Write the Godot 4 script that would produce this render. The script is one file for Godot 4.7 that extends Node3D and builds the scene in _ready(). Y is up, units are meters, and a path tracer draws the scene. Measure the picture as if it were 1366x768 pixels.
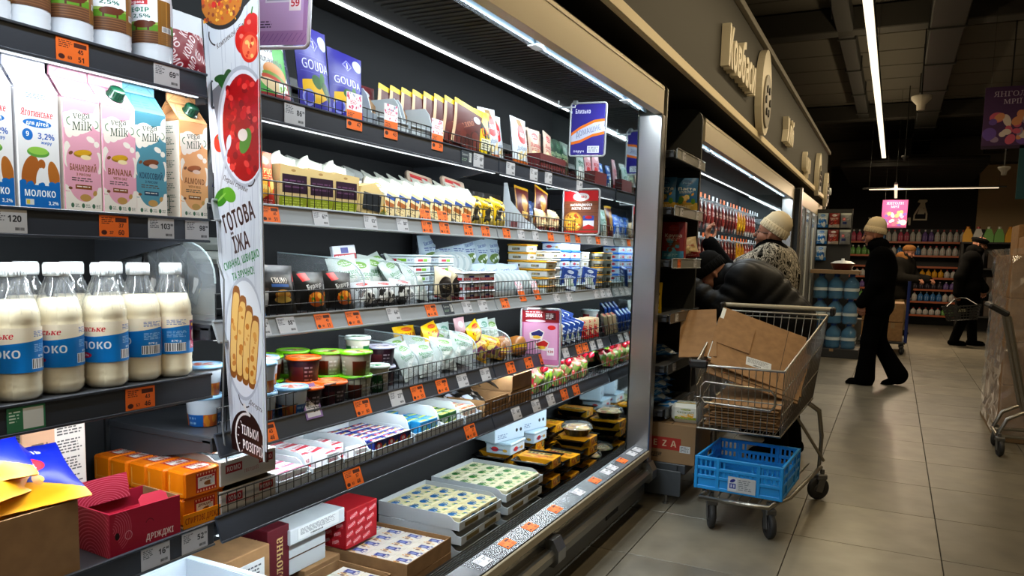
extends Node3D

var used := {}
var mats := {}
var proto := {}
var rng := RandomNumberGenerator.new()
var atlases: Array = []
var arts := {}
var hulls := {}
var cabinet: Node3D
const ORD := ["first", "second", "third", "fourth", "fifth", "sixth", "seventh", "eighth", "ninth", "tenth", "eleventh", "twelfth", "thirteenth", "fourteenth", "fifteenth", "sixteenth", "seventeenth", "eighteenth", "nineteenth", "twentieth"]

func _ready() -> void:
	rng.seed = 7
	# ---------- camera, light, exposure ----------
	var cam := Camera3D.new()
	cam.name = "camera"
	cam.position = Vector3(0, 1.25, 0)
	cam.basis = Basis(Vector3.UP, deg_to_rad(26.35)) * Basis(Vector3.RIGHT, deg_to_rad(-5.84)) * Basis(Vector3.BACK, deg_to_rad(1.376))
	cam.projection = Camera3D.PROJECTION_FRUSTUM
	cam.near = 0.05
	cam.far = 60.0
	cam.size = 0.05 * 768.0 / 1021.0
	cam.frustum_offset = Vector2(0, 0.05 * 60.5 / 1021.0)
	add_child(cam)
	var env := Environment.new()
	env.background_mode = Environment.BG_COLOR
	env.background_color = Color(0.02, 0.02, 0.02)
	env.tonemap_mode = Environment.TONE_MAPPER_LINEAR
	env.tonemap_exposure = EXPOSURE
	env.sdfgi_enabled = true
	env.ssao_enabled = true
	env.ssil_enabled = true
	var we := WorldEnvironment.new()
	we.name = "world_environment"
	we.environment = env
	add_child(we)
	cabinet_light(-1.155, -3.70)
	cabinet_light(0.34, -1.15)
	cabinet_light(-4.62, -9.0)
	ceiling_light(Vector3(-0.28, 3.0, -8.4), 11.8, "long white line lamp hanging over the aisle, nearest the wall letters", LINE_E)
	ceiling_light(Vector3(-0.28, 3.0, 1.0), 3.0, "added unseen line lamp behind the viewer, lighting the aisle entrance", LINE_E * 0.3)  # added lamp behind the camera, out of view, to light the store
	ceiling_light(Vector3(2.6, 3.0, -6.0), 9.0, "added unseen line lamp over the neighbouring aisle, lighting the rest of the store", LINE_E * 0.55)  # added lamp outside the frame, lights the rest of the store
	ceiling_cross_lamps()
	# ---------- structure ----------
	structure()
	structure_far()
	# ---------- objects ----------
	cooler()
	shelves()
	milk_section()
	banner_and_signs()
	shelf_a()
	shelf_b()
	shelf_c()
	shelf_d()
	shelf_e()
	deck()
	gondola()
	cooler_far()
	trolleys()
	people()
	far_store()
	finish_atlases()

const EXPOSURE := 0.75
const TUBE_E := 0.92
const LINE_E := 12.5

# ---------- names, metas ----------
func numbered(n: String) -> String:
	if not used.has(n):
		used[n] = 0
		return n
	used[n] += 1
	return "%s_%03d" % [n, used[n]]

func tag(o: Node3D, label: String, category: String, group := "") -> Node3D:
	if label:
		o.set_meta("label", label)
	if category:
		o.set_meta("category", category)
	if group:
		o.set_meta("group", group)
	return o

func thing(called: String, label := "", category := "", group := "") -> Node3D:
	var o := Node3D.new()
	o.name = numbered(called)
	add_child(o)
	tag(o, label, category, group)
	return o

func part(mb, called: String, material: Material, parent: Node3D, where := Transform3D()) -> MeshInstance3D:
	var o := MeshInstance3D.new()
	o.mesh = mb.mesh() if mb is M else mb
	o.material_override = material
	o.name = called if parent != self else numbered(called)
	o.transform = where
	parent.add_child(o, true)
	return o

func struct(mb, called: String, material: Material, where := Transform3D()) -> MeshInstance3D:
	var o := part(mb, called, material, self, where)
	o.set_meta("kind", "structure")
	return o

func dup(src: Node3D) -> Node3D:
	var base: String = src.get_meta("base") if src.has_meta("base") else String(src.name)
	var r: Node3D = src.duplicate()
	r.name = numbered(base)
	add_child(r)
	return r
func make(key: String, called: String, builder: Callable) -> Node3D:
	if proto.has(key):
		var c := dup(proto[key])
		return c
	var o := thing(called)
	o.set_meta("base", called)
	builder.call(o)
	proto[key] = o
	return o
func stand(o: Node3D, at: Vector3, yaw := 0.0, lean := 0.0, roll := 0.0) -> Node3D:
	o.position = at
	o.basis = Basis(Vector3.UP, PI / 2 + deg_to_rad(yaw)) * Basis(Vector3.RIGHT, deg_to_rad(lean)) * Basis(Vector3.BACK, deg_to_rad(roll))
	return o

func mat(key: String, color := Color.WHITE, rough := 0.6, metal := 0.0) -> StandardMaterial3D:
	if mats.has(key):
		return mats[key]
	var m := StandardMaterial3D.new()
	m.resource_name = key
	m.albedo_color = color
	m.roughness = rough
	m.metallic = metal
	mats[key] = m
	return m

func glass(key: String, color: Color, alpha: float, rough := 0.05) -> StandardMaterial3D:
	if mats.has(key):
		return mats[key]
	var m := mat(key, Color(color, alpha), rough)
	m.transparency = BaseMaterial3D.TRANSPARENCY_ALPHA
	return m

func noise_tex(freq: float, a: Color, b: Color, seed_ := 1, octaves := 4, size := 256) -> NoiseTexture2D:
	var t := NoiseTexture2D.new()
	var n := FastNoiseLite.new()
	n.seed = seed_
	n.frequency = freq
	n.fractal_octaves = octaves
	t.noise = n
	t.seamless = true
	t.width = size
	t.height = size
	var g := Gradient.new()
	g.set_color(0, a)
	g.set_color(1, b)
	t.color_ramp = g
	return t

# ---------- mesh builder ----------
class M:
	var st := SurfaceTool.new()
	var t := Transform3D()
	func _init() -> void:
		st.begin(Mesh.PRIMITIVE_TRIANGLES)
		st.set_smooth_group(-1)
	func sm(g: int) -> M:
		st.set_smooth_group(g)
		return self
	func mesh() -> ArrayMesh:
		st.generate_normals()
		return st.commit()
	func tri(a: Vector3, b: Vector3, c: Vector3, ua := Vector2.ZERO, ub := Vector2.ZERO, uc := Vector2.ZERO) -> void:
		st.set_uv(ua)
		st.add_vertex(t * a)
		st.set_uv(uc)
		st.add_vertex(t * c)
		st.set_uv(ub)
		st.add_vertex(t * b)
	func quad(a: Vector3, b: Vector3, c: Vector3, d: Vector3, r := Rect2(0, 0, 0, 0)) -> void:
		var p := r.position
		var e := r.end
		tri(a, b, c, Vector2(p.x, e.y), e, Vector2(e.x, p.y))
		tri(a, c, d, Vector2(p.x, e.y), Vector2(e.x, p.y), p)
	func box(c: Vector3, s: Vector3, bev := 0.0, uvs := {}, b := Basis()) -> M:
		var h := s / 2.0
		var old := t
		t = t * Transform3D(b, c)
		var none: Rect2 = uvs.get("all", Rect2())
		var i := h - Vector3(bev, bev, bev)
		quad(Vector3(-i.x, -i.y, h.z), Vector3(i.x, -i.y, h.z), Vector3(i.x, i.y, h.z), Vector3(-i.x, i.y, h.z), uvs.get("f", none))
		quad(Vector3(i.x, -i.y, -h.z), Vector3(-i.x, -i.y, -h.z), Vector3(-i.x, i.y, -h.z), Vector3(i.x, i.y, -h.z), uvs.get("b", none))
		quad(Vector3(h.x, -i.y, i.z), Vector3(h.x, -i.y, -i.z), Vector3(h.x, i.y, -i.z), Vector3(h.x, i.y, i.z), uvs.get("r", none))
		quad(Vector3(-h.x, -i.y, -i.z), Vector3(-h.x, -i.y, i.z), Vector3(-h.x, i.y, i.z), Vector3(-h.x, i.y, -i.z), uvs.get("l", none))
		quad(Vector3(-i.x, h.y, i.z), Vector3(i.x, h.y, i.z), Vector3(i.x, h.y, -i.z), Vector3(-i.x, h.y, -i.z), uvs.get("t", none))
		quad(Vector3(-i.x, -h.y, -i.z), Vector3(i.x, -h.y, -i.z), Vector3(i.x, -h.y, i.z), Vector3(-i.x, -h.y, i.z), uvs.get("u", none))
		if bev > 0.0:
			var e := Rect2(none.get_center(), Vector2.ZERO)
			if uvs.has("f"):
				e = Rect2(uvs.f.position + uvs.f.size * 0.02, Vector2.ZERO)
			for sx in [-1.0, 1.0]:
				for sy in [-1.0, 1.0]:
					edge(Vector3(sx * i.x, sy * h.y, -i.z), Vector3(sx * i.x, sy * h.y, i.z), Vector3(sx * h.x, sy * i.y, i.z), Vector3(sx * h.x, sy * i.y, -i.z), sx * sy, e)
			for sx in [-1.0, 1.0]:
				for sz in [-1.0, 1.0]:
					edge(Vector3(sx * h.x, -i.y, sz * i.z), Vector3(sx * h.x, i.y, sz * i.z), Vector3(sx * i.x, i.y, sz * h.z), Vector3(sx * i.x, -i.y, sz * h.z), sx * sz, e)
			for sy in [-1.0, 1.0]:
				for sz in [-1.0, 1.0]:
					edge(Vector3(-i.x, sy * i.y, sz * h.z), Vector3(i.x, sy * i.y, sz * h.z), Vector3(i.x, sy * h.y, sz * i.z), Vector3(-i.x, sy * h.y, sz * i.z), sy * sz, e)
			for sx in [-1.0, 1.0]:
				for sy in [-1.0, 1.0]:
					for sz in [-1.0, 1.0]:
						var p := Vector3(sx * h.x, sy * i.y, sz * i.z)
						var q := Vector3(sx * i.x, sy * h.y, sz * i.z)
						var w := Vector3(sx * i.x, sy * i.y, sz * h.z)
						if sx * sy * sz > 0:
							tri(p, q, w, e.position, e.position, e.position)
						else:
							tri(q, p, w, e.position, e.position, e.position)
		t = old
		return self
	func edge(a: Vector3, b: Vector3, c: Vector3, d: Vector3, s: float, r: Rect2) -> void:
		if s > 0:
			quad(a, b, c, d, r)
		else:
			quad(d, c, b, a, r)
	func lathe(profile: PackedVector2Array, segs := 16, uv := Rect2(), sq := 1.0) -> M:
		var n := profile.size()
		var total := 0.0
		var acc: Array[float] = [0.0]
		for k in range(1, n):
			total += profile[k].distance_to(profile[k - 1])
			acc.append(total)
		for j in segs:
			var a0 := TAU * j / segs
			var a1 := TAU * (j + 1) / segs
			var d0 := Vector3(sin(a0), 0, cos(a0) * sq)
			var d1 := Vector3(sin(a1), 0, cos(a1) * sq)
			var u0 := uv.position.x + uv.size.x * fposmod(float(j) / segs + 0.5, 1.0)
			var u1 := u0 + uv.size.x / segs
			for k in range(n - 1):
				var p := profile[k]
				var q := profile[k + 1]
				var v0 := uv.end.y - uv.size.y * acc[k] / maxf(total, 1e-6)
				var v1 := uv.end.y - uv.size.y * acc[k + 1] / maxf(total, 1e-6)
				var a := d0 * p.x + Vector3(0, p.y, 0)
				var b := d1 * p.x + Vector3(0, p.y, 0)
				var c := d1 * q.x + Vector3(0, q.y, 0)
				var d := d0 * q.x + Vector3(0, q.y, 0)
				if p.x > 1e-6:
					tri(a, b, c, Vector2(u0, v0), Vector2(u1, v0), Vector2(u1, v1))
				if q.x > 1e-6:
					tri(a, c, d, Vector2(u0, v0), Vector2(u1, v1), Vector2(u0, v1))
		return self
	func cyl(a: Vector3, b: Vector3, r: float, sides := 8, r2 := -1.0) -> M:
		return tube(PackedVector3Array([a, b]), r, sides, r2)
	func tube(pts: PackedVector3Array, r: float, sides := 8, r2 := -1.0, loop := false) -> M:
		var n := pts.size()
		var rings: Array = []
		var up := Vector3.UP
		for k in n:
			var d: Vector3
			if loop:
				d = (pts[(k + 1) % n] - pts[(k + n - 1) % n]).normalized()
			else:
				d = (pts[mini(k + 1, n - 1)] - pts[maxi(k - 1, 0)]).normalized()
			if k == 0:
				up = Vector3.RIGHT if absf(d.y) > 0.9 else Vector3.UP
			var s := d.cross(up).normalized()
			up = s.cross(d).normalized()
			var rr := r if r2 < 0 else lerpf(r, r2, float(k) / (n - 1))
			var ring := PackedVector3Array()
			for j in sides:
				var a := TAU * j / sides
				ring.append(pts[k] + (s * cos(a) + up * sin(a)) * rr)
			rings.append(ring)
		for k in (n if loop else n - 1):
			var p: PackedVector3Array = rings[k]
			var q: PackedVector3Array = rings[(k + 1) % n]
			for j in sides:
				var i := (j + 1) % sides
				quad(p[j], q[j], q[i], p[i])
		if not loop:
			st.set_smooth_group(-1)
			for j in range(1, sides - 1):
				tri(rings[0][0], rings[0][j], rings[0][j + 1])
				tri(rings[n - 1][0], rings[n - 1][j + 1], rings[n - 1][j])
			st.set_smooth_group(1)
		return self
	func prism(poly: PackedVector2Array, z0: float, z1: float, uv := Rect2(), back := Rect2()) -> M:
		var idx := Geometry2D.triangulate_polygon(poly)
		var lo := poly[0]
		var hi := poly[0]
		for p in poly:
			lo = lo.min(p)
			hi = hi.max(p)
		var ex := (hi - lo).max(Vector2(1e-6, 1e-6))
		var area := 0.0
		for k in poly.size():
			area += poly[k].cross(poly[(k + 1) % poly.size()])
		for k in range(0, idx.size(), 3):
			var a := poly[idx[k]]
			var b := poly[idx[k + 1]]
			var c := poly[idx[k + 2]]
			if (b - a).cross(c - a) < 0:
				var w := b
				b = c
				c = w
			var f := func(p: Vector2, r: Rect2) -> Vector2: return r.position + r.size * Vector2((p.x - lo.x) / ex.x, 1.0 - (p.y - lo.y) / ex.y)
			tri(Vector3(a.x, a.y, z1), Vector3(b.x, b.y, z1), Vector3(c.x, c.y, z1), f.call(a, uv), f.call(b, uv), f.call(c, uv))
			tri(Vector3(a.x, a.y, z0), Vector3(c.x, c.y, z0), Vector3(b.x, b.y, z0), f.call(a, back), f.call(c, back), f.call(b, back))
		var e := Rect2(uv.position + uv.size * 0.03, Vector2.ZERO)
		for k in poly.size():
			var p := poly[k]
			var q := poly[(k + 1) % poly.size()]
			if area < 0:
				var w := p
				p = q
				q = w
			quad(Vector3(q.x, q.y, z0), Vector3(q.x, q.y, z1), Vector3(p.x, p.y, z1), Vector3(p.x, p.y, z0), e)
		return self
	func pillow(w: float, h: float, th: float, uv: Rect2, back: Rect2, crimp := 0.06, crumple := 0.12, sd := 1, nx := 9, ny := 12) -> M:
		var n := FastNoiseLite.new()
		n.seed = sd
		n.frequency = 3.0 / maxf(w, 0.02)
		for side in [1.0, -1.0]:
			var g: Array = []
			for j in ny + 1:
				var v := float(j) / ny
				var row: Array = []
				for i in nx + 1:
					var u := float(i) / nx
					var vv := clampf((v - crimp) / (1.0 - 2.0 * crimp), 0.0, 1.0)
					var bulge := pow(sin(PI * vv), 0.55) * pow(maxf(sin(PI * u), 0.0), 0.5)
					var pinch := 1.0 - 0.06 * sin(PI * vv)
					var x := (u - 0.5) * w * pinch
					var z: float = th * 0.5 * bulge * (1.0 + crumple * 3.0 * n.get_noise_3d(x, v * h, side * 10.0)) + 0.0008
					if v < crimp or v > 1.0 - crimp:
						z = 0.0008 + 0.001 * (i % 2)
					row.append([Vector3(x, v * h, side * z), Vector2(u, 1.0 - v)])
				g.append(row)
			var r := uv if side > 0 else back
			for j in ny:
				for i in nx:
					var a: Array = g[j][i]
					var b: Array = g[j][i + 1]
					var c: Array = g[j + 1][i + 1]
					var d: Array = g[j + 1][i]
					var f := func(q: Vector2) -> Vector2: return r.position + r.size * (q if side > 0 else Vector2(1.0 - q.x, q.y))
					if side > 0:
						tri(a[0], b[0], c[0], f.call(a[1]), f.call(b[1]), f.call(c[1]))
						tri(a[0], c[0], d[0], f.call(a[1]), f.call(c[1]), f.call(d[1]))
					else:
						tri(b[0], a[0], c[0], f.call(b[1]), f.call(a[1]), f.call(c[1]))
						tri(c[0], a[0], d[0], f.call(c[1]), f.call(a[1]), f.call(d[1]))
		return self

func quadrect(uv: Rect2, x: float, y: float, w: float, h: float) -> Rect2:
	return Rect2(uv.position + uv.size * Vector2(x, y), uv.size * Vector2(w, h))

# ---------- flat print: a small painter and texture atlases ----------
class Art:
	var im: Image
	var w: int
	var h: int
	static var fonts := {}
	static var glyphs := {}
	func _init(w_: int, h_: int, bg: Color) -> void:
		w = w_
		h = h_
		im = Image.create(w * 2, h * 2, false, Image.FORMAT_RGBA8)
		im.fill(bg)
	func rect(x: float, y: float, ww: float, hh: float, c: Color) -> Art:
		im.fill_rect(Rect2i(roundi(x * 2), roundi(y * 2), maxi(1, roundi(ww * 2)), maxi(1, roundi(hh * 2))), c)
		return self
	func poly(pts: PackedVector2Array, c: Color) -> Art:
		var lo := 1e9
		var hi := -1e9
		for p in pts:
			lo = minf(lo, p.y * 2)
			hi = maxf(hi, p.y * 2)
		for y in range(maxi(0, floori(lo)), mini(h * 2 - 1, ceili(hi)) + 1):
			var xs: Array[float] = []
			var yc := y + 0.5
			for k in pts.size():
				var a := pts[k] * 2.0
				var b := pts[(k + 1) % pts.size()] * 2.0
				if (a.y <= yc) != (b.y <= yc):
					xs.append(a.x + (b.x - a.x) * (yc - a.y) / (b.y - a.y))
			xs.sort()
			for k in range(0, xs.size() - 1, 2):
				var x0 := ceili(xs[k] - 0.5)
				var x1 := floori(xs[k + 1] - 0.5)
				if x1 >= x0:
					im.fill_rect(Rect2i(x0, y, x1 - x0 + 1, 1), c)
		return self
	func ell(cx: float, cy: float, rx: float, ry: float, c: Color, rot := 0.0) -> Art:
		var pts := PackedVector2Array()
		var n := clampi(int(maxf(rx, ry)), 10, 40)
		for k in n:
			pts.append(Vector2(cx, cy) + Vector2(rx * cos(TAU * k / n), ry * sin(TAU * k / n)).rotated(deg_to_rad(rot)))
		return poly(pts, c)
	func line(x0: float, y0: float, x1: float, y1: float, th: float, c: Color) -> Art:
		var d := Vector2(x1 - x0, y1 - y0).normalized().orthogonal() * th * 0.5
		return poly(PackedVector2Array([Vector2(x0, y0) + d, Vector2(x1, y1) + d, Vector2(x1, y1) - d, Vector2(x0, y0) - d]), c)
	func arc(cx: float, cy: float, r: float, a0: float, a1: float, th: float, c: Color) -> Art:
		var n := 20
		for k in n:
			var p := deg_to_rad(lerpf(a0, a1, float(k) / n))
			var q := deg_to_rad(lerpf(a0, a1, (k + 1.05) / n))
			line(cx + r * cos(p), cy + r * sin(p), cx + r * cos(q), cy + r * sin(q), th, c)
		return self
	func fine(x: float, y: float, ww: float, rows: int, step: float, c: Color, sd := 1) -> Art:
		var r := RandomNumberGenerator.new()
		r.seed = sd
		for k in rows:
			var px := x
			var e := x + ww * r.randf_range(0.6, 1.0)
			while px < e:
				var l := r.randf_range(step * 0.8, step * 2.6)
				rect(px, y + k * step, minf(l, e - px), step * 0.45, c)
				px += l + step * 0.5
		return self
	func bars(x: float, y: float, ww: float, hh: float, sd := 3, bg := Color.WHITE) -> Art:
		var r := RandomNumberGenerator.new()
		r.seed = sd
		rect(x - 2, y - 2, ww + 4, hh + 4, bg)
		var px := x
		while px < x + ww - 1:
			var l := r.randf_range(0.6, 2.0) * ww / 45.0
			rect(px, y, l, hh, Color(0.06, 0.06, 0.06))
			px += l + r.randf_range(0.6, 2.0) * ww / 45.0
		return self
	func blobs(x: float, y: float, ww: float, hh: float, n: int, r0: float, r1: float, cs: Array, sd := 5) -> Art:
		var r := RandomNumberGenerator.new()
		r.seed = sd
		for k in n:
			var q := r.randf_range(r0, r1)
			ell(x + r.randf() * ww, y + r.randf() * hh, q, q * r.randf_range(0.5, 1.0), cs[k % cs.size()], r.randf() * 180.0)
		return self
	func text(s: String, x: float, y: float, size: float, c: Color, al := 0, face := "bold", fitw := 0.0, rot := 0.0, slant := 0.0) -> Art:
		var key := face + "|" + s
		if not glyphs.has(key):
			if not fonts.has(face):
				var f := SystemFont.new()
				f.font_names = PackedStringArray(["Droid Serif" if face.begins_with("serif") else "Droid Sans"])
				f.font_weight = 700 if face.contains("bold") else 400
				fonts[face] = f
			var ts := TextServerManager.get_primary_interface()
			var rid: RID = fonts[face].get_rids()[0]
			var loops: Array = []
			var pen := 0.0
			var lo := Vector2(1e9, 1e9)
			var hi := -lo
			for ch in s.length():
				var gi := ts.font_get_glyph_index(rid, 64, s.unicode_at(ch), 0)
				ts.font_render_glyph(rid, Vector2i(64, 0), gi)
				var d := ts.font_get_glyph_contours(rid, 64, gi)
				var pts: PackedVector3Array = d.get("points", PackedVector3Array())
				var start := 0
				for e in d.get("contours", PackedInt32Array()):
					var loop := flatten(pts.slice(start, e + 1), pen)
					for p in loop:
						lo = lo.min(p)
						hi = hi.max(p)
					loops.append(loop)
					start = e + 1
				pen += ts.font_get_glyph_advance(rid, 64, gi).x / 46.0
			glyphs[key] = [loops, lo, hi]
		var g: Array = glyphs[key]
		if g[0].is_empty():
			return self
		var gl: Vector2 = g[1]
		var gh: Vector2 = g[2]
		var sx := size
		if fitw > 0.0:
			sx = fitw / maxf(gh.x - gl.x, 1e-3)
		var off := [gl.x, (gl.x + gh.x) / 2, gh.x][al] as float
		var tr := Transform2D(deg_to_rad(rot), Vector2(x, y))
		var mid := -0.5
		var edges: Array = []
		var y0 := 1e9
		var y1 := -1e9
		for loop in g[0]:
			var prev := Vector2.ZERO
			var n: int = loop.size()
			for k in n + 1:
				var p: Vector2 = loop[k % n]
				var q := tr * Vector2((p.x - off) * sx - (p.y - mid) * slant * -sx, (p.y - mid) * size) * 2.0
				if k > 0:
					edges.append([prev, q])
				y0 = minf(y0, q.y)
				y1 = maxf(y1, q.y)
				prev = q
		var rows: Dictionary = {}
		for e in edges:
			var a: Vector2 = e[0]
			var b: Vector2 = e[1]
			var w := 1
			if a.y > b.y:
				a = e[1]
				b = e[0]
				w = -1
			for yy in range(maxi(0, ceili(a.y - 0.5)), mini(h * 2 - 1, ceili(b.y - 0.5) - 1) + 1):
				if not rows.has(yy):
					rows[yy] = []
				rows[yy].append(Vector2(a.x + (b.x - a.x) * (yy + 0.5 - a.y) / (b.y - a.y), w))
		for yy in rows:
			var xs: Array = rows[yy]
			xs.sort()
			var wind := 0
			for k in xs.size():
				if wind != 0:
					var x0 := ceili(xs[k - 1].x - 0.5)
					var x1 := floori(xs[k].x - 0.5)
					if x1 >= x0:
						im.fill_rect(Rect2i(x0, yy, x1 - x0 + 1, 1), c)
				wind += int(xs[k].y)
		return self
	func flatten(pts: PackedVector3Array, pen: float) -> PackedVector2Array:
		var o := PackedVector2Array()
		var n := pts.size()
		if n < 3:
			return o
		var at := func(i: int) -> Vector2: return Vector2(pen + pts[i % n].x / 46.0, pts[i % n].y / 46.0)
		for i in n:
			var p: Vector2 = at.call(i)
			if pts[i].z == 1.0:
				o.append(p)
			else:
				var a: Vector2 = at.call(i + n - 1)
				var b: Vector2 = at.call(i + 1)
				if pts[(i + n - 1) % n].z != 1.0:
					a = (a + p) / 2
					o.append(a)
				if pts[(i + 1) % n].z != 1.0:
					b = (b + p) / 2
				for k in [0.25, 0.5, 0.75]:
					o.append(a.lerp(p, k).lerp(p.lerp(b, k), k))
		return o
	func done() -> Image:
		im.resize(w, h, Image.INTERPOLATE_BILINEAR)
		return im

const ATLAS := 2048
func art(key: String, a: Art) -> Rect2:
	var im := a.done()
	var w := im.get_width() + 4
	var h := im.get_height() + 4
	for k in atlases.size() + 1:
		if k == atlases.size():
			atlases.append({"im": Image.create(ATLAS, ATLAS, false, Image.FORMAT_RGBA8), "x": 0, "y": 0, "row": 0})
		var at: Dictionary = atlases[k]
		if at.x + w > ATLAS:
			at.x = 0
			at.y += at.row
			at.row = 0
		if at.y + h > ATLAS or at.x + w > ATLAS:
			continue
		var dst: Image = at.im
		for d in [Vector2i(0, 2), Vector2i(4, 2), Vector2i(2, 0), Vector2i(2, 4), Vector2i(2, 2)]:
			dst.blit_rect(im, Rect2i(0, 0, w - 4, h - 4), Vector2i(at.x, at.y) + d)
		var r := Rect2((at.x + 2.5) / ATLAS, (at.y + 2.5) / ATLAS, (w - 5.0) / ATLAS, (h - 5.0) / ATLAS)
		at.x += w
		at.row = maxi(at.row, h)
		arts[key] = [k, r]
		return r
	return Rect2()

func uv(key: String) -> Rect2:
	return arts[key][1]
func print_mat(key: String, finish := "paper") -> StandardMaterial3D:
	var k: int = arts[key][0]
	var mk := "print_%s_%d" % [finish, k]
	if mats.has(mk):
		return mats[mk]
	var m := mat(mk, Color.WHITE, {"paper": 0.6, "gloss": 0.36, "film": 0.38}[finish])
	m.metallic_specular = 0.4
	m.set_meta("atlas", k)
	return m

func finish_atlases() -> void:
	for k in atlases.size():
		var tex := ImageTexture.create_from_image(atlases[k].im)
		for mk in mats:
			var m: StandardMaterial3D = mats[mk]
			if m.has_meta("atlas") and m.get_meta("atlas") == k:
				m.albedo_texture = tex

func V(x: float, y: float, z: float) -> Vector3:
	return Vector3(x, y, z)

func W(x: float, y: float) -> Vector2:
	return Vector2(x, y)

func P2(a: Array) -> PackedVector2Array:
	return PackedVector2Array(a)

func P3(a: Array) -> PackedVector3Array:
	return PackedVector3Array(a)

# ---------- lamps ----------
func lamp_mat(key: String, c: Color, e: float) -> StandardMaterial3D:
	var m := mat(key, Color(1, 1, 1), 0.4)
	m.emission_enabled = true
	m.emission = c
	m.emission_energy_multiplier = e
	return m

func area(at: Vector3, towards: Vector3, along: Vector3, length: float, width: float, c: Color, e: float) -> void:
	var l := AreaLight3D.new()
	l.name = numbered("lamp_light")
	var z := -towards.normalized()
	var x := along.normalized()
	var y := z.cross(x).normalized()
	x = y.cross(z)
	l.transform = Transform3D(Basis(x, y, z), at)
	l.area_size = W(length, width)
	l.light_color = c
	l.light_energy = e
	l.area_range = 30.0
	l.shadow_enabled = true
	add_child(l)
func cabinet_light(z0: float, z1: float) -> void:
	var n := absf(z1 - z0)
	area(V(-1.105, 1.952, (z0 + z1) / 2), V(-0.42, -1, 0), V(0, 0, 1), n - 0.1, 0.03, Color(0.93, 0.98, 1.0), TUBE_E * n)
	area(V(-1.535, 1.972, (z0 + z1) / 2), V(0.35, -1, 0), V(0, 0, 1), n - 0.1, 0.01, Color(0.95, 0.98, 1.0), TUBE_E * 0.05 * n)

func ceiling_light(c: Vector3, length: float, label: String, e: float) -> void:
	var o := thing("line_lamp", label, "lamp")
	o.position = c
	var b := M.new()
	b.box(V(0, 0.035, 0), V(0.075, 0.06, length), 0.004)
	part(b, "housing", mat("lamp_housing", Color(0.12, 0.12, 0.12), 0.5), o)
	b = M.new()
	b.box(V(0, 0, 0), V(0.062, 0.014, length - 0.02), 0.003)
	part(b, "diffuser", lamp_mat("line_glow", Color(1.0, 0.93, 0.8), 2.4), o)
	for k in maxi(2, int(length / 3.0)):
		b = M.new()
		var z := lerpf(-length / 2 + 0.3, length / 2 - 0.3, float(k) / (maxi(2, int(length / 3.0)) - 1))
		b.cyl(V(0, 0.06, z), V(0, 0.88, z), 0.002, 5)
		part(b, "hanging_wire", mat("dark_wire", Color(0.08, 0.08, 0.08), 0.5), o)
	area(c + V(0, -0.012, 0), Vector3.DOWN, V(0, 0, 1), length - 0.05, 0.06, Color(1.0, 0.9, 0.72), e)
	area(c + V(0, 0.07, 0), Vector3.UP, V(0, 0, 1), length - 0.05, 0.06, Color(1.0, 0.9, 0.72), e * 0.24)  # upward light added to brighten the ceiling

func ceiling_cross_lamps() -> void:
	for q in [["thin cross line lamp at the far end of the store, hung before the black wall", V(0.43, 2.41, -13.5), V(1, 0, 0), 1.94, 1.2], ["short bright line lamp pointing away, above the pink hanging poster", V(-0.065, 2.45, -14.5), V(0, 0, 1), 2.8, 1.6]]:
		var o := thing("line_lamp", q[0], "lamp")
		o.position = q[1]
		var along: Vector3 = q[2]
		var s: Vector3 = V(0.05, 0.02, 0.05) + along * (q[3] - 0.05)
		var b := M.new()
		b.box(V(0, 0.02, 0), s, 0.003)
		part(b, "housing", mat("lamp_housing"), o)
		b = M.new()
		b.box(V(0, 0.004, 0), s * V(0.9, 0.7, 0.9), 0.003)
		part(b, "diffuser", lamp_mat("far_glow" + str(q[4]), Color(1.0, 0.9, 0.76), q[4]), o)
		for k in [-0.45, 0.45]:
			b = M.new()
			b.cyl(along * q[3] * k + V(0, 0.03, 0), along * q[3] * k + V(0, 1.475, 0), 0.002, 5)
			part(b, "hanging_wire", mat("dark_wire"), o)
		area(q[1] + V(0, -0.008, 0), Vector3.DOWN, along, q[3], 0.045, Color(1.0, 0.9, 0.76), LINE_E * 0.6)

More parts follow.
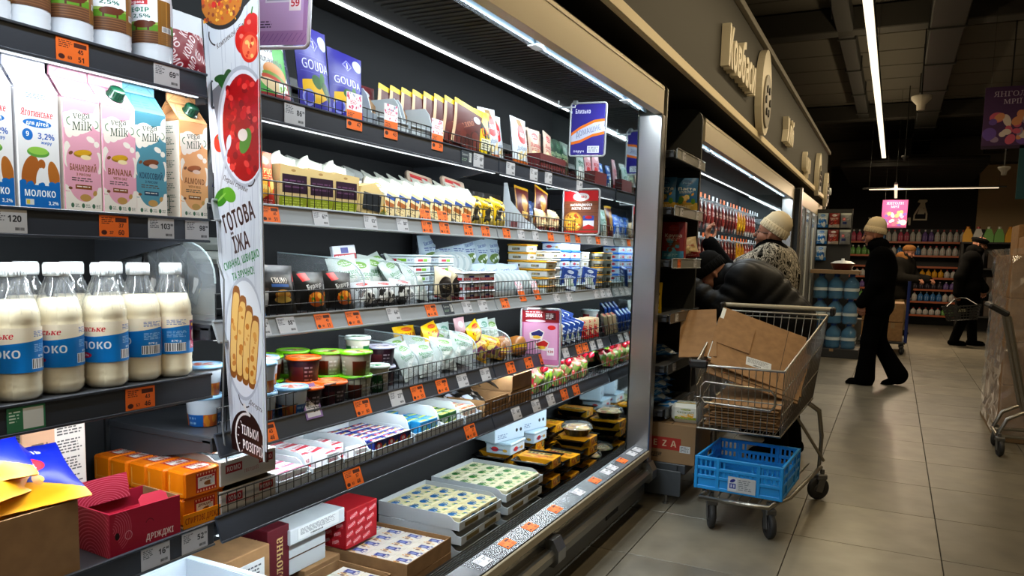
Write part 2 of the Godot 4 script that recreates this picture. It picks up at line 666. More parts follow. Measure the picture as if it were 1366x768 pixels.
# ---------- the room ----------
func structure() -> void:
	var stone: Array = []
	for k in 5:
		var m := mat("floor_tile_%d" % k, Color.from_hsv(0.115, 0.15, 0.44 + 0.016 * ((k * 2) % 5)), 0.36)
		m.albedo_texture = noise_tex(0.012, Color(0.80, 0.80, 0.80), Color(1.0, 0.99, 0.97), 11 + k % 2, 5, 512)
		m.uv1_triplanar = true
		m.uv1_world_triplanar = true
		m.uv1_scale = V(0.6, 0.6, 0.6)
		m.uv1_offset = V(k * 0.17, 0, k * 0.31)
		m.roughness_texture = noise_tex(0.03, Color(0.8, 0.8, 0.8), Color(1, 1, 1), 15, 4, 256)
		stone.append(m)
	var fl := M.new()
	fl.box(V(0.9, -0.106, -8.6), V(6.8, 0.2, 21.4))
	var floor_o := struct(fl, "floor", mat("grout", Color(0.16, 0.145, 0.13), 0.9))
	var tile := M.new()
	tile.box(Vector3.ZERO, V(0.596, 0.01, 0.596), 0.0012)
	var tm := tile.mesh()
	for i in 8:
		for j in 32:
			part(tm, "floor_tile", stone[(i * 7 + j * 3 + (i * j) % 4) % 5], floor_o, Transform3D(Basis(), V(0.262 + 0.6 * (i - 3) + 0.3, -0.0055, -3.65 + 0.6 * (7 - j) - 0.3)))
	var dark := mat("dark_paint", Color(0.235, 0.225, 0.2), 0.75)
	var ceil_m := mat("ceiling_paint", Color(0.34, 0.325, 0.29), 0.85)
	var b := M.new()
	b.box(V(0.9, 4.0, -8.6), V(6.8, 0.2, 21.4))
	var ce := struct(b, "ceiling", ceil_m)
	for k in 24:      # the soffit's boards, laid across
		b = M.new()
		b.box(Vector3.ZERO, V(6.4, 0.02, 0.76), 0.004)
		part(b, "ceiling_board", ceil_m, ce, Transform3D(Basis(), V(0.9, 3.885, 0.8 - 0.8 * k)))
	for q in [[0.3, 3.62, 0.30, 0.22, -18.0, 1.0], [-0.62, 3.7, 0.16, 0.16, -14.0, -5.0], [1.6, 3.6, 0.36, 0.26, -18.0, 1.0]]:
		b = M.new()
		b.box(V(q[0], q[1], (q[4] + q[5]) / 2), V(q[2], q[3], q[5] - q[4]), 0.01)
		for k in int((q[5] - q[4]) / 1.5):
			b.box(V(q[0], q[1], q[4] + 1.5 * k + 0.4), V(q[2] + 0.03, q[3] + 0.03, 0.03), 0.004)
		struct(b, "trim_duct", mat("duct", Color(0.14, 0.14, 0.13), 0.6))
	for k in 3:
		b = M.new()
		b.box(V(1.0, 3.74, -3.5 - 5.4 * k), V(5.8, 0.24, 0.22), 0.01)
		struct(b, "beam_trim", mat("ceiling_beam", Color(0.2, 0.19, 0.17), 0.8))
	b = M.new()
	b.box(V(-2.1, 1.95, -8.6), V(0.2, 4.3, 21.4))
	struct(b, "wall_left", dark)
	b = M.new()
	b.box(V(4.2, 1.95, -8.6), V(0.2, 4.3, 21.4))
	struct(b, "wall_right", mat("grey_paint", Color(0.42, 0.4, 0.36), 0.8))
	b = M.new()
	b.box(V(0.9, 1.95, 2.0), V(6.8, 4.3, 0.2))
	struct(b, "wall_front", mat("grey_paint"))
	b = M.new()
	b.box(V(0.9, 1.95, -18.6), V(6.8, 4.3, 0.2))
	struct(b, "wall_back", mat("grey_paint"))
	b = M.new()
	b.box(V(-1.5, 2.53, -5.75), V(1.0, 0.66, 13.6))
	struct(b, "wall_bulkhead", dark)
	b = M.new()
	b.box(V(-0.992, 2.187, -5.75), V(0.03, 0.05, 13.62), 0.003)
	struct(b, "trim_1", mat("cream_trim", Color(0.93, 0.86, 0.7), 0.55))
	b = M.new()
	b.box(V(-0.985, 2.875, -5.75), V(0.04, 0.045, 13.62), 0.003)
	struct(b, "trim_2", mat("grey_trim", Color(0.62, 0.6, 0.55), 0.6))
func structure_far() -> void:
	var b := M.new()
	b.box(V(0.02, 1.5, -18.46), V(2.8, 3.6, 0.1))
	struct(b, "wall_back_black", mat("black_paint", Color(0.07, 0.066, 0.06), 0.8))
	b = M.new()
	b.box(V(2.75, 1.5, -18.46), V(2.64, 3.6, 0.1))
	struct(b, "wall_back_beige", mat("beige_paint", Color(0.72, 0.62, 0.47), 0.8))
	b = M.new()
	b.box(V(0.9, 3.6, -18.44), V(6.0, 0.5, 0.14))
	struct(b, "trim_soffit", mat("soffit", Color(0.42, 0.4, 0.36), 0.8))
	b = M.new()
	b.box(V(0.15, 2.98, -16.4), V(2.2, 0.06, 3.9), 0.01)
	for k in 26:
		b.box(V(0.15, 2.92, -14.5 - 0.15 * k), V(2.2, 0.08, 0.03), 0.003)
	struct(b, "ceiling_lowered", mat("black_paint"))

# ---------- the refrigerated cabinet ----------
func steel() -> StandardMaterial3D:
	var m := mat("brushed_steel", Color(0.6, 0.6, 0.6), 0.34, 1.0)
	if m.roughness_texture == null:
		m.roughness_texture = noise_tex(0.02, Color(0.9, 0.9, 0.9), Color(1, 1, 1), 3, 3)
		m.uv1_triplanar = true
		m.uv1_scale = V(14, 0.6, 14)
	return m

func cabinet_body(o: Node3D, z0: float, z1: float, far_end: bool) -> void:
	var n := absf(z1 - z0)
	var c := (z0 + z1) / 2
	var black := mat("cabinet_black", Color(0.05, 0.06, 0.075), 0.85)
	var grey := mat("cabinet_grey", Color(0.21, 0.22, 0.235), 0.45)
	var b := M.new()
	b.box(V(-1.66, 1.15, c), V(0.06, 1.8, n))
	part(b, "back_panel", black, o)
	b = M.new()
	b.box(V(-1.618, 1.735, c), V(0.02, 0.03, n - 0.02), 0.003)
	part(b, "back_ledge", grey, o)
	b = M.new()
	b.box(V(-1.40, 0.185, c), V(0.5, 0.05, n))
	part(b, "deck", grey, o)
	b = M.new()
	b.box(V(-1.37, 2.04, c), V(0.62, 0.1, n), 0.004)
	part(b, "canopy", mat("canopy_grey", Color(0.2, 0.195, 0.185), 0.6), o)
	b = M.new()
	for k in int(n / 0.035):
		b.box(V(-1.32, 1.9885, z1 + 0.03 + 0.035 * k), V(0.24, 0.004, 0.018))
	part(b, "air_grille", mat("canopy_grille", Color(0.27, 0.265, 0.25), 0.6), o)
	b = M.new()
	b.prism(P2([W(-1.205, 1.985), W(-1.135, 1.955), W(-1.13, 1.985)]), z1, z0)
	part(b, "lamp_reflector", mat("reflector", Color(0.62, 0.72, 0.8), 0.25, 0.7), o)
	b = M.new()
	b.box(V(-1.105, 1.968, c), V(0.02, 0.014, n - 0.06), 0.004)
	part(b, "front_lamp", lamp_mat("tube_glow", Color(0.92, 0.97, 1.0), 2.0), o)
	b = M.new()
	b.box(V(-1.535, 1.985, c), V(0.011, 0.01, n - 0.06), 0.004)
	part(b, "back_lamp", lamp_mat("tube_glow_back", Color(0.95, 0.98, 1.0), 3.5), o)
	for k in 3:
		b = M.new()
		var z := z0 - n * (0.12 + 0.38 * k)
		b.box(V(-1.11, 1.975, z), V(0.05, 0.03, 0.04), 0.004)
		b.box(V(-1.14, 1.955, z), V(0.04, 0.006, 0.07), 0.002)
		part(b, "lamp_clip", mat("clear_plastic_white", Color(0.85, 0.88, 0.9), 0.3), o)
	b = M.new()
	b.prism(P2([W(-1.09, 1.945), W(-1.05, 1.945), W(-1.05, 2.075), W(-1.07, 2.095), W(-1.09, 2.095)]), z1, z0)
	b.box(V(-1.049, 2.06, c), V(0.003, 0.004, n))
	var fm := mat("fascia", Color(0.78, 0.73, 0.62), 0.38, 0.35)
	part(b, "fascia", fm, o)
	b = M.new()
	for k in 9:
		b.cyl(V(-1.25 + 0.0145 * k, 0.243 + 0.004 * k, z0), V(-1.25 + 0.0145 * k, 0.243 + 0.004 * k, z1), 0.0028, 5)
	for k in int(n / 0.03):
		b.cyl(V(-1.255, 0.236, z1 + 0.03 * k), V(-1.13, 0.268, z1 + 0.03 * k), 0.0018, 4)
	part(b, "air_return_grille", mat("grille_black", Color(0.05, 0.05, 0.055), 0.35, 0.3), o)
	b = M.new()
	b.prism(P2([W(-1.128, 0.2), W(-1.066, 0.2), W(-1.05, 0.27), W(-1.053, 0.291), W(-1.122, 0.306), W(-1.128, 0.3)]), z1, z0)
	part(b, "price_strip", mat("strip_grey", Color(0.19, 0.2, 0.23), 0.25), o)
	b = M.new()
	b.box(V(-1.052, 0.268, c), V(0.012, 0.034, n), 0.003)
	part(b, "front_rail", mat("cream_front", Color(0.66, 0.62, 0.53), 0.4, 0.2), o)
	b = M.new()
	b.box(V(-1.075, 0.215, c), V(0.03, 0.075, n), 0.003)
	part(b, "front_glass", mat("dark_glass", Color(0.05, 0.05, 0.05), 0.08), o)
	b = M.new()
	b.prism(P2([W(-1.06, 0.15), W(-1.032, 0.15), W(-1.02, 0.163), W(-1.02, 0.188), W(-1.032, 0.2), W(-1.06, 0.2)]), z1, z0)
	part(b, "bumper", mat("bumper_steel", Color(0.5, 0.49, 0.46), 0.3, 0.9), o)
	b = M.new()
	b.box(V(-1.09, 0.105, c), V(0.05, 0.1, n), 0.004)
	part(b, "skirt", mat("skirt_grey", Color(0.3, 0.3, 0.29), 0.4, 0.4), o)
	for k in 2:
		b = M.new()
		b.box(V(-1.064, 0.115, z0 - n * (0.3 + 0.5 * k)), V(0.006, 0.04, 0.16), 0.002)
		part(b, "skirt_slot", mat("slot_black", Color(0.01, 0.01, 0.01), 0.8), o)
	b = M.new()
	b.box(V(-1.17, 0.028, c), V(0.1, 0.056, n))
	part(b, "plinth", mat("slot_black"), o)
	b = M.new()
	b.box(V(-1.5, 0.1, c), V(0.36, 0.15, n))
	part(b, "under_body", grey, o)
	if far_end:
		b = M.new()
		b.box(V(-1.43, 1.15, z1 + 0.012), V(0.52, 1.8, 0.012))
		part(b, "end_mirror", mat("mirror", Color(0.8, 0.84, 0.84), 0.04, 1.0), o)
		b = M.new()
		b.box(V(-1.108, 1.06, z1 - 0.012), V(0.12, 1.77, 0.055), 0.006)
		part(b, "end_post", steel(), o)
		b = M.new()
		b.prism(P2([W(-1.7, 0.1), W(-1.056, 0.1), W(-1.046, 2.07), W(-1.075, 2.115), W(-1.7, 2.115)]), z1 - 0.06, z1 - 0.042)
		part(b, "end_panel", mat("end_panel_steel", Color(0.55, 0.54, 0.5), 0.35, 0.9), o)
	for z in [z0 - n * 0.52, z1 + 0.03]:
		b = M.new()
		b.prism(P2([W(-1.07, 0.135), W(-1.025, 0.135), W(-1.008, 0.155), W(-1.008, 0.195), W(-1.03, 0.235), W(-1.07, 0.235)]), z - 0.035, z + 0.035)
		part(b, "bumper_bracket", steel(), o)

func cooler() -> void:
	cabinet = thing("refrigerated_cabinet", "open dark refrigerated cabinet with steel end post and beige top fascia, stacked with dairy", "refrigerator")
	cabinet_body(cabinet, -1.157, -3.715, true)
	deck_tags(cabinet)
	var o := thing("refrigerated_cabinet", "open refrigerated cabinet behind the milk bottles, left of the hanging banner", "refrigerator")
	cabinet_body(o, 0.4, -1.152, false)
func shelf(label: String, z0: float, z1: float, xf: float, y: float, rail_h: float, tilt: float, fence: float, rail_c: Color, tags: Array, lamp := true, xb := -1.624) -> Node3D:
	var o := thing("shelf", label, "shelf")
	o.position = V(xf, y, (z0 + z1) / 2)
	var n := absf(z1 - z0) - 0.006
	var b := M.new()
	b.box(V((xb - xf) / 2 - 0.01, -0.009, 0), V(xf - xb - 0.02, 0.016, n), 0.002)
	b.box(V(-0.035, -0.022, 0), V(0.03, 0.03, n), 0.003)
	part(b, "board", mat("shelf_grey", Color(0.215, 0.225, 0.245), 0.42), o)
	for s in [-1, 1]:
		b = M.new()
		b.prism(P2([W(xb - xf, -0.1), W(xb - xf, -0.015), W(-0.04, -0.015), W(-0.04, -0.035)]), s * (n / 2 - 0.006) - 0.002, s * (n / 2 - 0.006) + 0.002)
		part(b, "bracket", mat("shelf_grey"), o)
	var rail_b := Basis(V(0, 0, 1), deg_to_rad(tilt))
	b = M.new()
	b.box(Vector3.ZERO, V(0.006, rail_h, n), 0.0015)
	b.box(V(0.003, rail_h / 2, 0), V(0.007, 0.005, n), 0.001)
	b.box(V(0.003, -rail_h / 2, 0), V(0.007, 0.005, n), 0.001)
	var rk := "price_rail_" + rail_c.to_html(false)
	part(b, "price_rail", mat(rk, rail_c, 0.28), o, Transform3D(rail_b, V(-0.004, -0.012 - rail_h * 0.12, 0)))
	if lamp:
		b = M.new()
		var lx := -0.006 if y > 1.5 else -0.03  # lower shelves: added strip kept unseen behind the rail to light the goods
		var ly := -0.0145 - rail_h * (0.62 if y > 1.5 else 0.5)
		b.box(V(lx, ly, 0), V(0.008, 0.004, n - 0.04), 0.001)
		part(b, "shelf_lamp", lamp_mat("shelf_glow", Color(0.94, 0.98, 1.0), 1.5), o)
		area(o.position + V(lx, ly - 0.0035, 0), V(-0.6, -1, 0), V(0, 0, 1), n - 0.05, 0.01, Color(0.94, 0.98, 1.0), SHELF_E * n)
	if fence > 0.0:
		b = M.new()
		var w := 0.0013
		var fx := -0.012
		var lo := 0.006
		for yy in [lo, fence * 0.5, fence]:
			b.cyl(V(fx, yy, -n / 2 + 0.01), V(fx, yy, n / 2 - 0.01), w * (1.5 if yy == fence else 1.0), 5)
		var cnt := int(n / 0.026)
		for k in cnt + 1:
			var z := -n / 2 + 0.01 + (n - 0.02) * k / cnt
			b.cyl(V(fx, lo, z), V(fx, fence, z), w, 4)
		part(b, "wire_fence", mat("fence_black", Color(0.05, 0.05, 0.055), 0.4, 0.2), o)
	for q in tags:   # [z, kind, raised above the rail]
		price_tag(o, Transform3D(rail_b, V(-0.004, -0.012 - rail_h * 0.12, q[0] - o.position.z)) * Transform3D(Basis(), V(0.0042, (q[2] if q.size() > 2 else 0.0), 0)), q[1], rail_h * 0.86)
	return o

const SHELF_E := 0.46
func tag_arts() -> void:
	var price := ["69.70", "103.80", "98.00", "86.70", "67.90", "63.40", "88.10", "66.20", "37.90", "27.10", "53.40", "16.60", "52.10", "120"]
	for p in price:
		var a := Art.new(112, 72, Color(0.74, 0.74, 0.76))
		a.fine(7, 8, 42, 5, 6, Color(0.25, 0.25, 0.28), price.find(p))
		var s: PackedStringArray = p.split(".")
		a.text(s[0], 94, 28, 19, Color(0.08, 0.08, 0.1), 2)
		if s.size() > 1:
			a.text(s[1], 96, 22, 8, Color(0.08, 0.08, 0.1), 0)
		a.bars(74, 54, 28, 9, 4, Color(0.74, 0.74, 0.76))
		art("tag_" + p, a)
	for k in 4:
		var a := Art.new(112, 72, Color(0.93, 0.42, 0.13))
		a.fine(8, 8, 46, 4, 6, Color(0.25, 0.1, 0.05), 20 + k)
		a.rect(60, 8, 44, 14, Color(0.3, 0.12, 0.07)).text(["45", "37", "43", "57"][k], 92, 33, 13, Color(0.18, 0.06, 0.04), 2)
		a.text(["51", "60", "46", "48"][k], 94, 57, 16, Color(0.18, 0.06, 0.04), 2)
		a.ell(17, 58, 11, 8, Color(0.25, 0.09, 0.06)).text(["69", "37", "57", "63"][k], 52, 58, 10, Color(0.18, 0.06, 0.04), 2)
		art("tag_orange%d" % k, a)
		a = Art.new(100, 148, Color(0.93, 0.42, 0.13))
		a.rect(0, 0, 100, 72, Color(0.9, 0.86, 0.88))
		a.blobs(4, 4, 92, 62, 26, 3, 8, [Color(0.85, 0.35, 0.5), Color(0.95, 0.7, 0.78), Color(0.55, 0.6, 0.66), Color(0.75, 0.2, 0.35)], 40 + k)
		a.rect(18, 28, 64, 22, Color(0.94, 0.9, 0.91)).fine(22, 31, 56, 3, 6, Color(0.75, 0.15, 0.25), k)
		a.fine(8, 82, 46, 4, 6, Color(0.25, 0.1, 0.05), 30 + k)
		a.ell(18, 126, 12, 9, Color(0.25, 0.09, 0.06)).text(["47", "43", "39", "51"][k], 90, 124, 17, Color(0.18, 0.06, 0.04), 2)
		art("tag_blossom%d" % k, a)
	var a := Art.new(112, 72, Color(0.2, 0.47, 0.33))
	a.rect(46, 6, 60, 60, Color(0.87, 0.88, 0.88)).fine(6, 12, 34, 4, 9, Color(0.85, 0.92, 0.86), 9)
	art("tag_green", a)
	a = Art.new(112, 72, Color(0.17, 0.2, 0.24))
	a.text("Смачно", 8, 22, 13, Color(0.8, 0.82, 0.8), 0, "reg", 60).fine(8, 42, 60, 2, 8, Color(0.5, 0.62, 0.5), 2)
	a.rect(80, 10, 26, 46, Color(0.75, 0.76, 0.76)).fine(82, 14, 22, 6, 6, Color(0.2, 0.2, 0.2), 3)
	art("tag_dark", a)
	a = Art.new(112, 66, Color(0.1, 0.42, 0.68))
	a.text("ТІЛЬКИ В", 60, 33, 17, Color.WHITE, 2, "bold", 56).ell(86, 33, 19, 13, Color(0.9, 0.92, 0.95)).text("АТБ", 86, 33, 12, Color(0.85, 0.15, 0.15), 1, "bold", 26)
	art("tag_blue", a)
	a = Art.new(112, 150, Color(0.56, 0.44, 0.66))
	a.blobs(10, 8, 60, 52, 14, 4, 9, [Color(0.9, 0.55, 0.5), Color(0.95, 0.8, 0.8), Color(0.8, 0.35, 0.5)], 4)
	a.fine(60, 16, 44, 4, 9, Color(0.95, 0.9, 0.96), 8).rect(12, 72, 88, 70, Color(0.86, 0.84, 0.86)).fine(18, 80, 40, 4, 7, Color(0.3, 0.3, 0.32), 4)
	a.text("37", 90, 112, 22, Color(0.1, 0.1, 0.1), 2).text("90", 92, 106, 8, Color(0.1, 0.1, 0.1))
	art("tag_purple", a)

func price_tag(o: Node3D, where: Transform3D, kind: String, h: float) -> void:
	if not arts.has("tag_green"):
		tag_arts()
	var key := "tag_" + kind
	var tall := kind.begins_with("blossom") or kind == "purple"
	var hh := h * (2.05 if tall else 1.0)
	var w := h * 1.52 * (0.92 if tall else 1.0)
	var pk := "%s_%.3f" % [key, h]
	if not proto.has(pk):
		var b := M.new()
		b.box(V(0, (hh - h) / 2, 0), V(w, hh, 0.0014), 0.0, {"f": uv(key), "all": Rect2(uv(key).position, Vector2.ZERO)})
		proto[pk] = b.mesh()
	part(proto[pk], "price_tag", print_mat(key), o, where * Transform3D(Basis(Vector3.UP, PI / 2), Vector3.ZERO))

func deck_tags(o: Node3D) -> void:
	var rb := Basis(V(0, 0, 1), deg_to_rad(78))
	for q in [[-2.03, "37.90"], [-2.2, "orange0"], [-2.38, "orange1"], [-2.6, "orange2"], [-2.84, "27.10"], [-3.03, "orange3"], [-3.18, "88.10"], [-3.26, "53.40"], [-3.4, "orange0"], [-3.55, "66.20"], [-3.64, "98.00"], [-1.8, "orange1"], [-1.55, "67.90"]]:
		price_tag(o, Transform3D(rb, V(-1.088, 0.2995, q[0])), q[1], 0.042)

func shelves() -> void:
	var dark := Color(0.2, 0.22, 0.26)
	var pale := Color(0.58, 0.6, 0.62)
	shelf("topmost cabinet shelf nearest the banner, dark rail, cheese packs leaning behind its wire fence", -1.157, -2.43, -1.27, 1.58, 0.052, 0, 0.048, dark, [[-1.4, "86.70"], [-1.62, "blossom0", 0.022], [-1.78, "blossom1", 0.022], [-2.02, "blossom2", 0.022], [-2.2, "dark"], [-2.28, "69.70"]])
	shelf("topmost cabinet shelf at its far half, dark rail, white and red packs", -2.43, -3.692, -1.27, 1.58, 0.052, 0, 0.048, dark, [[-2.52, "63.40"], [-2.72, "66.20"], [-2.86, "67.90"], [-3.2, "88.10"]])
	shelf("second cabinet shelf from the top nearest the banner, pale rail, pale cheese wedges", -1.157, -2.43, -1.27, 1.345, 0.042, 12, 0.06, pale, [[-1.32, "orange0"], [-1.49, "67.90"], [-1.69, "63.40"], [-1.84, "88.10"], [-1.97, "orange1", 0.036], [-1.97, "orange1"], [-2.07, "orange2", 0.036], [-2.07, "orange2"], [-2.22, "orange3", 0.036], [-2.22, "orange3"], [-2.34, "orange1"]])
	shelf("second cabinet shelf from the top, far half, pale rail, pizza adverts above", -2.43, -3.692, -1.27, 1.345, 0.042, 12, 0.06, pale, [[-2.5, "orange2"], [-2.62, "37.90"], [-2.75, "66.20"], [-2.9, "orange1"], [-3.08, "orange0"], [-3.2, "orange2"], [-3.34, "27.10"], [-3.46, "orange0"], [-3.56, "88.10"]])
	shelf("middle cabinet shelf nearest the banner, pale rail, black bun packs and white bags", -1.157, -2.43, -1.27, 1.09, 0.045, 22, 0.062, pale, [[-1.285, "blue", 0.044], [-1.285, "88.10"], [-1.37, "88.10"], [-1.5, "orange0"], [-1.62, "orange2"], [-1.8, "66.20"], [-2.0, "orange3"], [-2.1, "dark"], [-2.22, "53.40"], [-2.33, "67.90"]])
	shelf("middle cabinet shelf at its far half, pale rail, white lidded tubs and blue boxes", -2.43, -3.692, -1.27, 1.09, 0.045, 22, 0.062, pale, [[-2.5, "orange0"], [-2.66, "blossom0", 0.02], [-2.8, "blossom3", 0.02], [-2.98, "63.40"], [-3.12, "69.70"], [-3.46, "27.10"], [-3.55, "98.00"], [-3.64, "53.40"]])
	shelf("fourth cabinet shelf from the top nearest the banner, dark rail, lidded dip tubs", -1.157, -2.43, -1.27, 0.845, 0.05, 20, 0.062, dark, [[-1.3, "orange2"], [-1.47, "purple", 0.026], [-1.66, "orange1"], [-1.82, "27.10"], [-1.93, "orange0"], [-2.07, "orange3"], [-2.2, "53.40"], [-2.36, "37.90"]])
	shelf("fourth cabinet shelf from the top, far half, dark rail, blue packs", -2.43, -3.692, -1.27, 0.845, 0.05, 20, 0.062, dark, [[-2.56, "orange0"], [-2.72, "orange1"], [-2.86, "orange2"], [-3.1, "63.40"], [-3.26, "orange1"], [-3.34, "orange3"], [-3.44, "66.20"], [-3.54, "53.40"]])
	shelf("lowest cabinet shelf nearest the banner, dark rail, trays of butter and curd bars", -1.157, -2.43, -1.27, 0.66, 0.055, 20, 0.055, dark, [[-1.62, "orange3"], [-2.26, "orange1"]])
	shelf("lowest cabinet shelf at its far half, dark rail, brown trays and salad packs", -2.43, -3.692, -1.27, 0.66, 0.055, 20, 0.055, dark, [[-2.62, "66.20"], [-2.8, "37.90"], [-2.95, "27.10"], [-3.1, "orange0"], [-3.24, "orange2"]])
	shelf("milk shelf at the top, dark rail, kefir bottles standing on it", 0.38, -1.15, -1.27, 1.592, 0.044, 0, 0.0, dark, [[-0.862, "orange0"], [-1.05, "69.70"]])
	shelf("milk shelf second from the top, dark rail, tall cartons standing on it", 0.38, -1.15, -1.27, 1.302, 0.044, 0, 0.0, dark, [[-0.745, "120"], [-0.93, "orange1"], [-1.03, "103.80"], [-1.115, "98.00"]])
	shelf("milk shelf third from the top, dark rail, milk bottles standing on it", 0.38, -1.15, -1.27, 0.98, 0.048, 0, 0.0, dark, [[-0.76, "green"], [-0.975, "orange2"]])
	shelf("lowest milk shelf, dark rail, yeast boxes and noodle bags standing on it", 0.38, -1.15, -1.27, 0.66, 0.05, 0, 0.0, dark, [[-1.0, "16.60"], [-1.095, "52.10"]])

# ---------- milk section ----------
func nth(i: int) -> String:
	return ORD[i]

func carton_art(key: String, base: Color, lines: Array, fruit: Color, accent: Color) -> void:
	var a := Art.new(220, 620, base)
	var cream := Color(0.92, 0.89, 0.85)
	a.blobs(-10, 60, 240, 110, 10, 40, 62, [cream], 3).rect(0, 500, 220, 120, cream)
	a.blobs(0, 470, 220, 40, 6, 22, 40, [cream], 6).ell(18, 300, 24, 70, cream).ell(205, 330, 26, 60, cream)
	a.ell(110, 420, 96, 130, base).ell(110, 330, 100, 110, base)
	a.ell(196, 228, 17, 17, cream).ell(30, 196, 8, 8, cream).ell(160, 205, 26, 16, cream, 20)
	a.text("vega", 108, 80, 34, Color(0.12, 0.22, 0.16), 1, "serif", 104, -8, -0.15).text("Milk", 112, 138, 44, Color(0.12, 0.22, 0.16), 1, "serif", 120, -6, -0.15)
	a.arc(40, 120, 20, 90, 270, 5, Color(0.2, 0.4, 0.25)).arc(190, 120, 20, -90, 90, 5, Color(0.2, 0.4, 0.25))
	a.ell(110, 288, 56, 20, fruit.darkened(0.25), -8).ell(110, 282, 52, 15, fruit, -8).ell(128, 306, 32, 13, fruit.lightened(0.6))
	a.ell(38, 290, 14, 9, Color(0.45, 0.28, 0.18), -30).ell(30, 480, 12, 8, Color(0.45, 0.28, 0.18)).ell(120, 528, 34, 20, Color(0.72, 0.55, 0.3)).ell(178, 500, 12, 16, Color(0.72, 0.55, 0.3), 30)
	a.text(lines[0], 110, 366, 36, accent, 1, "bold", 160).text(lines[1], 110, 402, 14, accent, 1).fine(40, 420, 140, 2, 12, Color(0.3, 0.25, 0.22), 5)
	a.rect(60, 458, 100, 24, accent).fine(68, 465, 84, 1, 12, cream, 6)
	for k in 3:
		a.ell(40 + 64 * k, 572, 10, 13, Color(0.25, 0.4, 0.3)).fine(56 + 64 * k, 564, 32, 3, 7, Color(0.3, 0.35, 0.3), k)
	art(key + "_front", a)
	a = Art.new(160, 400, cream)
	for k in 8:
		a.fine(24, 20 + 46 * k, 112, 4, 8, Color(0.35, 0.42, 0.38), 30 + k)
	a.rect(20, 300, 70, 60, Color(0.4, 0.5, 0.45)).rect(26, 306, 58, 48, cream).fine(30, 312, 50, 5, 8, Color(0.2, 0.3, 0.25), 3)
	art(key + "_side", a)
	a = Art.new(64, 64, base.darkened(0.1))
	a.fine(8, 26, 48, 3, 9, base.darkened(0.3), 8).line(0, 64, 16, 0, 2, base.darkened(0.35)).line(64, 64, 48, 0, 2, base.darkened(0.35)).rect(0, 0, 64, 6, base.darkened(0.25))
	art(key + "_roof", a)

func milk_carton_art() -> void:
	var a := Art.new(220, 620, Color(0.9, 0.9, 0.91))
	a.fine(50, 14, 130, 3, 9, Color(0.3, 0.4, 0.75), 2)
	a.text("Яготинське", 106, 112, 36, Color(0.8, 0.12, 0.16), 1, "serifbold", 170, 0, -0.2)
	a.ell(106, 164, 76, 21, Color(0.1, 0.42, 0.75)).text("для дітей", 106, 163, 22, Color.WHITE, 1, "bold", 120)
	a.ell(52, 226, 28, 30, Color(0.12, 0.42, 0.75)).text("9", 52, 222, 24, Color.WHITE, 1).text("3,2%", 152, 226, 30, Color(0.12, 0.32, 0.68), 1, "bold", 90).text("жиру", 152, 258, 16, Color(0.12, 0.32, 0.68), 1)
	a.ell(60, 420, 44, 92, Color(0.64, 0.36, 0.14), 14).ell(190, 440, 32, 90, Color(0.68, 0.4, 0.15), -10).ell(122, 372, 20, 26, Color(0.64, 0.36, 0.14))
	a.ell(122, 470, 34, 80, Color(0.9, 0.9, 0.91)).ell(106, 312, 60, 26, Color(0.35, 0.6, 0.25)).ell(106, 304, 54, 20, Color(0.55, 0.75, 0.3))
	a.rect(0, 482, 220, 138, Color(0.05, 0.4, 0.72)).blobs(0, 476, 220, 14, 9, 14, 26, [Color(0.05, 0.4, 0.72)], 4).text("МОЛОКО", 110, 524, 34, Color.WHITE, 1, "bold", 168)
	a.rect(30, 556, 44, 30, Color(0.82, 0.84, 0.84)).rect(34, 560, 18, 22, Color(0.85, 0.75, 0.25)).text("3,2%", 180, 572, 18, Color.WHITE, 1)
	art("milk_front", a)
	a = Art.new(64, 64, Color(0.72, 0.72, 0.75))
	a.fine(8, 20, 48, 4, 8, Color(0.4, 0.45, 0.7), 8)
	art("milk_roof", a)
	art("milk_side", Art.new(32, 32, Color(0.88, 0.88, 0.9)))

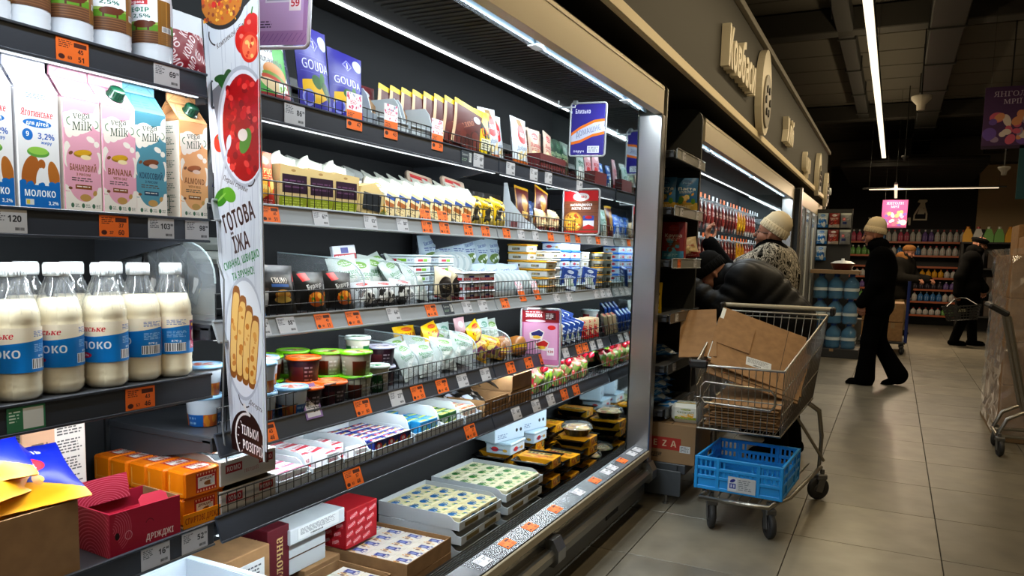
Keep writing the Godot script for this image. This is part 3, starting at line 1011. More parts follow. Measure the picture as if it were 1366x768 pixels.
func gable_carton(o: Node3D, key: String, w: float, h: float, dp: float, cap: bool, cap_c: Color) -> void:
	var b := M.new()
	var f := uv(key + "_front")
	b.box(V(0, h / 2, 0), V(w, h, dp), 0.0015, {"f": f, "r": uv(key + "_side"), "l": uv(key + "_side"), "b": f, "t": uv(key + "_roof"), "u": uv(key + "_roof")})
	part(b, "body", print_mat(key + "_front", "gloss"), o)
	b = M.new()
	var r := uv(key + "_roof")
	var g := 0.038
	var W := w / 2
	var D := dp / 2
	b.quad(V(-W, h, D), V(W, h, D), V(W, h + g, 0.003), V(-W, h + g, 0.003), r)
	b.quad(V(W, h, -D), V(-W, h, -D), V(-W, h + g, -0.003), V(W, h + g, -0.003), r)
	for s in [-1, 1]:   # the folded-in gable ends
		var i := V(s * (W - w * 0.3), h + g * 0.72, 0)
		var p := [V(s * W, h, D), V(s * W, h, -D), V(s * W, h + g, -0.003), V(s * W, h + g, 0.003)]
		for k in 4:
			if s > 0:
				b.tri(p[k], p[(k + 1) % 4], i, r.position, r.position + W(r.size.x, 0), r.get_center())
			else:
				b.tri(p[(k + 1) % 4], p[k], i, r.position, r.position + W(r.size.x, 0), r.get_center())
	b.box(V(0, h + g + 0.008, 0), V(w, 0.017, 0.005), 0.001, {"f": r, "b": r, "all": Rect2(r.get_center(), Vector2.ZERO)})
	part(b, "gable_top", print_mat(key + "_roof", "gloss"), o)
	if cap:
		b = M.new().sm(1)
		b.t = Transform3D(Basis(Vector3.RIGHT, 0.72), V(0.006, h + g * 0.55, D * 0.5))
		b.lathe(P2([W(0.0165, -0.002), W(0.0165, 0.002), W(0.0135, 0.003), W(0.0135, 0.015), W(0.012, 0.017), W(0, 0.017)]), 20)
		for k in 20:
			b.cyl(V(0.0137 * sin(TAU * k / 20), 0.003, 0.0137 * cos(TAU * k / 20)), V(0.0137 * sin(TAU * k / 20), 0.015, 0.0137 * cos(TAU * k / 20)), 0.0007, 4)
		part(b, "screw_cap", mat("cap_" + cap_c.to_html(false), cap_c, 0.35), o)

func bottle_art() -> void:
	var a := Art.new(560, 250, Color(0.05, 0.45, 0.75))
	a.rect(0, 0, 560, 62, Color(0.93, 0.89, 0.8)).poly(P2([W(0, 60), W(140, 88), W(250, 92), W(350, 78), W(560, 40), W(560, 0), W(0, 0)]), Color(0.93, 0.89, 0.8))
	a.text("Яготинське", 200, 44, 34, Color(0.78, 0.1, 0.16), 1, "serifbold", 180, 0, -0.2)
	a.text("МОЛОКО", 215, 144, 44, Color(0.93, 0.94, 0.96), 1, "bold", 190).ell(200, 206, 34, 18, Color(0.8, 0.12, 0.3)).text("2,5%", 200, 206, 14, Color.WHITE, 1)
	a.fine(360, 22, 90, 4, 9, Color(0.35, 0.45, 0.7), 4).fine(360, 96, 100, 5, 9, Color(0.6, 0.75, 0.9), 5).text("870 g", 400, 162, 13, Color.WHITE, 1).bars(352, 178, 90, 52, 6)
	a.rect(470, 30, 84, 190, Color(0.75, 0.2, 0.38)).rect(476, 36, 72, 60, Color(0.25, 0.2, 0.45)).ell(512, 130, 28, 44, Color(0.9, 0.85, 0.85)).ell(492, 60, 12, 12, Color(0.9, 0.7, 0.2)).fine(480, 196, 64, 2, 9, Color(0.95, 0.85, 0.88), 2)
	art("bottle_label", a)
	a = Art.new(560, 330, Color(0.9, 0.9, 0.92))
	a.rect(0, 232, 560, 98, Color(0.36, 0.22, 0.14))
	for x in [0, 280]:
		a.rect(x, 0, 70, 330, Color(0.5, 0.34, 0.14)).rect(x + 6, 0, 8, 330, Color(0.5, 0.32, 0.1)).rect(x + 40, 0, 5, 330, Color(0.7, 0.5, 0.24))
		a.rect(x + 70, 175, 210, 62, Color(0.33, 0.52, 0.12)).rect(x + 70, 170, 210, 20, Color(0.55, 0.66, 0.3))
		a.ell(x + 215, 192, 46, 28, Color(0.35, 0.16, 0.09)).ell(x + 256, 178, 15, 14, Color(0.35, 0.16, 0.09)).rect(x + 182, 210, 8, 26, Color(0.3, 0.13, 0.08)).rect(x + 236, 210, 8, 26, Color(0.3, 0.13, 0.08))
		for k in 5:
			a.rect(x, 240 + 17 * k, 280, 5, Color(0.5, 0.34, 0.22))
		a.rect(x + 130, 12, 110, 36, Color(0.75, 0.1, 0.15)).text("Ферма", x + 185, 30, 22, Color.WHITE, 1, "bold", 80).text("КЕФІР", x + 190, 86, 34, Color(0.1, 0.42, 0.32), 1, "bold", 110).text("2,5%", x + 210, 132, 26, Color(0.1, 0.35, 0.3), 1)
		a.bars(x + 20, 195, 50, 36, 8)
	art("kefir_label", a)

func bottle(o: Node3D, key: String, r: float, y0: float, y1: float, content: Color, clear: bool) -> void:
	var h := 0.2
	var prof := P2([W(0, 0.002), W(r * 0.8, 0.0), W(r * 0.97, 0.008), W(r, 0.02), W(r * 0.97, 0.026), W(r, 0.031), W(r * 0.975, 0.036), W(r, 0.041), W(r, 0.128), W(r * 0.97, 0.132), W(r, 0.136), W(r * 0.97, 0.15), W(r * 0.82, 0.172), W(r * 0.6, 0.196), W(r * 0.48, 0.209), W(r * 0.46, 0.218)])
	if clear:
		var b := M.new().sm(1)
		b.lathe(prof, 28)
		for k in 14:
			var a := TAU * k / 14
			b.cyl(V(sin(a) * r * 0.965, 0.15, cos(a) * r * 0.965), V(sin(a) * r * 0.56, 0.2, cos(a) * r * 0.56), 0.0009, 4)
		part(b, "bottle", glass("clear_bottle", Color(0.95, 0.97, 1.0), 0.06, 0.04), o)
		b = M.new().sm(1)
		var q := P2([W(0, 0.004)])
		for p in prof:
			if p.y < 0.185:
				q.append(W(maxf(p.x - 0.0012, 0.0), p.y + 0.0015))
		q.append(W(0, 0.1735))
		b.lathe(q, 28)
		part(b, "milk", mat("milk_fill", content, 0.45), o)
	else:
		var b := M.new().sm(1)
		b.lathe(prof, 28)
		part(b, "bottle", mat("white_bottle", content, 0.3), o)
	var l := M.new().sm(1)
	l.lathe(P2([W(r + 0.0006, y0), W(r + 0.0006, y1)]), 28, uv(key))
	part(l, "label_sleeve", print_mat(key, "film"), o)
	var c := M.new().sm(1)
	c.lathe(P2([W(r * 0.46, 0.213), W(r * 0.53, 0.213), W(r * 0.53, 0.234), W(r * 0.49, 0.237), W(0, 0.237)]), 24)
	for k in 30:
		var a := TAU * k / 30
		c.cyl(V(sin(a) * r * 0.535, 0.216, cos(a) * r * 0.535), V(sin(a) * r * 0.535, 0.233, cos(a) * r * 0.535), 0.0006, 3)
	part(c, "screw_cap", mat("cap_white", Color(0.88, 0.89, 0.9), 0.35), o)

func open_box(o: Node3D, w: float, h: float, d: float, th: float, m: Material, front_cut := 0.0, called := "wall_panel") -> void:
	var b := M.new()
	b.box(V(0, th / 2, 0), V(w, th, d))
	part(b, "base_panel", m, o)
	for s in [-1, 1]:
		b = M.new()
		if front_cut > 0.0:   # side panels drop towards the front in a curve
			b.t = Transform3D(Basis(Vector3.UP, -PI / 2), V(s * (w / 2 - th / 2), 0, 0))
			b.prism(P2([W(-d / 2, 0), W(d / 2, 0), W(d / 2, h - front_cut), W(d / 2 - 0.02, h - front_cut * 0.9), W(d / 2 - 0.035, h - front_cut * 0.25), W(d / 2 - 0.05, h), W(-d / 2, h)]), -th / 2, th / 2)
		else:
			b.box(V(s * (w / 2 - th / 2), h / 2, 0), V(th, h, d))
		part(b, "side_panel", m, o)
		b = M.new()
		var hh := h - (front_cut if s > 0 else 0.0)
		b.box(V(0, hh / 2, s * (d / 2 - th / 2)), V(w - 2 * th, hh, th))
		part(b, "end_panel", m, o)

func milk_section() -> void:
	bottle_art()
	milk_carton_art()
	var brown := Color(0.5, 0.28, 0.12)
	carton_art("ban", Color(0.87, 0.62, 0.7), ["БАНАНОВИЙ", "З РИСОМ"], Color(0.8, 0.6, 0.12), brown)
	carton_art("ban2", Color(0.87, 0.62, 0.7), ["BANANA", "WITH OAT"], Color(0.8, 0.6, 0.12), brown)
	carton_art("coc", Color(0.3, 0.53, 0.6), ["КОКОСОВИЙ", "З РИСОМ"], Color(0.45, 0.25, 0.15), Color(0.1, 0.22, 0.32))
	carton_art("alm", Color(0.87, 0.63, 0.42), ["ALMOND", "WITH RICE"], Color(0.6, 0.32, 0.14), brown)
	var kz := [-0.769, -0.836, -0.915, -0.993, -1.087]
	var kl := ["cut by the picture's edge", "above the orange price tag's left end", "above the orange price tag's right end", "in the middle, label turned half away", "last before the red and white cheese bag"]
	for k in 5:
		stand(make("kefir", "kefir_bottle", func(o): bottle(o, "kefir_label", 0.0385, 0.052, 0.136, Color(0.86, 0.87, 0.9), false)), V(-1.355, 1.592, kz[k]), [30, 60, 20, 12, -22][k])
		tag(get_child(-1), "white ribbed kefir bottle with brown fence label, %s" % kl[k], "bottle", "kefir bottles on the top milk shelf")
	var cs := [["milk", -0.735, "white and blue milk carton cut off by the picture's left edge", 0], ["milk", -0.8125, "whole white and blue milk carton with a brown-spotted print", 0], ["ban", -0.8895, "pink banana drink carton without a screw cap", 0], ["ban2", -0.961, "pink banana drink carton with a dark green screw cap", 1], ["coc", -1.029, "teal coconut drink carton between the pink and the orange one", 0], ["alm", -1.13, "orange almond drink carton with green cap, beside the banner", 1]]
	for c in cs:
		var o := make("carton_" + c[0], "drink_carton", func(o): gable_carton(o, c[0], 0.0705, 0.2, 0.0705, c[3] == 1, Color(0.02, 0.2, 0.13)))
		stand(o, V(-1.327, 1.302, c[1]), [2.0, -1.0, 0.0, 1.0, -2.0, 0.0][cs.find(c)])
		tag(o, c[2], "carton", "drink cartons on the second milk shelf")
	var bz := [-0.797, -0.88, -0.966, -1.048, -1.119]
	var by := [40, 34, 40, 78, 104]
	var bl := ["first whole one from the left", "second from the left, barcode showing", "third from the left, above the orange tag", "fourth from the left, barcode facing out", "last one, pink label panel showing"]
	for k in 9:
		var o := make("milk_bottle", "milk_bottle", func(o): bottle(o, "bottle_label", 0.0405, 0.05, 0.127, Color(0.94, 0.89, 0.76), true))
		if k < 5:
			stand(o, V(-1.355 - 0.008 * (k % 2), 0.98, bz[k]), -by[k])
			tag(o, "clear milk bottle in the front row, %s" % bl[k], "bottle", "milk bottles on the third milk shelf")
		elif k < 8:
			stand(o, V(-1.445, 0.98, [-0.874, -0.963, -1.048][k - 5]), 25 * k)
			tag(o, "milk bottle in the back row, %s white cap from the left" % nth(k - 5), "bottle", "milk bottles on the third milk shelf")
		else:
			stand(o, V(-1.355, 0.98, -0.712), -20)
			tag(o, "milk bottle with blue label, only its right edge in the picture", "bottle", "milk bottles on the third milk shelf")
	var board := mat("cardboard", Color(0.6, 0.45, 0.29), 0.85)
	board.albedo_texture = noise_tex(0.02, Color(0.86, 0.86, 0.86), Color.WHITE, 21, 4)
	board.uv1_triplanar = true
	board.uv1_scale = V(3, 3, 3)
	var bx := thing("cardboard_box", "open brown cardboard box of noodle bags at the lower left", "box")
	open_box(bx, 0.36, 0.138, 0.3, 0.004, board)
	var a := Art.new(140, 160, Color(0.6, 0.45, 0.29))
	for k in 9:
		a.line(60, 120, 60 + 70 * cos(-0.5 - 0.24 * k), 120 + 100 * sin(-0.5 - 0.24 * k), 4, Color(0.12, 0.18, 0.12))
	a.ell(60, 130, 46, 22, Color(0.15, 0.24, 0.16)).ell(60, 130, 38, 16, Color(0.6, 0.45, 0.29))
	var b := M.new()
	art("box_stamp", a)
	b.quad(V(-0.055, 0.0, 0), V(0.055, 0.0, 0), V(0.055, 0.12, 0), V(-0.055, 0.12, 0), uv("box_stamp"))
	part(b, "printed_plant", print_mat("box_stamp"), bx, Transform3D(Basis(), V(-0.05, 0.01, 0.1507)))
	stand(bx, V(-1.425, 0.66, -0.667))
	a = Art.new(300, 200, Color(0.03, 0.1, 0.55))
	a.poly(P2([W(0, 160), W(150, 140), W(300, 168), W(300, 200), W(0, 200)]), Color(0.92, 0.62, 0.05)).ell(130, 92, 92, 30, Color(0.82, 0.1, 0.16)).ell(130, 92, 84, 24, Color(0.85, 0.15, 0.2)).text("Сімейна", 130, 92, 22, Color.WHITE, 1, "serifbold", 130)
	a.text("ВЕРМІШЕЛЬ", 150, 40, 20, Color(0.85, 0.88, 0.95), 1, "bold", 170).blobs(70, 122, 130, 24, 14, 5, 18, [Color(0.9, 0.7, 0.2), Color(0.8, 0.5, 0.1)], 8)
	art("noodle", a)
	var nz := [[-1.31, 0.795, -0.7, 6, -58], [-1.3, 0.802, -0.775, -8, -60], [-1.315, 0.828, -0.77, 14, -62], [-1.335, 0.855, -0.7, -12, -60], [-1.41, 0.87, -0.69, 6, -56]]
	for k in 5:
		var o := make("noodle", "noodle_bag", func(o):
			var m := M.new().sm(1)
			m.pillow(0.19, 0.15, 0.045, uv("noodle"), uv("noodle"), 0.07, 0.1, 4)
			part(m, "bag", print_mat("noodle", "film"), o))
		stand(o, V(nz[k][0] + 0.02, nz[k][1], nz[k][2]), nz[k][3], nz[k][4])
		tag(o, "blue and yellow noodle bag in the brown box, %s" % ["lowest at its front left corner", "second from the bottom", "reaching its right corner", "on top with the red oval showing", "highest at the back"][k], "bag", "noodle bags in the brown box")
	a = Art.new(200, 330, Color(0.8, 0.62, 0.5))
	a.blobs(20, 40, 60, 180, 8, 26, 40, [Color(0.86, 0.84, 0.82)], 3).fine(28, 60, 60, 9, 16, Color(0.45, 0.36, 0.3), 5).rect(100, 0, 100, 330, Color(0.84, 0.8, 0.77))
	for k in 6:
		a.fine(108, 14 + 50 * k, 84, 5, 8, Color(0.3, 0.28, 0.28), 50 + k)
	art("cream_pack", a)
	var cp := thing("drink_carton", "beige carton with fine print standing behind the noodle bags", "carton")
	b = M.new()
	b.box(V(0, 0.125, 0), V(0.13, 0.25, 0.07), 0.002, {"all": Rect2(uv("cream_pack").position, Vector2.ZERO), "f": uv("cream_pack"), "t": uv("cream_pack"), "l": uv("cream_pack")})
	part(b, "body", print_mat("cream_pack", "gloss"), cp)
	stand(cp, V(-1.5, 0.66, -0.93), 0)
	var red := Color(0.62, 0.1, 0.2)
	a = Art.new(420, 210, red)
	a.text("ДРІЖДЖІ", 290, 160, 30, Color(0.92, 0.86, 0.87), 1, "bold", 170).arc(230, 96, 24, 200, 340, 3, red.darkened(0.5))
	for k in 9:
		a.arc(10, 80, 14 + 12 * k, -70, 60, 3, Color(0.8, 0.38, 0.45))
	a.ell(40, 112, 13, 17, Color(0.12, 0.03, 0.05)).arc(104, 120, 20, 0, 360, 3, Color(0.85, 0.6, 0.64))
	art("yeast_front", a)
	a = Art.new(210, 160, red)
	for k in 14:
		a.arc(105, 175, 16 + 13 * k, 180, 360, 4, Color(0.78, 0.35, 0.42))
	art("yeast_side", a)
	art("yeast_plain", Art.new(16, 16, red))
	var yb := thing("display_box", "open crimson display box of yeast sachets, its lid flap folded up behind", "box")
	var ym := print_mat("yeast_front", "gloss")
	b = M.new()
	b.box(V(0, 0.043, 0.058), V(0.15, 0.086, 0.004), 0, {"f": uv("yeast_front"), "all": uv("yeast_plain")})
	part(b, "front_panel", ym, yb)
	b = M.new()
	b.box(V(0, 0.043, -0.058), V(0.15, 0.086, 0.004), 0, {"all": uv("yeast_plain")})
	b.box(V(-0.02, 0.1, -0.052), V(0.11, 0.05, 0.003), 0, {"f": uv("yeast_side"), "all": uv("yeast_plain")}, Basis(Vector3.RIGHT, -0.2))
	part(b, "lid_flap", ym, yb)
	for s in [-1, 1]:
		b = M.new()
		b.box(V(s * 0.073, 0.043, 0), V(0.004, 0.086, 0.112), 0, {"l": uv("yeast_side"), "r": uv("yeast_plain"), "all": uv("yeast_plain")})
		part(b, "side_panel", ym if s < 0 else board, yb)
	b = M.new()
	b.box(V(0, 0.002, 0), V(0.145, 0.004, 0.112))
	part(b, "base_panel", board, yb)
	b = M.new()
	b.prism(P2([W(-0.03, 0), W(0.03, 0), W(0.03, 0.014), W(0.02, 0.022), W(-0.02, 0.022), W(-0.03, 0.014)]), 0, 0.002)
	part(b, "tab", mat("yeast_tab", Color(0.8, 0.2, 0.3), 0.4), yb, Transform3D(Basis(Vector3.RIGHT, -0.5), V(0.02, 0.084, 0.056)))
	stand(yb, V(-1.342, 0.66, -0.995), -4)
	a = Art.new(120, 90, Color(0.86, 0.82, 0.82))
	a.rect(0, 0, 120, 14, Color(0.75, 0.15, 0.25)).fine(10, 24, 90, 6, 9, Color(0.4, 0.3, 0.3), 3)
	art("sachet", a)
	for k in 6:
		var o := make("sachet", "yeast_sachet", func(o):
			var m := M.new().sm(1)
			m.pillow(0.062, 0.062, 0.012, uv("sachet"), uv("sachet"), 0.08, 0.1, 7, 5, 6)
			part(m, "packet", print_mat("sachet", "film"), o))
		stand(o, V(-1.312 - 0.014 * (k / 2), 0.666, -0.962 - 0.064 * (k % 2)), -4, -8)
		tag(o, "white yeast sachet in the crimson box, %s row from its front, %s" % [nth(k / 2), ["left", "right"][k % 2]], "sachet", "yeast sachets in the crimson box")
	a = Art.new(240, 120, Color(0.9, 0.45, 0.03))
	a.rect(60, 8, 130, 104, Color(0.7, 0.1, 0.08))
	for k in 7:
		a.poly(P2([W(66 + 18 * k, 12), W(78 + 18 * k, 12), W(72 + 18 * k, 26)]), Color(0.95, 0.75, 0.6)).poly(P2([W(66 + 18 * k, 108), W(78 + 18 * k, 108), W(72 + 18 * k, 94)]), Color(0.95, 0.75, 0.6))
	a.rect(72, 32, 106, 58, Color(0.9, 0.86, 0.84)).text("ДРІЖДЖІ", 124, 44, 12, Color(0.35, 0.15, 0.1), 1, "bold", 80).ell(140, 70, 30, 12, Color(0.55, 0.32, 0.14)).rect(150, 52, 22, 26, Color(0.8, 0.8, 0.82)).rect(160, 34, 16, 8, Color(0.75, 0.1, 0.15))
	art("yeast_block", a)
	a = Art.new(60, 60, Color(0.92, 0.5, 0.03))
	a.line(8, 8, 8, 56, 2, Color(0.98, 0.75, 0.4)).line(8, 50, 56, 50, 2, Color(0.98, 0.75, 0.4))
	art("yeast_end", a)
	var br := thing("display_tray", "low orange cardboard tray lettered for spirit yeast, holding the orange blocks", "tray")
	a = Art.new(260, 60, Color(0.92, 0.55, 0.04))
	a.text("СПИРТОВІ ДРІЖДЖІ", 130, 30, 26, Color(0.62, 0.22, 0.05), 1, "bold", 236)
	art("yeast_tray", a)
	b = M.new()
	b.box(V(0, 0.015, 0.131), V(0.108, 0.03, 0.002), 0, {"f": uv("yeast_tray"), "all": uv("yeast_end")})
	part(b, "front_panel", print_mat("yeast_tray", "gloss"), br)
	b = M.new()
	b.box(V(0, 0.001, 0), V(0.108, 0.002, 0.26))
	part(b, "base_panel", board, br)
	stand(br, V(-1.427, 0.66, -1.152), -3)
	for k in 9:
		var layer := k / 5 if k < 10 else 1
		var o := make("yeast_block", "yeast_block", func(o):
			var m := M.new()
			var e := uv("yeast_end")
			m.box(V(0, 0.029, 0), V(0.106, 0.058, 0.058), 0.004, {"f": uv("yeast_block"), "b": uv("yeast_block"), "t": uv("yeast_block"), "l": e, "r": e, "u": e, "all": e})
			part(m, "wrapper", print_mat("yeast_block", "gloss"), o))
		var i := k if k < 4 else k - 4
		stand(o, V(-1.333 - 0.0595 * i + (0.006 if k >= 4 else 0.0), 0.6625 + (0.0585 if k >= 4 else 0.0), -1.152 + 0.003 * (i % 2)), -3)
		tag(o, "orange yeast block with red label, %s in the %s layer" % [["foremost", "second from the front", "third from the front", "fourth from the front", "rearmost"][i], "upper" if k >= 4 else "lower"], "packet", "orange yeast blocks")
	var bin := thing("storage_bin", "translucent white plastic bin under the lowest milk shelf, its rim showing", "bin")
	open_box(bin, 0.5, 0.28, 0.36, 0.003, glass("bin_plastic", Color(0.85, 0.9, 0.95), 0.72, 0.3))
	b = M.new().sm(1)
	b.tube(P3([V(-0.255, 0.28, 0.185), V(0.255, 0.28, 0.185), V(0.255, 0.28, -0.185), V(-0.255, 0.28, -0.185)]), 0.008, 6, -1, true)
	part(b, "rim", mat("bin_rim", Color(0.78, 0.84, 0.9), 0.3), bin)
	stand(bin, V(-1.3, 0.2255, -1.0))

# ---------- banner and sign holders ----------
func banner_art() -> void:
	var w := 256
	var a := Art.new(w, 1536, Color(0.8, 0.82, 0.87))
	for k in 60:
		a.rect(rng.randf() * w, rng.randf() * 1400, 2, rng.randf_range(60, 320), Color(0.7, 0.72, 0.79))
	for k in 4:
		a.rect(62 * k + 20, 0, 2, 1536, Color(0.62, 0.65, 0.73))
	a.ell(92, 8, 112, 100, Color(0.14, 0.13, 0.14)).ell(92, 6, 98, 88, Color(0.72, 0.42, 0.1)).line(190, 40, 244, 6, 20, Color(0.16, 0.15, 0.16))
	a.blobs(6, -40, 172, 120, 90, 3, 9, [Color(0.9, 0.62, 0.15), Color(0.75, 0.3, 0.1), Color(0.5, 0.2, 0.12), Color(0.88, 0.72, 0.3)], 9).blobs(50, -30, 90, 60, 12, 8, 16, [Color(0.8, 0.1, 0.08), Color(0.55, 0.1, 0.08)], 3)
	a.text("Комплексні обіди", 130, 128, 17, Color(0.2, 0.15, 0.16), 1, "reg", 150, -24, -0.2).arc(60, 120, 34, 100, 200, 5, Color(0.15, 0.12, 0.14))
	for q in [[190, 150, 42], [226, 110, 36]]:
		a.ell(q[0], q[1], q[2], q[2] + 4, Color(0.78, 0.1, 0.08)).ell(q[0] - 12, q[1] - 12, 10, 8, Color(0.95, 0.45, 0.38)).line(q[0], q[1] - q[2], q[0] + 6, q[1] - q[2] - 22, 5, Color(0.2, 0.45, 0.15))
	a.ell(214, 176, 44, 48, Color(0.82, 0.16, 0.1)).ell(214, 176, 34, 38, Color(0.92, 0.42, 0.28)).blobs(194, 150, 40, 54, 9, 5, 9, [Color(0.95, 0.75, 0.45), Color(0.8, 0.2, 0.12)], 5)
	a.poly(P2([W(20, 300), W(120, 250), W(150, 340), W(70, 560)]), Color(0.42, 0.42, 0.46))
	for k in 9:
		a.ell(70 + 9 * k, 262 + 18 * (k % 3), 30, 13, Color(0.14, 0.3 + 0.03 * (k % 3), 0.14), 40 * k)
	a.ell(44, 470, 26, 30, Color(0.8, 0.18, 0.08)).ell(48, 452, 10, 8, Color(0.2, 0.4, 0.15))
	a.ell(170, 425, 128, 196, Color(0.66, 0.68, 0.74)).ell(172, 425, 117, 183, Color(0.84, 0.85, 0.9)).ell(176, 428, 108, 172, Color(0.62, 0.03, 0.05))
	a.blobs(90, 280, 170, 290, 90, 5, 16, [Color(0.78, 0.05, 0.07), Color(0.5, 0.02, 0.05), Color(0.85, 0.22, 0.2), Color(0.68, 0.03, 0.1)], 12)
	a.ell(180, 470, 26, 44, Color(0.3, 0.5, 0.16), 30).ell(168, 450, 24, 20, Color(0.9, 0.84, 0.82)).line(30, 640, 90, 480, 9, Color(0.72, 0.73, 0.78)).ell(95, 470, 12, 26, Color(0.8, 0.8, 0.84), 20)
	a.text("Перші страви", 120, 606, 17, Color(0.2, 0.15, 0.16), 1, "reg", 132, 20, -0.2).arc(196, 590, 26, 10, 110, 5, Color(0.15, 0.12, 0.14))
	a.ell(40, 650, 42, 26, Color(0.22, 0.5, 0.12), -30).ell(84, 642, 36, 24, Color(0.35, 0.62, 0.16), 20).ell(40, 650, 30, 4, Color(0.5, 0.72, 0.3), -30)
	a.text("ГОТОВА", 128, 716, 62, Color(0.22, 0.12, 0.11), 1, "bold", 176, -17).text("ЇЖА", 136, 800, 58, Color(0.22, 0.12, 0.11), 1, "bold", 92, -15)
	a.text("СМАЧНО, ШВИДКО", 132, 860, 26, Color(0.12, 0.42, 0.2), 1, "bold", 210, -15).text("ТА ЗРУЧНО!", 140, 905, 26, Color(0.12, 0.42, 0.2), 1, "bold", 130, -13)
	a.ell(128, 1130, 122, 215, Color(0.68, 0.7, 0.76), 6).ell(130, 1130, 112, 202, Color(0.85, 0.86, 0.9), 6)
	for k in 4:
		for lay in 2:
			var q := PackedVector2Array()
			var g: float = [1.0, 0.86][lay]
			for n in 24:
				var t := TAU * n / 24
				q.append(W(72 + 38 * k, 1110 + 20 * k) + W(signf(cos(t)) * pow(absf(cos(t)), 0.5) * 27 * g, signf(sin(t)) * pow(absf(sin(t)), 0.6) * (165 - 12 * k) * g).rotated(0.17))
			a.poly(q, [Color(0.55, 0.32, 0.12), Color(0.88, 0.7, 0.4)][lay])
		a.blobs(56 + 38 * k, 1000 + 20 * k, 30, 220, 9, 5, 13, [Color(0.74, 0.45, 0.14), Color(0.8, 0.55, 0.24)], 20 + k)
	a.text("Десерти", 190, 1352, 17, Color(0.2, 0.15, 0.16), 1, "reg", 90, 14, -0.2).arc(120, 1320, 46, 60, 170, 5, Color(0.15, 0.12, 0.14))
	var bc := Color(0.14, 0.05, 0.035)
	a.ell(120, 1510, 122, 130, bc).rect(0, 1500, 256, 36, bc).arc(126, 1478, 88, 60, 285, 9, Color(0.86, 0.84, 0.84)).line(118, 1372, 140, 1392, 12, Color(0.86, 0.84, 0.84)).ell(112, 1364, 10, 10, Color(0.86, 0.84, 0.84))
	for k in 7:
		a.line(126 + 76 * cos(1.5 + 0.42 * k), 1478 + 76 * sin(1.5 + 0.42 * k), 126 + 66 * cos(1.5 + 0.42 * k), 1478 + 66 * sin(1.5 + 0.42 * k), 4, Color(0.86, 0.84, 0.84))
	a.text("ТІЛЬКИ", 140, 1452, 34, Color(0.93, 0.9, 0.9), 1, "bold", 118, 4).text("РОЗІГРІЙ", 162, 1506, 34, Color(0.93, 0.9, 0.9), 1, "bold", 150, 4)
	art("banner", a)

func sign_frame(o: Node3D, key: String, w: float, h: float, frame_c: Color) -> void:
	var b := M.new()
	b.box(Vector3.ZERO, V(w - 0.012, h - 0.012, 0.003), 0, {"f": uv(key), "b": uv(key), "all": Rect2(uv(key).position, Vector2.ZERO)})
	part(b, "advert", print_mat(key, "gloss"), o)
	b = M.new().sm(1)
	var pts := PackedVector3Array()
	var r := 0.012
	for c in [[w / 2 - r, h / 2 - r, 0.0], [-w / 2 + r, h / 2 - r, PI / 2], [-w / 2 + r, -h / 2 + r, PI], [w / 2 - r, -h / 2 + r, PI * 1.5]]:
		for k in 4:
			pts.append(V(c[0] + r * cos(c[2] + PI / 6 * k), c[1] + r * sin(c[2] + PI / 6 * k), 0))
	b.tube(pts, 0.0042, 6, -1, true)
	part(b, "frame", mat("sign_frame_" + frame_c.to_html(false), frame_c, 0.3), o)

func sign_arm(o: Node3D, from: Vector3, to: Vector3) -> void:
	var b := M.new().sm(1)
	b.tube(P3([from, from + V(0, -0.03, 0), V(to.x, from.y - 0.03, to.z), to]), 0.004, 6)
	part(b, "arm", mat("clear_plastic_white"), o)
	b = M.new()
	b.box(to + V(0, -0.006, 0), V(0.022, 0.022, 0.014), 0.004)
	part(b, "clip", mat("clip_grey", Color(0.45, 0.46, 0.47), 0.35), o)

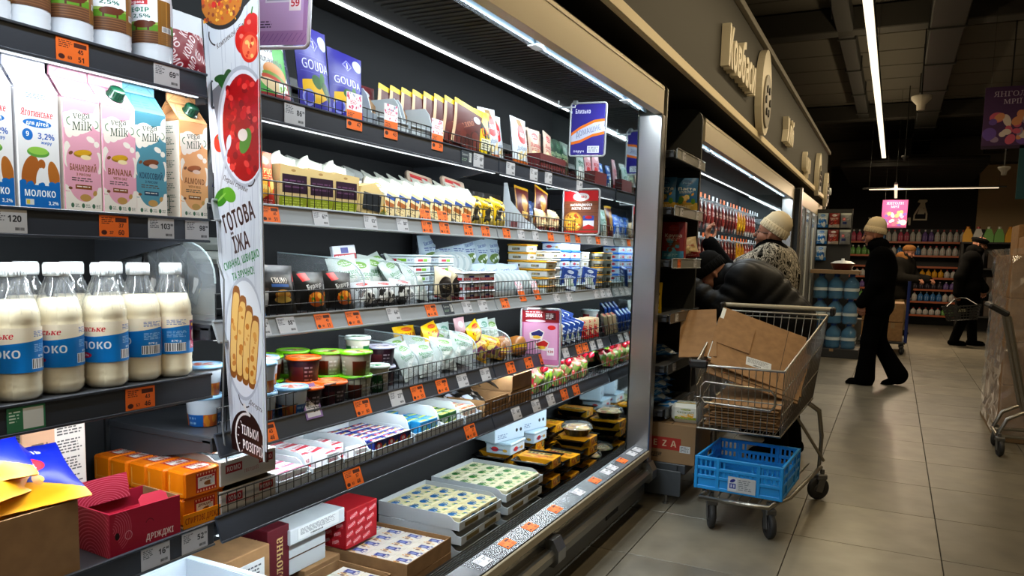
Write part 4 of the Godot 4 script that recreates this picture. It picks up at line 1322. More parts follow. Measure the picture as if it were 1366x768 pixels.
func banner_and_signs() -> void:
	banner_art()
	var o := thing("banner", "tall white wood-look hanging banner with borscht bowl, pancakes and brown clock", "banner")
	o.position = V(-1.217, 1.285, -1.155)
	var b := M.new().sm(1)
	var r := uv("banner")
	var n := 24
	for k in n + 4:   # a thin panel that twists a little towards its foot
		for side in [1.0, -1.0]:
			var q: Array = []
			for i in 2:
				var f := float(k + i - 4) / n
				var y := 0.465 - f * 0.935
				var tw := clampf(f, 0, 1) * 0.3
				var wl := 0.152
				var right := V(0.079 + 0.014 * f, y, 0)
				var left := right - V(wl * cos(tw), 0, wl * sin(tw))
				q.append([left + V(0, 0, side * 0.0018), right + V(0, 0, side * 0.0018), r.position.y + r.size.y * clampf(f, 0, 1)])
			var u0 := r.position.x
			var u1 := r.end.x
			if k < 4:
				u0 = r.position.x + r.size.x * 0.3
				u1 = u0
			if side > 0:
				b.tri(q[1][0], q[1][1], q[0][1], W(u0, q[1][2]), W(u1, q[1][2]), W(u1, q[0][2]))
				b.tri(q[1][0], q[0][1], q[0][0], W(u0, q[1][2]), W(u1, q[0][2]), W(u0, q[0][2]))
			else:
				b.tri(q[1][1], q[1][0], q[0][1], W(u0, q[1][2]), W(u1, q[1][2]), W(u0, q[0][2]))
				b.tri(q[1][0], q[0][0], q[0][1], W(u1, q[1][2]), W(u1, q[0][2]), W(u0, q[0][2]))
	part(b, "panel", print_mat("banner", "gloss"), o)
	b = M.new().sm(1)
	b.tube(P3([V(0.083, -0.47, -0.0005), V(0.077, 0.62, -0.0005)]), 0.0025, 6)
	part(b, "edge_strip", mat("clear_plastic_white"), o)
	b = M.new().sm(1)
	b.tube(P3([V(-0.055, -0.06, -0.012), V(-0.03, -0.1, -0.006), V(-0.04, -0.25, -0.012), V(-0.055, -0.42, -0.02), V(-0.054, -0.5, -0.03)]), 0.002, 5)
	part(b, "holder_wire", mat("clip_grey", Color(0.45, 0.46, 0.47), 0.35), o)
	var a := Art.new(200, 250, Color(0.62, 0.47, 0.68))
	a.rect(14, 10, 172, 196, Color(0.74, 0.62, 0.8)).rect(40, 30, 110, 90, Color(0.82, 0.82, 0.88)).rect(46, 36, 98, 78, Color(0.6, 0.62, 0.72)).blobs(70, 60, 60, 40, 10, 6, 14, [Color(0.8, 0.75, 0.7), Color(0.6, 0.45, 0.35)], 4).rect(132, 96, 44, 50, Color(0.93, 0.9, 0.92)).text("59", 154, 122, 22, Color(0.75, 0.15, 0.2), 1).fine(24, 176, 46, 3, 8, Color(0.2, 0.12, 0.25), 3)
	for k in 10:
		a.line(20 + 18 * k, 240, 40 + 18 * k, 214, 2, Color(0.5, 0.33, 0.58))
	art("ad_purple", a)
	a = Art.new(220, 320, Color(0.17, 0.14, 0.5))
	a.text("Близько", 24, 44, 30, Color(0.9, 0.9, 0.95), 0, "bold", 100).poly(P2([W(0, 180), W(60, 140), W(150, 100), W(220, 92), W(220, 190), W(140, 206), W(60, 244), W(0, 256)]), Color(0.88, 0.42, 0.08)).poly(P2([W(0, 200), W(60, 158), W(150, 118), W(220, 108), W(220, 172), W(140, 190), W(60, 226), W(0, 238)]), Color(0.72, 0.74, 0.82)).text("ДОМАШНЄ", 112, 168, 34, Color(0.5, 0.52, 0.64), 1, "bold", 170, -16)
	a.rect(112, 264, 78, 44, Color(0.86, 0.87, 0.9)).fine(118, 270, 66, 4, 9, Color(0.4, 0.4, 0.5), 4).text("поруч", 20, 296, 16, Color(0.9, 0.9, 0.95), 0, "bold", 70)
	art("ad_blue", a)
	a = Art.new(220, 270, Color(0.45, 0.24, 0.13))
	for k in 8:
		a.rect(0, 60 + 26 * k, 220, 2, Color(0.34, 0.17, 0.09))
	a.rect(0, 0, 220, 66, Color(0.68, 0.06, 0.09)).ell(110, 40, 52, 26, Color(0.85, 0.85, 0.85)).text("КОМО", 110, 40, 16, Color(0.7, 0.06, 0.1), 1, "bold", 70).text("НАСОЛОДЖУЙСЯ", 110, 90, 15, Color.WHITE, 1, "bold", 140).text("ЯКІСТЮ СМАКУ", 110, 112, 15, Color.WHITE, 1, "bold", 126)
	a.ell(58, 196, 62, 64, Color(0.68, 0.45, 0.16)).ell(58, 194, 52, 54, Color(0.88, 0.66, 0.2)).blobs(18, 154, 80, 80, 20, 5, 11, [Color(0.8, 0.2, 0.1), Color(0.95, 0.82, 0.45), Color(0.55, 0.3, 0.1)], 6).rect(124, 158, 70, 84, Color(0.86, 0.87, 0.9)).rect(124, 158, 70, 30, Color(0.12, 0.25, 0.6)).ell(159, 168, 24, 10, Color(0.7, 0.08, 0.1)).poly(P2([W(124, 226), W(159, 212), W(194, 226), W(194, 242), W(124, 242)]), Color(0.75, 0.12, 0.12)).rect(0, 252, 220, 10, Color(0.68, 0.06, 0.09))
	art("ad_pizza", a)
	a = Art.new(220, 330, Color(0.72, 0.42, 0.6))
	a.rect(0, 0, 220, 74, Color(0.5, 0.04, 0.1)).text("ЗНИЖКА", 70, 32, 22, Color.WHITE, 1, "bold", 100).fine(20, 10, 130, 1, 10, Color(0.9, 0.75, 0.78), 3).rect(136, 14, 64, 44, Color(0.25, 0.05, 0.08)).fine(142, 20, 52, 4, 9, Color(0.85, 0.85, 0.85), 5).ell(80, 66, 60, 8, Color(0.85, 0.75, 0.8))
	a.rect(10, 78, 200, 220, Color(0.8, 0.58, 0.72)).ell(176, 104, 24, 14, Color(0.78, 0.08, 0.1))
	for q in [[88, 150, Color(0.12, 0.14, 0.4)], [118, 212, Color(0.72, 0.12, 0.12)]]:
		a.poly(P2([W(q[0] - 44, q[1] - 10), W(q[0] + 14, q[1] - 36), W(q[0] + 46, q[1] - 18), W(q[0] + 30, q[1] + 34), W(q[0] - 40, q[1] + 26)]), Color(0.86, 0.84, 0.8)).poly(P2([W(q[0] - 34, q[1] - 10), W(q[0] + 14, q[1] - 30), W(q[0] + 40, q[1] - 14), W(q[0] + 30, q[1] + 8), W(q[0] - 30, q[1] + 6)]), q[2]).ell(q[0], q[1] + 14, 24, 10, Color(0.86, 0.68, 0.2))
	a.rect(150, 226, 42, 46, Color(0.9, 0.86, 0.88)).text("120", 171, 250, 14, Color(0.6, 0.1, 0.15), 1, "bold", 34).fine(24, 268, 60, 2, 9, Color(0.3, 0.15, 0.28), 5)
	art("ad_pink", a)
	for q in [["ad_purple", V(-1.243, 1.785, -1.33), 0.15, 0.185, "mauve price advert in a clear frame, hanging beside the banner's top", -8.0, V(-1.3, 1.99, -1.33)], ["ad_blue", V(-1.278, 1.82, -3.3), 0.165, 0.235, "dark blue and orange advert in a grey frame under the canopy", -2.0, V(-1.42, 1.95, -3.3)], ["ad_pizza", V(-1.258, 1.446, -3.2), 0.166, 0.2, "red and brown pizza advert in a grey frame on the second shelf", 2.0, V(-1.42, 1.58, -3.2)], ["ad_pink", V(-1.281, 0.917, -2.85), 0.17, 0.235, "pink discount advert in a grey frame hanging below the middle shelf", 2.0, V(-1.36, 1.09, -2.85)]]:
		o = thing("sign_holder", q[4], "sign")
		o.position = q[1]
		o.rotation.z = deg_to_rad(q[5] * 0.4)
		o.rotation.y = deg_to_rad(6)
		sign_frame(o, q[0], q[2], q[3], Color(0.66, 0.67, 0.68) if q[0] != "ad_purple" else Color(0.8, 0.8, 0.84))
		sign_arm(o, q[6] - q[1], V(-q[2] / 2 + 0.02, q[3] / 2 + 0.008, 0))

# ---------- goods: builders ----------
func it(key: String, called: String, builder: Callable, pos: Vector3, turn: Vector3, label: String, category: String, group := "") -> Node3D:
	var o := make(key, called, builder)
	stand(o, pos, turn.x, turn.y, turn.z)
	if turn.y != 0.0 or turn.z != 0.0:
		settle(o)
	tag(o, label, category, group)
	return o
func settle(o: Node3D) -> void:
	var low := 0.0
	for c in o.get_children():
		if c is MeshInstance3D:
			if not hulls.has(c.mesh):
				hulls[c.mesh] = c.mesh.surface_get_arrays(0)[Mesh.ARRAY_VERTEX]
			var t: Transform3D = o.transform * c.transform
			for v in hulls[c.mesh]:
				low = minf(low, t.basis.x.y * v.x + t.basis.y.y * v.y + t.basis.z.y * v.z + t.origin.y - o.position.y)
	if low < -0.0003:
		o.position.y += 0.0006 - low
func pack_art(key: String, w: int, h: int, base: Color, band: Color, word: String, wc: Color, food: Array, logo: Color, sd := 1) -> void:
	var a := Art.new(w, h, base)
	a.rect(0, h * 0.78, w, h * 0.22, band)
	if food.size():
		a.blobs(w * 0.2, h * 0.5, w * 0.6, h * 0.3, 16, w * 0.06, w * 0.16, food, sd)
	if word:
		a.text(word, w * 0.5, h * 0.36, h * 0.1, wc, 1, "bold", w * 0.78)
	a.ell(w * 0.5, h * 0.16, w * 0.24, h * 0.08, logo).fine(w * 0.3, h * 0.14, w * 0.4, 2, h * 0.04, base.lightened(0.3), sd)
	a.fine(w * 0.15, h * 0.44, w * 0.7, 2, h * 0.035, wc, sd + 1).fine(w * 0.1, h * 0.86, w * 0.8, 2, h * 0.04, band.lightened(0.6), sd + 2)
	art(key, a)

func bag(o: Node3D, key: String, w: float, h: float, th: float, crumple := 0.12, called := "bag") -> void:
	var m := M.new().sm(1)
	m.pillow(w, h, th, uv(key), uv(key), 0.05, crumple, key.length() + int(w * 1000))
	part(m, called, print_mat(key, "film"), o)

func block(o: Node3D, key: String, w: float, h: float, d: float, bev := 0.0015, called := "carton") -> void:
	var m := M.new()
	var r := uv(key)
	var e := Rect2(r.position + r.size * 0.04, r.size * W(0.2, 0.1))
	m.box(V(0, h / 2, 0), V(w, h, d), bev, {"f": r, "t": r, "b": r, "l": e, "r": e, "u": e, "all": e})
	part(m, called, print_mat(key, "gloss"), o)

func tub(o: Node3D, side: String, lid_key: String, r: float, h: float, lid_c: Color, taper := 0.84) -> void:
	var m := M.new().sm(1)
	m.lathe(P2([W(0, 0), W(r * taper, 0), W(r * 0.97, h * 0.9)]), 22, uv(side))
	part(m, "cup", print_mat(side, "gloss"), o)
	m = M.new().sm(1)
	m.lathe(P2([W(r * 0.97, h * 0.88), W(r * 1.07, h * 0.88), W(r * 1.08, h * 0.93), W(r * 1.03, h), W(r * 0.96, h), W(r * 0.94, h * 0.97)]), 22)
	part(m, "lid_rim", mat("lid_" + lid_c.to_html(false), lid_c, 0.3), o)
	m = M.new()
	var u := uv(lid_key)
	for k in 22:
		var a := W(sin(TAU * k / 22), cos(TAU * k / 22))
		var b := W(sin(TAU * (k + 1) / 22), cos(TAU * (k + 1) / 22))
		var y := h * 0.972
		m.tri(V(0, y, 0), V(a.x * r * 0.95, y, a.y * r * 0.95), V(b.x * r * 0.95, y, b.y * r * 0.95), u.get_center(), u.get_center() + a * u.size * 0.49, u.get_center() + b * u.size * 0.49)
	part(m, "lid_film", print_mat(lid_key, "film"), o)
func divider(z: float, y: float, h: float, label: String, xb := -1.6, xf := -1.29) -> void:
	var o := thing("shelf_divider", label, "divider")
	o.position = V(0, y, z)
	var p := P2([W(xb, 0.002), W(xf, 0.002), W(xf, h * 0.45)])
	for k in 7:
		var a := PI / 2 * k / 6
		p.append(W(xf - 0.09 + 0.09 * cos(a), h * 0.5 + h * 0.42 * sin(a)))
	p.append(W(xb, h))
	var m := M.new()
	m.prism(p, -0.0012, 0.0012)
	part(m, "pane", glass("acrylic", Color(0.93, 0.97, 1.0), 0.1, 0.04), o)
	m = M.new().sm(1)
	var e := PackedVector3Array()
	for k in range(2, p.size()):
		e.append(V(p[k].x, p[k].y, 0))
	m.tube(e, 0.0021, 5)
	part(m, "polished_edge", mat("acrylic_edge", Color(0.72, 0.78, 0.8), 0.2), o)

func white_board() -> StandardMaterial3D:
	return mat("white_board", Color(0.72, 0.75, 0.77), 0.55)

func kraft() -> StandardMaterial3D:
	return mat("cardboard")

func goods_art() -> void:
	var red := Color(0.55, 0.05, 0.09)
	var a := Art.new(160, 220, Color(0.5, 0.03, 0.1))
	for k in 12:
		a.text("КОМО", 30 + 50 * (k % 3), 26 + 52 * (k / 3) + 20 * (k % 3), 22, Color(0.9, 0.85, 0.85), 1, "bold", 62, [60, -60, 20][k % 3])
	a.rect(0, 0, 160, 60, Color(0.82, 0.83, 0.85))
	art("komo_bag", a)
	a = Art.new(180, 210, Color(0.83, 0.84, 0.85))
	a.ell(150, 70, 40, 60, Color(0.22, 0.6, 0.2)).ell(60, 170, 50, 44, Color(0.25, 0.6, 0.22)).rect(0, 176, 180, 34, red).rect(150, 130, 30, 80, red).poly(P2([W(0, 0), W(80, 0), W(0, 50)]), Color(0.72, 0.1, 0.14))
	a.text("СИР", 96, 36, 17, Color(0.15, 0.15, 0.16), 1).text("Голландія", 84, 70, 22, Color(0.1, 0.1, 0.1), 1, "bold", 140, 6)
	a.ell(110, 112, 58, 32, Color(0.78, 0.48, 0.15), 14).ell(106, 128, 60, 16, Color(0.4, 0.55, 0.15), 14).ell(100, 136, 58, 14, Color(0.75, 0.25, 0.15), 14).ell(92, 150, 56, 18, Color(0.88, 0.78, 0.6), 14)
	for k in 4:
		a.text("КОМО", 22 + 44 * k, 194, 12, Color(0.85, 0.75, 0.75), 1, "bold", 36, -20 + 14 * k)
	a.rect(120, 140, 50, 26, Color(0.85, 0.9, 0.82)).blobs(124, 142, 42, 22, 6, 4, 8, [Color(0.5, 0.7, 0.25)], 3)
	art("toast_cheese", a)
	a = Art.new(170, 300, Color(0.16, 0.14, 0.5))
	a.poly(P2([W(85, 34), W(110, 60), W(85, 86), W(60, 60)]), Color(0.5, 0.5, 0.8)).poly(P2([W(85, 40), W(104, 60), W(85, 80), W(66, 60)]), Color(0.18, 0.16, 0.52)).rect(82, 48, 5, 26, Color(0.75, 0.76, 0.9))
	a.ell(142, 44, 26, 26, Color(0.7, 0.76, 0.82)).text("GOUDA", 85, 134, 32, Color(0.75, 0.76, 0.9), 1, "reg", 134).line(12, 108, 150, 108, 1, Color(0.4, 0.4, 0.7)).line(12, 160, 150, 160, 1, Color(0.4, 0.4, 0.7))
	a.poly(P2([W(16, 190), W(90, 176), W(160, 224), W(90, 260), W(16, 256)]), Color(0.8, 0.62, 0.05)).ell(84, 188, 28, 20, Color(0.12, 0.3, 0.08), 30).ell(112, 176, 14, 24, Color(0.14, 0.36, 0.1)).ell(136, 212, 18, 36, Color(0.1, 0.26, 0.08), -40).ell(42, 246, 28, 28, Color(0.5, 0.52, 0.75)).ell(42, 246, 21, 21, Color(0.25, 0.24, 0.6))
	art("gouda", a)
	pack_art("maroon_pack", 130, 180, Color(0.36, 0.05, 0.08), Color(0.42, 0.06, 0.1), "Королівський", Color(0.85, 0.75, 0.7), [Color(0.8, 0.72, 0.6), Color(0.5, 0.1, 0.12)], Color(0.7, 0.72, 0.74), 4)
	a = Art.new(160, 180, Color(0.3, 0.08, 0.06))
	a.rect(0, 0, 160, 20, Color(0.85, 0.72, 0.05)).rect(0, 20, 14, 160, Color(0.75, 0.62, 0.48)).ell(130, 46, 22, 14, Color(0.72, 0.72, 0.74)).text("салямі", 70, 84, 26, Color(0.6, 0.35, 0.25), 1, "serifbold", 90, -30).blobs(30, 100, 110, 70, 12, 12, 24, [Color(0.22, 0.06, 0.04), Color(0.36, 0.12, 0.08)], 4)
	art("salami", a)
	a = Art.new(130, 200, Color(0.83, 0.7, 0.06))
	a.blobs(0, 40, 130, 150, 13, 9, 20, [Color(0.07, 0.07, 0.06)], 5).ell(66, 28, 24, 22, Color(0.88, 0.78, 0.15)).text("Сир", 66, 84, 34, Color(0.7, 0.1, 0.05), 1, "serifbold", 70, -24).rect(28, 120, 70, 44, Color(0.86, 0.84, 0.74)).fine(32, 126, 60, 4, 9, Color(0.3, 0.3, 0.2), 4)
	art("cow_bag", a)
	a = Art.new(130, 220, Color(0.78, 0.8, 0.82))
	a.rect(46, 8, 38, 40, Color(0.55, 0.42, 0.22)).ell(65, 76, 34, 42, Color(0.78, 0.08, 0.09)).text("1929", 65, 78, 20, Color(0.9, 0.86, 0.86), 1, "bold", 44).text("Добряна", 65, 136, 17, Color(0.25, 0.3, 0.45), 1, "serif", 84, -6).blobs(30, 150, 70, 30, 9, 8, 16, [Color(0.82, 0.7, 0.45), Color(0.88, 0.8, 0.6)], 3).rect(0, 188, 130, 32, Color(0.68, 0.32, 0.06))
	art("dot_bag", a)
	pack_art("tortilla", 120, 200, Color(0.72, 0.62, 0.55), Color(0.45, 0.04, 0.08), "Лаваш", Color(0.6, 0.1, 0.1), [Color(0.85, 0.78, 0.62), Color(0.75, 0.6, 0.4)], Color(0.62, 0.06, 0.1), 5)
	pack_art("green_pack", 120, 200, Color(0.05, 0.2, 0.12), Color(0.2, 0.13, 0.08), "Пармезан", Color(0.6, 0.66, 0.5), [Color(0.2, 0.12, 0.08), Color(0.28, 0.18, 0.1)], Color(0.1, 0.3, 0.18), 6)
	pack_art("pale_pack", 120, 180, Color(0.6, 0.68, 0.66), Color(0.66, 0.62, 0.55), "Фета", Color(0.1, 0.3, 0.2), [Color(0.82, 0.82, 0.8)], Color(0.3, 0.5, 0.42), 7)
	pack_art("pink_pack", 120, 190, Color(0.72, 0.55, 0.58), Color(0.55, 0.1, 0.12), "КОМО", Color(0.6, 0.08, 0.12), [Color(0.85, 0.8, 0.78), Color(0.7, 0.2, 0.22)], Color(0.8, 0.72, 0.74), 8)
	pack_art("orange_pack", 110, 180, Color(0.82, 0.22, 0.05), Color(0.72, 0.12, 0.05), "ГЕРЦОГ", Color(0.9, 0.75, 0.5), [Color(0.86, 0.62, 0.2), Color(0.88, 0.75, 0.4)], Color(0.88, 0.5, 0.3), 9)
	a = Art.new(130, 170, Color(0.72, 0.62, 0.42))
	a.rect(14, 36, 102, 70, Color(0.14, 0.06, 0.13)).fine(22, 56, 84, 3, 12, Color(0.35, 0.22, 0.34), 4).rect(0, 120, 130, 50, Color(0.48, 0.52, 0.08)).fine(14, 130, 100, 3, 10, Color(0.65, 0.68, 0.3), 5).ell(60, 20, 10, 5, Color(0.55, 0.42, 0.25))
	art("wedge", a)
	pack_art("egg_pack", 120, 160, Color(0.8, 0.8, 0.76), Color(0.46, 0.5, 0.08), "Сулугуні", Color(0.3, 0.35, 0.1), [Color(0.82, 0.6, 0.15), Color(0.85, 0.78, 0.6)], Color(0.5, 0.55, 0.1), 10)
	a = Art.new(130, 150, Color(0.76, 0.68, 0.5))
	a.rect(0, 0, 130, 36, Color(0.84, 0.82, 0.76)).rect(14, 50, 102, 20, Color(0.1, 0.24, 0.5)).rect(14, 84, 102, 24, Color(0.56, 0.3, 0.1)).fine(20, 116, 90, 3, 9, Color(0.4, 0.32, 0.2), 6)
	art("slices", a)
	a = Art.new(150, 120, Color(0.44, 0.45, 0.46))
	a.rect(30, 40, 40, 22, Color(0.72, 0.1, 0.12)).text("КОМО", 50, 51, 10, Color(0.9, 0.85, 0.85), 1, "bold", 32).rect(0, 0, 150, 16, Color(0.6, 0.62, 0.6)).fine(80, 44, 60, 3, 9, Color(0.25, 0.25, 0.28), 3).rect(30, 72, 60, 20, Color(0.12, 0.16, 0.35))
	art("clear_pack", a)
	a = Art.new(180, 90, Color(0.7, 0.62, 0.55))
	for k in 3:
		a.rect(0, 10 + 26 * k, 140, 17, Color(0.62, 0.06, 0.08)).fine(4, 14 + 26 * k, 120, 1, 9, Color(0.78, 0.3, 0.3), k)
	art("sausage_pack", a)
	pack_art("yellow_bag", 120, 130, Color(0.82, 0.66, 0.04), Color(0.84, 0.7, 0.05), "Косичка", Color(0.15, 0.12, 0.05), [Color(0.12, 0.12, 0.1), Color(0.85, 0.75, 0.4)], Color(0.16, 0.15, 0.12), 12)
	a = Art.new(120, 160, Color(0.1, 0.08, 0.07))
	a.ell(60, 56, 34, 34, Color(0.74, 0.6, 0.3)).ell(60, 56, 22, 26, Color(0.85, 0.8, 0.72)).rect(24, 100, 72, 12, Color(0.5, 0.2, 0.08)).fine(20, 120, 80, 3, 8, Color(0.6, 0.55, 0.4), 3)
	art("dark_round", a)
	a = Art.new(120, 180, Color(0.27, 0.04, 0.03))
	a.rect(0, 0, 120, 12, Color(0.66, 0.5, 0.1)).ell(60, 70, 26, 38, Color(0.55, 0.4, 0.12)).ell(60, 52, 13, 15, Color(0.62, 0.42, 0.22)).rect(34, 108, 52, 26, Color(0.72, 0.6, 0.3)).text("Король", 60, 121, 13, Color(0.3, 0.08, 0.05), 1, "serifbold", 44).line(4, 12, 4, 180, 4, Color(0.6, 0.45, 0.1)).line(116, 12, 116, 180, 4, Color(0.6, 0.45, 0.1))
	art("king_bag", a)
	pack_art("grated", 110, 120, Color(0.72, 0.64, 0.5), Color(0.4, 0.06, 0.08), "", red, [Color(0.86, 0.78, 0.6), Color(0.62, 0.5, 0.34), Color(0.8, 0.7, 0.5)], Color(0.8, 0.74, 0.62), 13)
	pack_art("blue_white", 120, 150, Color(0.1, 0.32, 0.62), Color(0.8, 0.82, 0.84), "Сметана", Color(0.9, 0.92, 0.95), [Color(0.85, 0.86, 0.86)], Color(0.75, 0.8, 0.88), 14)
	a = Art.new(150, 150, Color(0.045, 0.035, 0.03))
	a.blobs(0, 0, 150, 150, 24, 4, 12, [Color(0.1, 0.08, 0.06), Color(0.2, 0.16, 0.12)], 3).rect(36, 8, 84, 120, Color(0.03, 0.02, 0.02)).text("СВІЛО", 80, 50, 17, Color(0.82, 0.78, 0.72), 1, "serif", 62).rect(46, 62, 68, 9, Color(0.12, 0.28, 0.5)).ell(88, 94, 34, 15, Color(0.68, 0.4, 0.1)).ell(88, 90, 30, 10, Color(0.82, 0.6, 0.25)).ell(88, 108, 34, 10, Color(0.8, 0.66, 0.3)).rect(16, 82, 18, 46, Color(0.62, 0.6, 0.58))
	art("bun_pack", a)
	a = Art.new(150, 140, Color(0.05, 0.045, 0.04))
	a.blobs(0, 0, 150, 140, 20, 4, 10, [Color(0.12, 0.1, 0.09)], 5).poly(P2([W(16, 10), W(60, 4), W(70, 30), W(30, 40)]), Color(0.7, 0.08, 0.08)).text("Бургер", 84, 52, 18, Color(0.82, 0.82, 0.8), 1, "bold", 84, -12).ell(92, 100, 40, 26, Color(0.78, 0.35, 0.04)).blobs(60, 84, 64, 34, 10, 6, 12, [Color(0.85, 0.5, 0.08), Color(0.3, 0.5, 0.1), Color(0.9, 0.62, 0.2)], 6)
	art("patty_pack", a)
	pack_art("mozza", 130, 160, Color(0.62, 0.66, 0.64), Color(0.66, 0.69, 0.67), "Моцарела", Color(0.12, 0.35, 0.15), [Color(0.76, 0.77, 0.74), Color(0.55, 0.6, 0.58), Color(0.7, 0.7, 0.66)], Color(0.36, 0.52, 0.2), 15)
	pack_art("bw_pack", 140, 110, Color(0.72, 0.74, 0.74), Color(0.07, 0.07, 0.08), "Бринза", Color(0.12, 0.12, 0.14), [Color(0.1, 0.1, 0.1), Color(0.8, 0.8, 0.78)], Color(0.68, 0.1, 0.1), 16)
	a = Art.new(130, 130, Color(0.74, 0.68, 0.56))
	a.ell(64, 84, 50, 44, Color(0.1, 0.08, 0.07)).fine(34, 76, 60, 3, 8, Color(0.5, 0.45, 0.35), 4)
	art("kraft_cheese", a)
	a = Art.new(180, 60, Color(0.76, 0.8, 0.82))
	a.rect(20, 14, 60, 30, Color(0.62, 0.08, 0.16)).rect(84, 12, 50, 34, Color(0.4, 0.62, 0.12)).fine(140, 16, 34, 3, 9, Color(0.2, 0.2, 0.5), 4)
	art("flat_tub", a)
	a = Art.new(180, 60, Color(0.78, 0.8, 0.84))
	a.rect(0, 30, 180, 30, Color(0.62, 0.06, 0.1)).rect(60, 6, 60, 22, Color(0.15, 0.18, 0.5)).fine(10, 36, 150, 2, 10, Color(0.85, 0.7, 0.72), 5)
	art("red_tub", a)
	a = Art.new(120, 120, Color(0.8, 0.84, 0.84))
	a.ell(60, 60, 58, 58, Color(0.7, 0.76, 0.77)).ell(60, 60, 48, 48, Color(0.82, 0.85, 0.85)).rect(38, 26, 44, 22, Color(0.1, 0.3, 0.14)).fine(30, 60, 60, 4, 9, Color(0.3, 0.36, 0.34), 3)
	art("disc", a)
	a = Art.new(130, 150, Color(0.62, 0.7, 0.76))
	a.text("Кисломол", 65, 34, 17, Color(0.12, 0.2, 0.45), 1, "serifbold", 90, -10).fine(20, 58, 90, 2, 10, Color(0.25, 0.3, 0.5), 6).ell(65, 104, 44, 26, Color(0.35, 0.46, 0.2)).blobs(30, 86, 70, 36, 8, 6, 12, [Color(0.82, 0.86, 0.86), Color(0.3, 0.42, 0.16)], 4)
	art("ricotta", a)
	a = Art.new(140, 50, Color(0.76, 0.78, 0.76))
	a.rect(30, 14, 60, 24, Color(0.3, 0.3, 0.3)).fine(34, 18, 52, 2, 9, Color(0.8, 0.7, 0.3), 3)
	art("box_side_a", a)
	a = Art.new(140, 50, Color(0.72, 0.8, 0.86))
	a.ell(50, 26, 22, 14, Color(0.75, 0.12, 0.12)).text("Президент", 60, 26, 11, Color(0.1, 0.15, 0.4), 1, "serifbold", 80).ell(110, 30, 14, 9, Color(0.7, 0.55, 0.2))
	art("box_side_b", a)
	for q in [["tub_blue", Color(0.08, 0.32, 0.6), Color(0.75, 0.35, 0.12)], ["tub_dark", Color(0.14, 0.05, 0.1), Color(0.3, 0.1, 0.12)], ["tub_green", Color(0.62, 0.62, 0.56), Color(0.35, 0.12, 0.05)], ["tub_cup", Color(0.7, 0.68, 0.62), Color(0.08, 0.33, 0.17)], ["tub_red", Color(0.8, 0.8, 0.8), Color(0.72, 0.12, 0.16)]]:
		a = Art.new(320, 70, q[1])
		for k in 3:
			a.rect(14 + 106 * k, 14, 50, 40, q[2]).fine(68 + 106 * k, 14, 34, 5, 8, q[1].lightened(0.5), k).bars(70 + 106 * k, 50, 28, 14, 5)
			if q[0] == "tub_cup":
				a.ell(40 + 106 * k, 34, 34, 20, q[2]).text("Verdi", 40 + 106 * k, 34, 14, Color(0.85, 0.9, 0.85), 1, "bold", 46)
			elif q[0] == "tub_blue":
				a.rect(0, 0, 320, 26, Color(0.72, 0.76, 0.8)).blobs(20 + 106 * k, 30, 30, 20, 4, 5, 9, [Color(0.82, 0.5, 0.12)], 4)
		art(q[0], a)
	for q in [["lid_blue_print", Color(0.6, 0.72, 0.82), [Color(0.8, 0.45, 0.35), Color(0.7, 0.3, 0.2)]], ["lid_orange_print", Color(0.72, 0.3, 0.05), [Color(0.6, 0.25, 0.1), Color(0.8, 0.6, 0.4)]], ["lid_green_print", Color(0.5, 0.66, 0.2), [Color(0.75, 0.12, 0.1), Color(0.12, 0.1, 0.1), Color(0.85, 0.8, 0.7)]], ["lid_cup_print", Color(0.74, 0.78, 0.74), [Color(0.1, 0.4, 0.2)]], ["lid_purple_print", Color(0.62, 0.62, 0.68), [Color(0.25, 0.15, 0.32), Color(0.75, 0.74, 0.7)]]]:
		a = Art.new(90, 90, q[1])
		a.ell(45, 45, 36, 36, q[1].lightened(0.25)).blobs(22, 30, 46, 36, 10, 6, 12, q[2], 5).fine(26, 22, 38, 2, 7, Color(0.15, 0.2, 0.25), 4)
		art(q[0], a)
	pack_art("yellow_cheese", 120, 90, Color(0.83, 0.66, 0.05), Color(0.8, 0.6, 0.05), "Гауда", Color(0.5, 0.12, 0.05), [Color(0.5, 0.25, 0.4), Color(0.85, 0.78, 0.4)], Color(0.72, 0.1, 0.1), 20)
	pack_art("red_card", 100, 130, Color(0.66, 0.57, 0.44), Color(0.6, 0.05, 0.08), "Стейк", Color(0.6, 0.06, 0.08), [Color(0.62, 0.05, 0.08)], Color(0.62, 0.05, 0.08), 21)
	pack_art("blue_pack", 110, 130, Color(0.08, 0.2, 0.46), Color(0.7, 0.75, 0.8), "Дорблю", Color(0.85, 0.88, 0.92), [Color(0.8, 0.82, 0.8), Color(0.6, 0.68, 0.6)], Color(0.75, 0.78, 0.8), 22)
	for q in [["bar_pink", Color(0.8, 0.8, 0.82), Color(0.72, 0.3, 0.42), "Сирок"], ["bar_red", Color(0.82, 0.83, 0.84), Color(0.72, 0.1, 0.18), "Ферма"], ["bar_blue", Color(0.07, 0.14, 0.42), Color(0.7, 0.1, 0.12), "Чудо"], ["bar_teal", Color(0.08, 0.42, 0.62), Color(0.6, 0.66, 0.15), "Сирок"], ["bar_green", Color(0.1, 0.3, 0.1), Color(0.68, 0.68, 0.2), "Яблуко"], ["bar_orange", Color(0.72, 0.7, 0.6), Color(0.75, 0.25, 0.06), "Персик"], ["brick_blue", Color(0.82, 0.8, 0.76), Color(0.14, 0.2, 0.5), "Масло"], ["brick_teal", Color(0.82, 0.79, 0.62), Color(0.1, 0.4, 0.66), "Село"], ["brick_green", Color(0.83, 0.82, 0.7), Color(0.16, 0.48, 0.18), "Село"], ["brick_silver", Color(0.62, 0.66, 0.68), Color(0.5, 0.56, 0.6), "КОМО"]]:
		a = Art.new(120, 70, q[1])
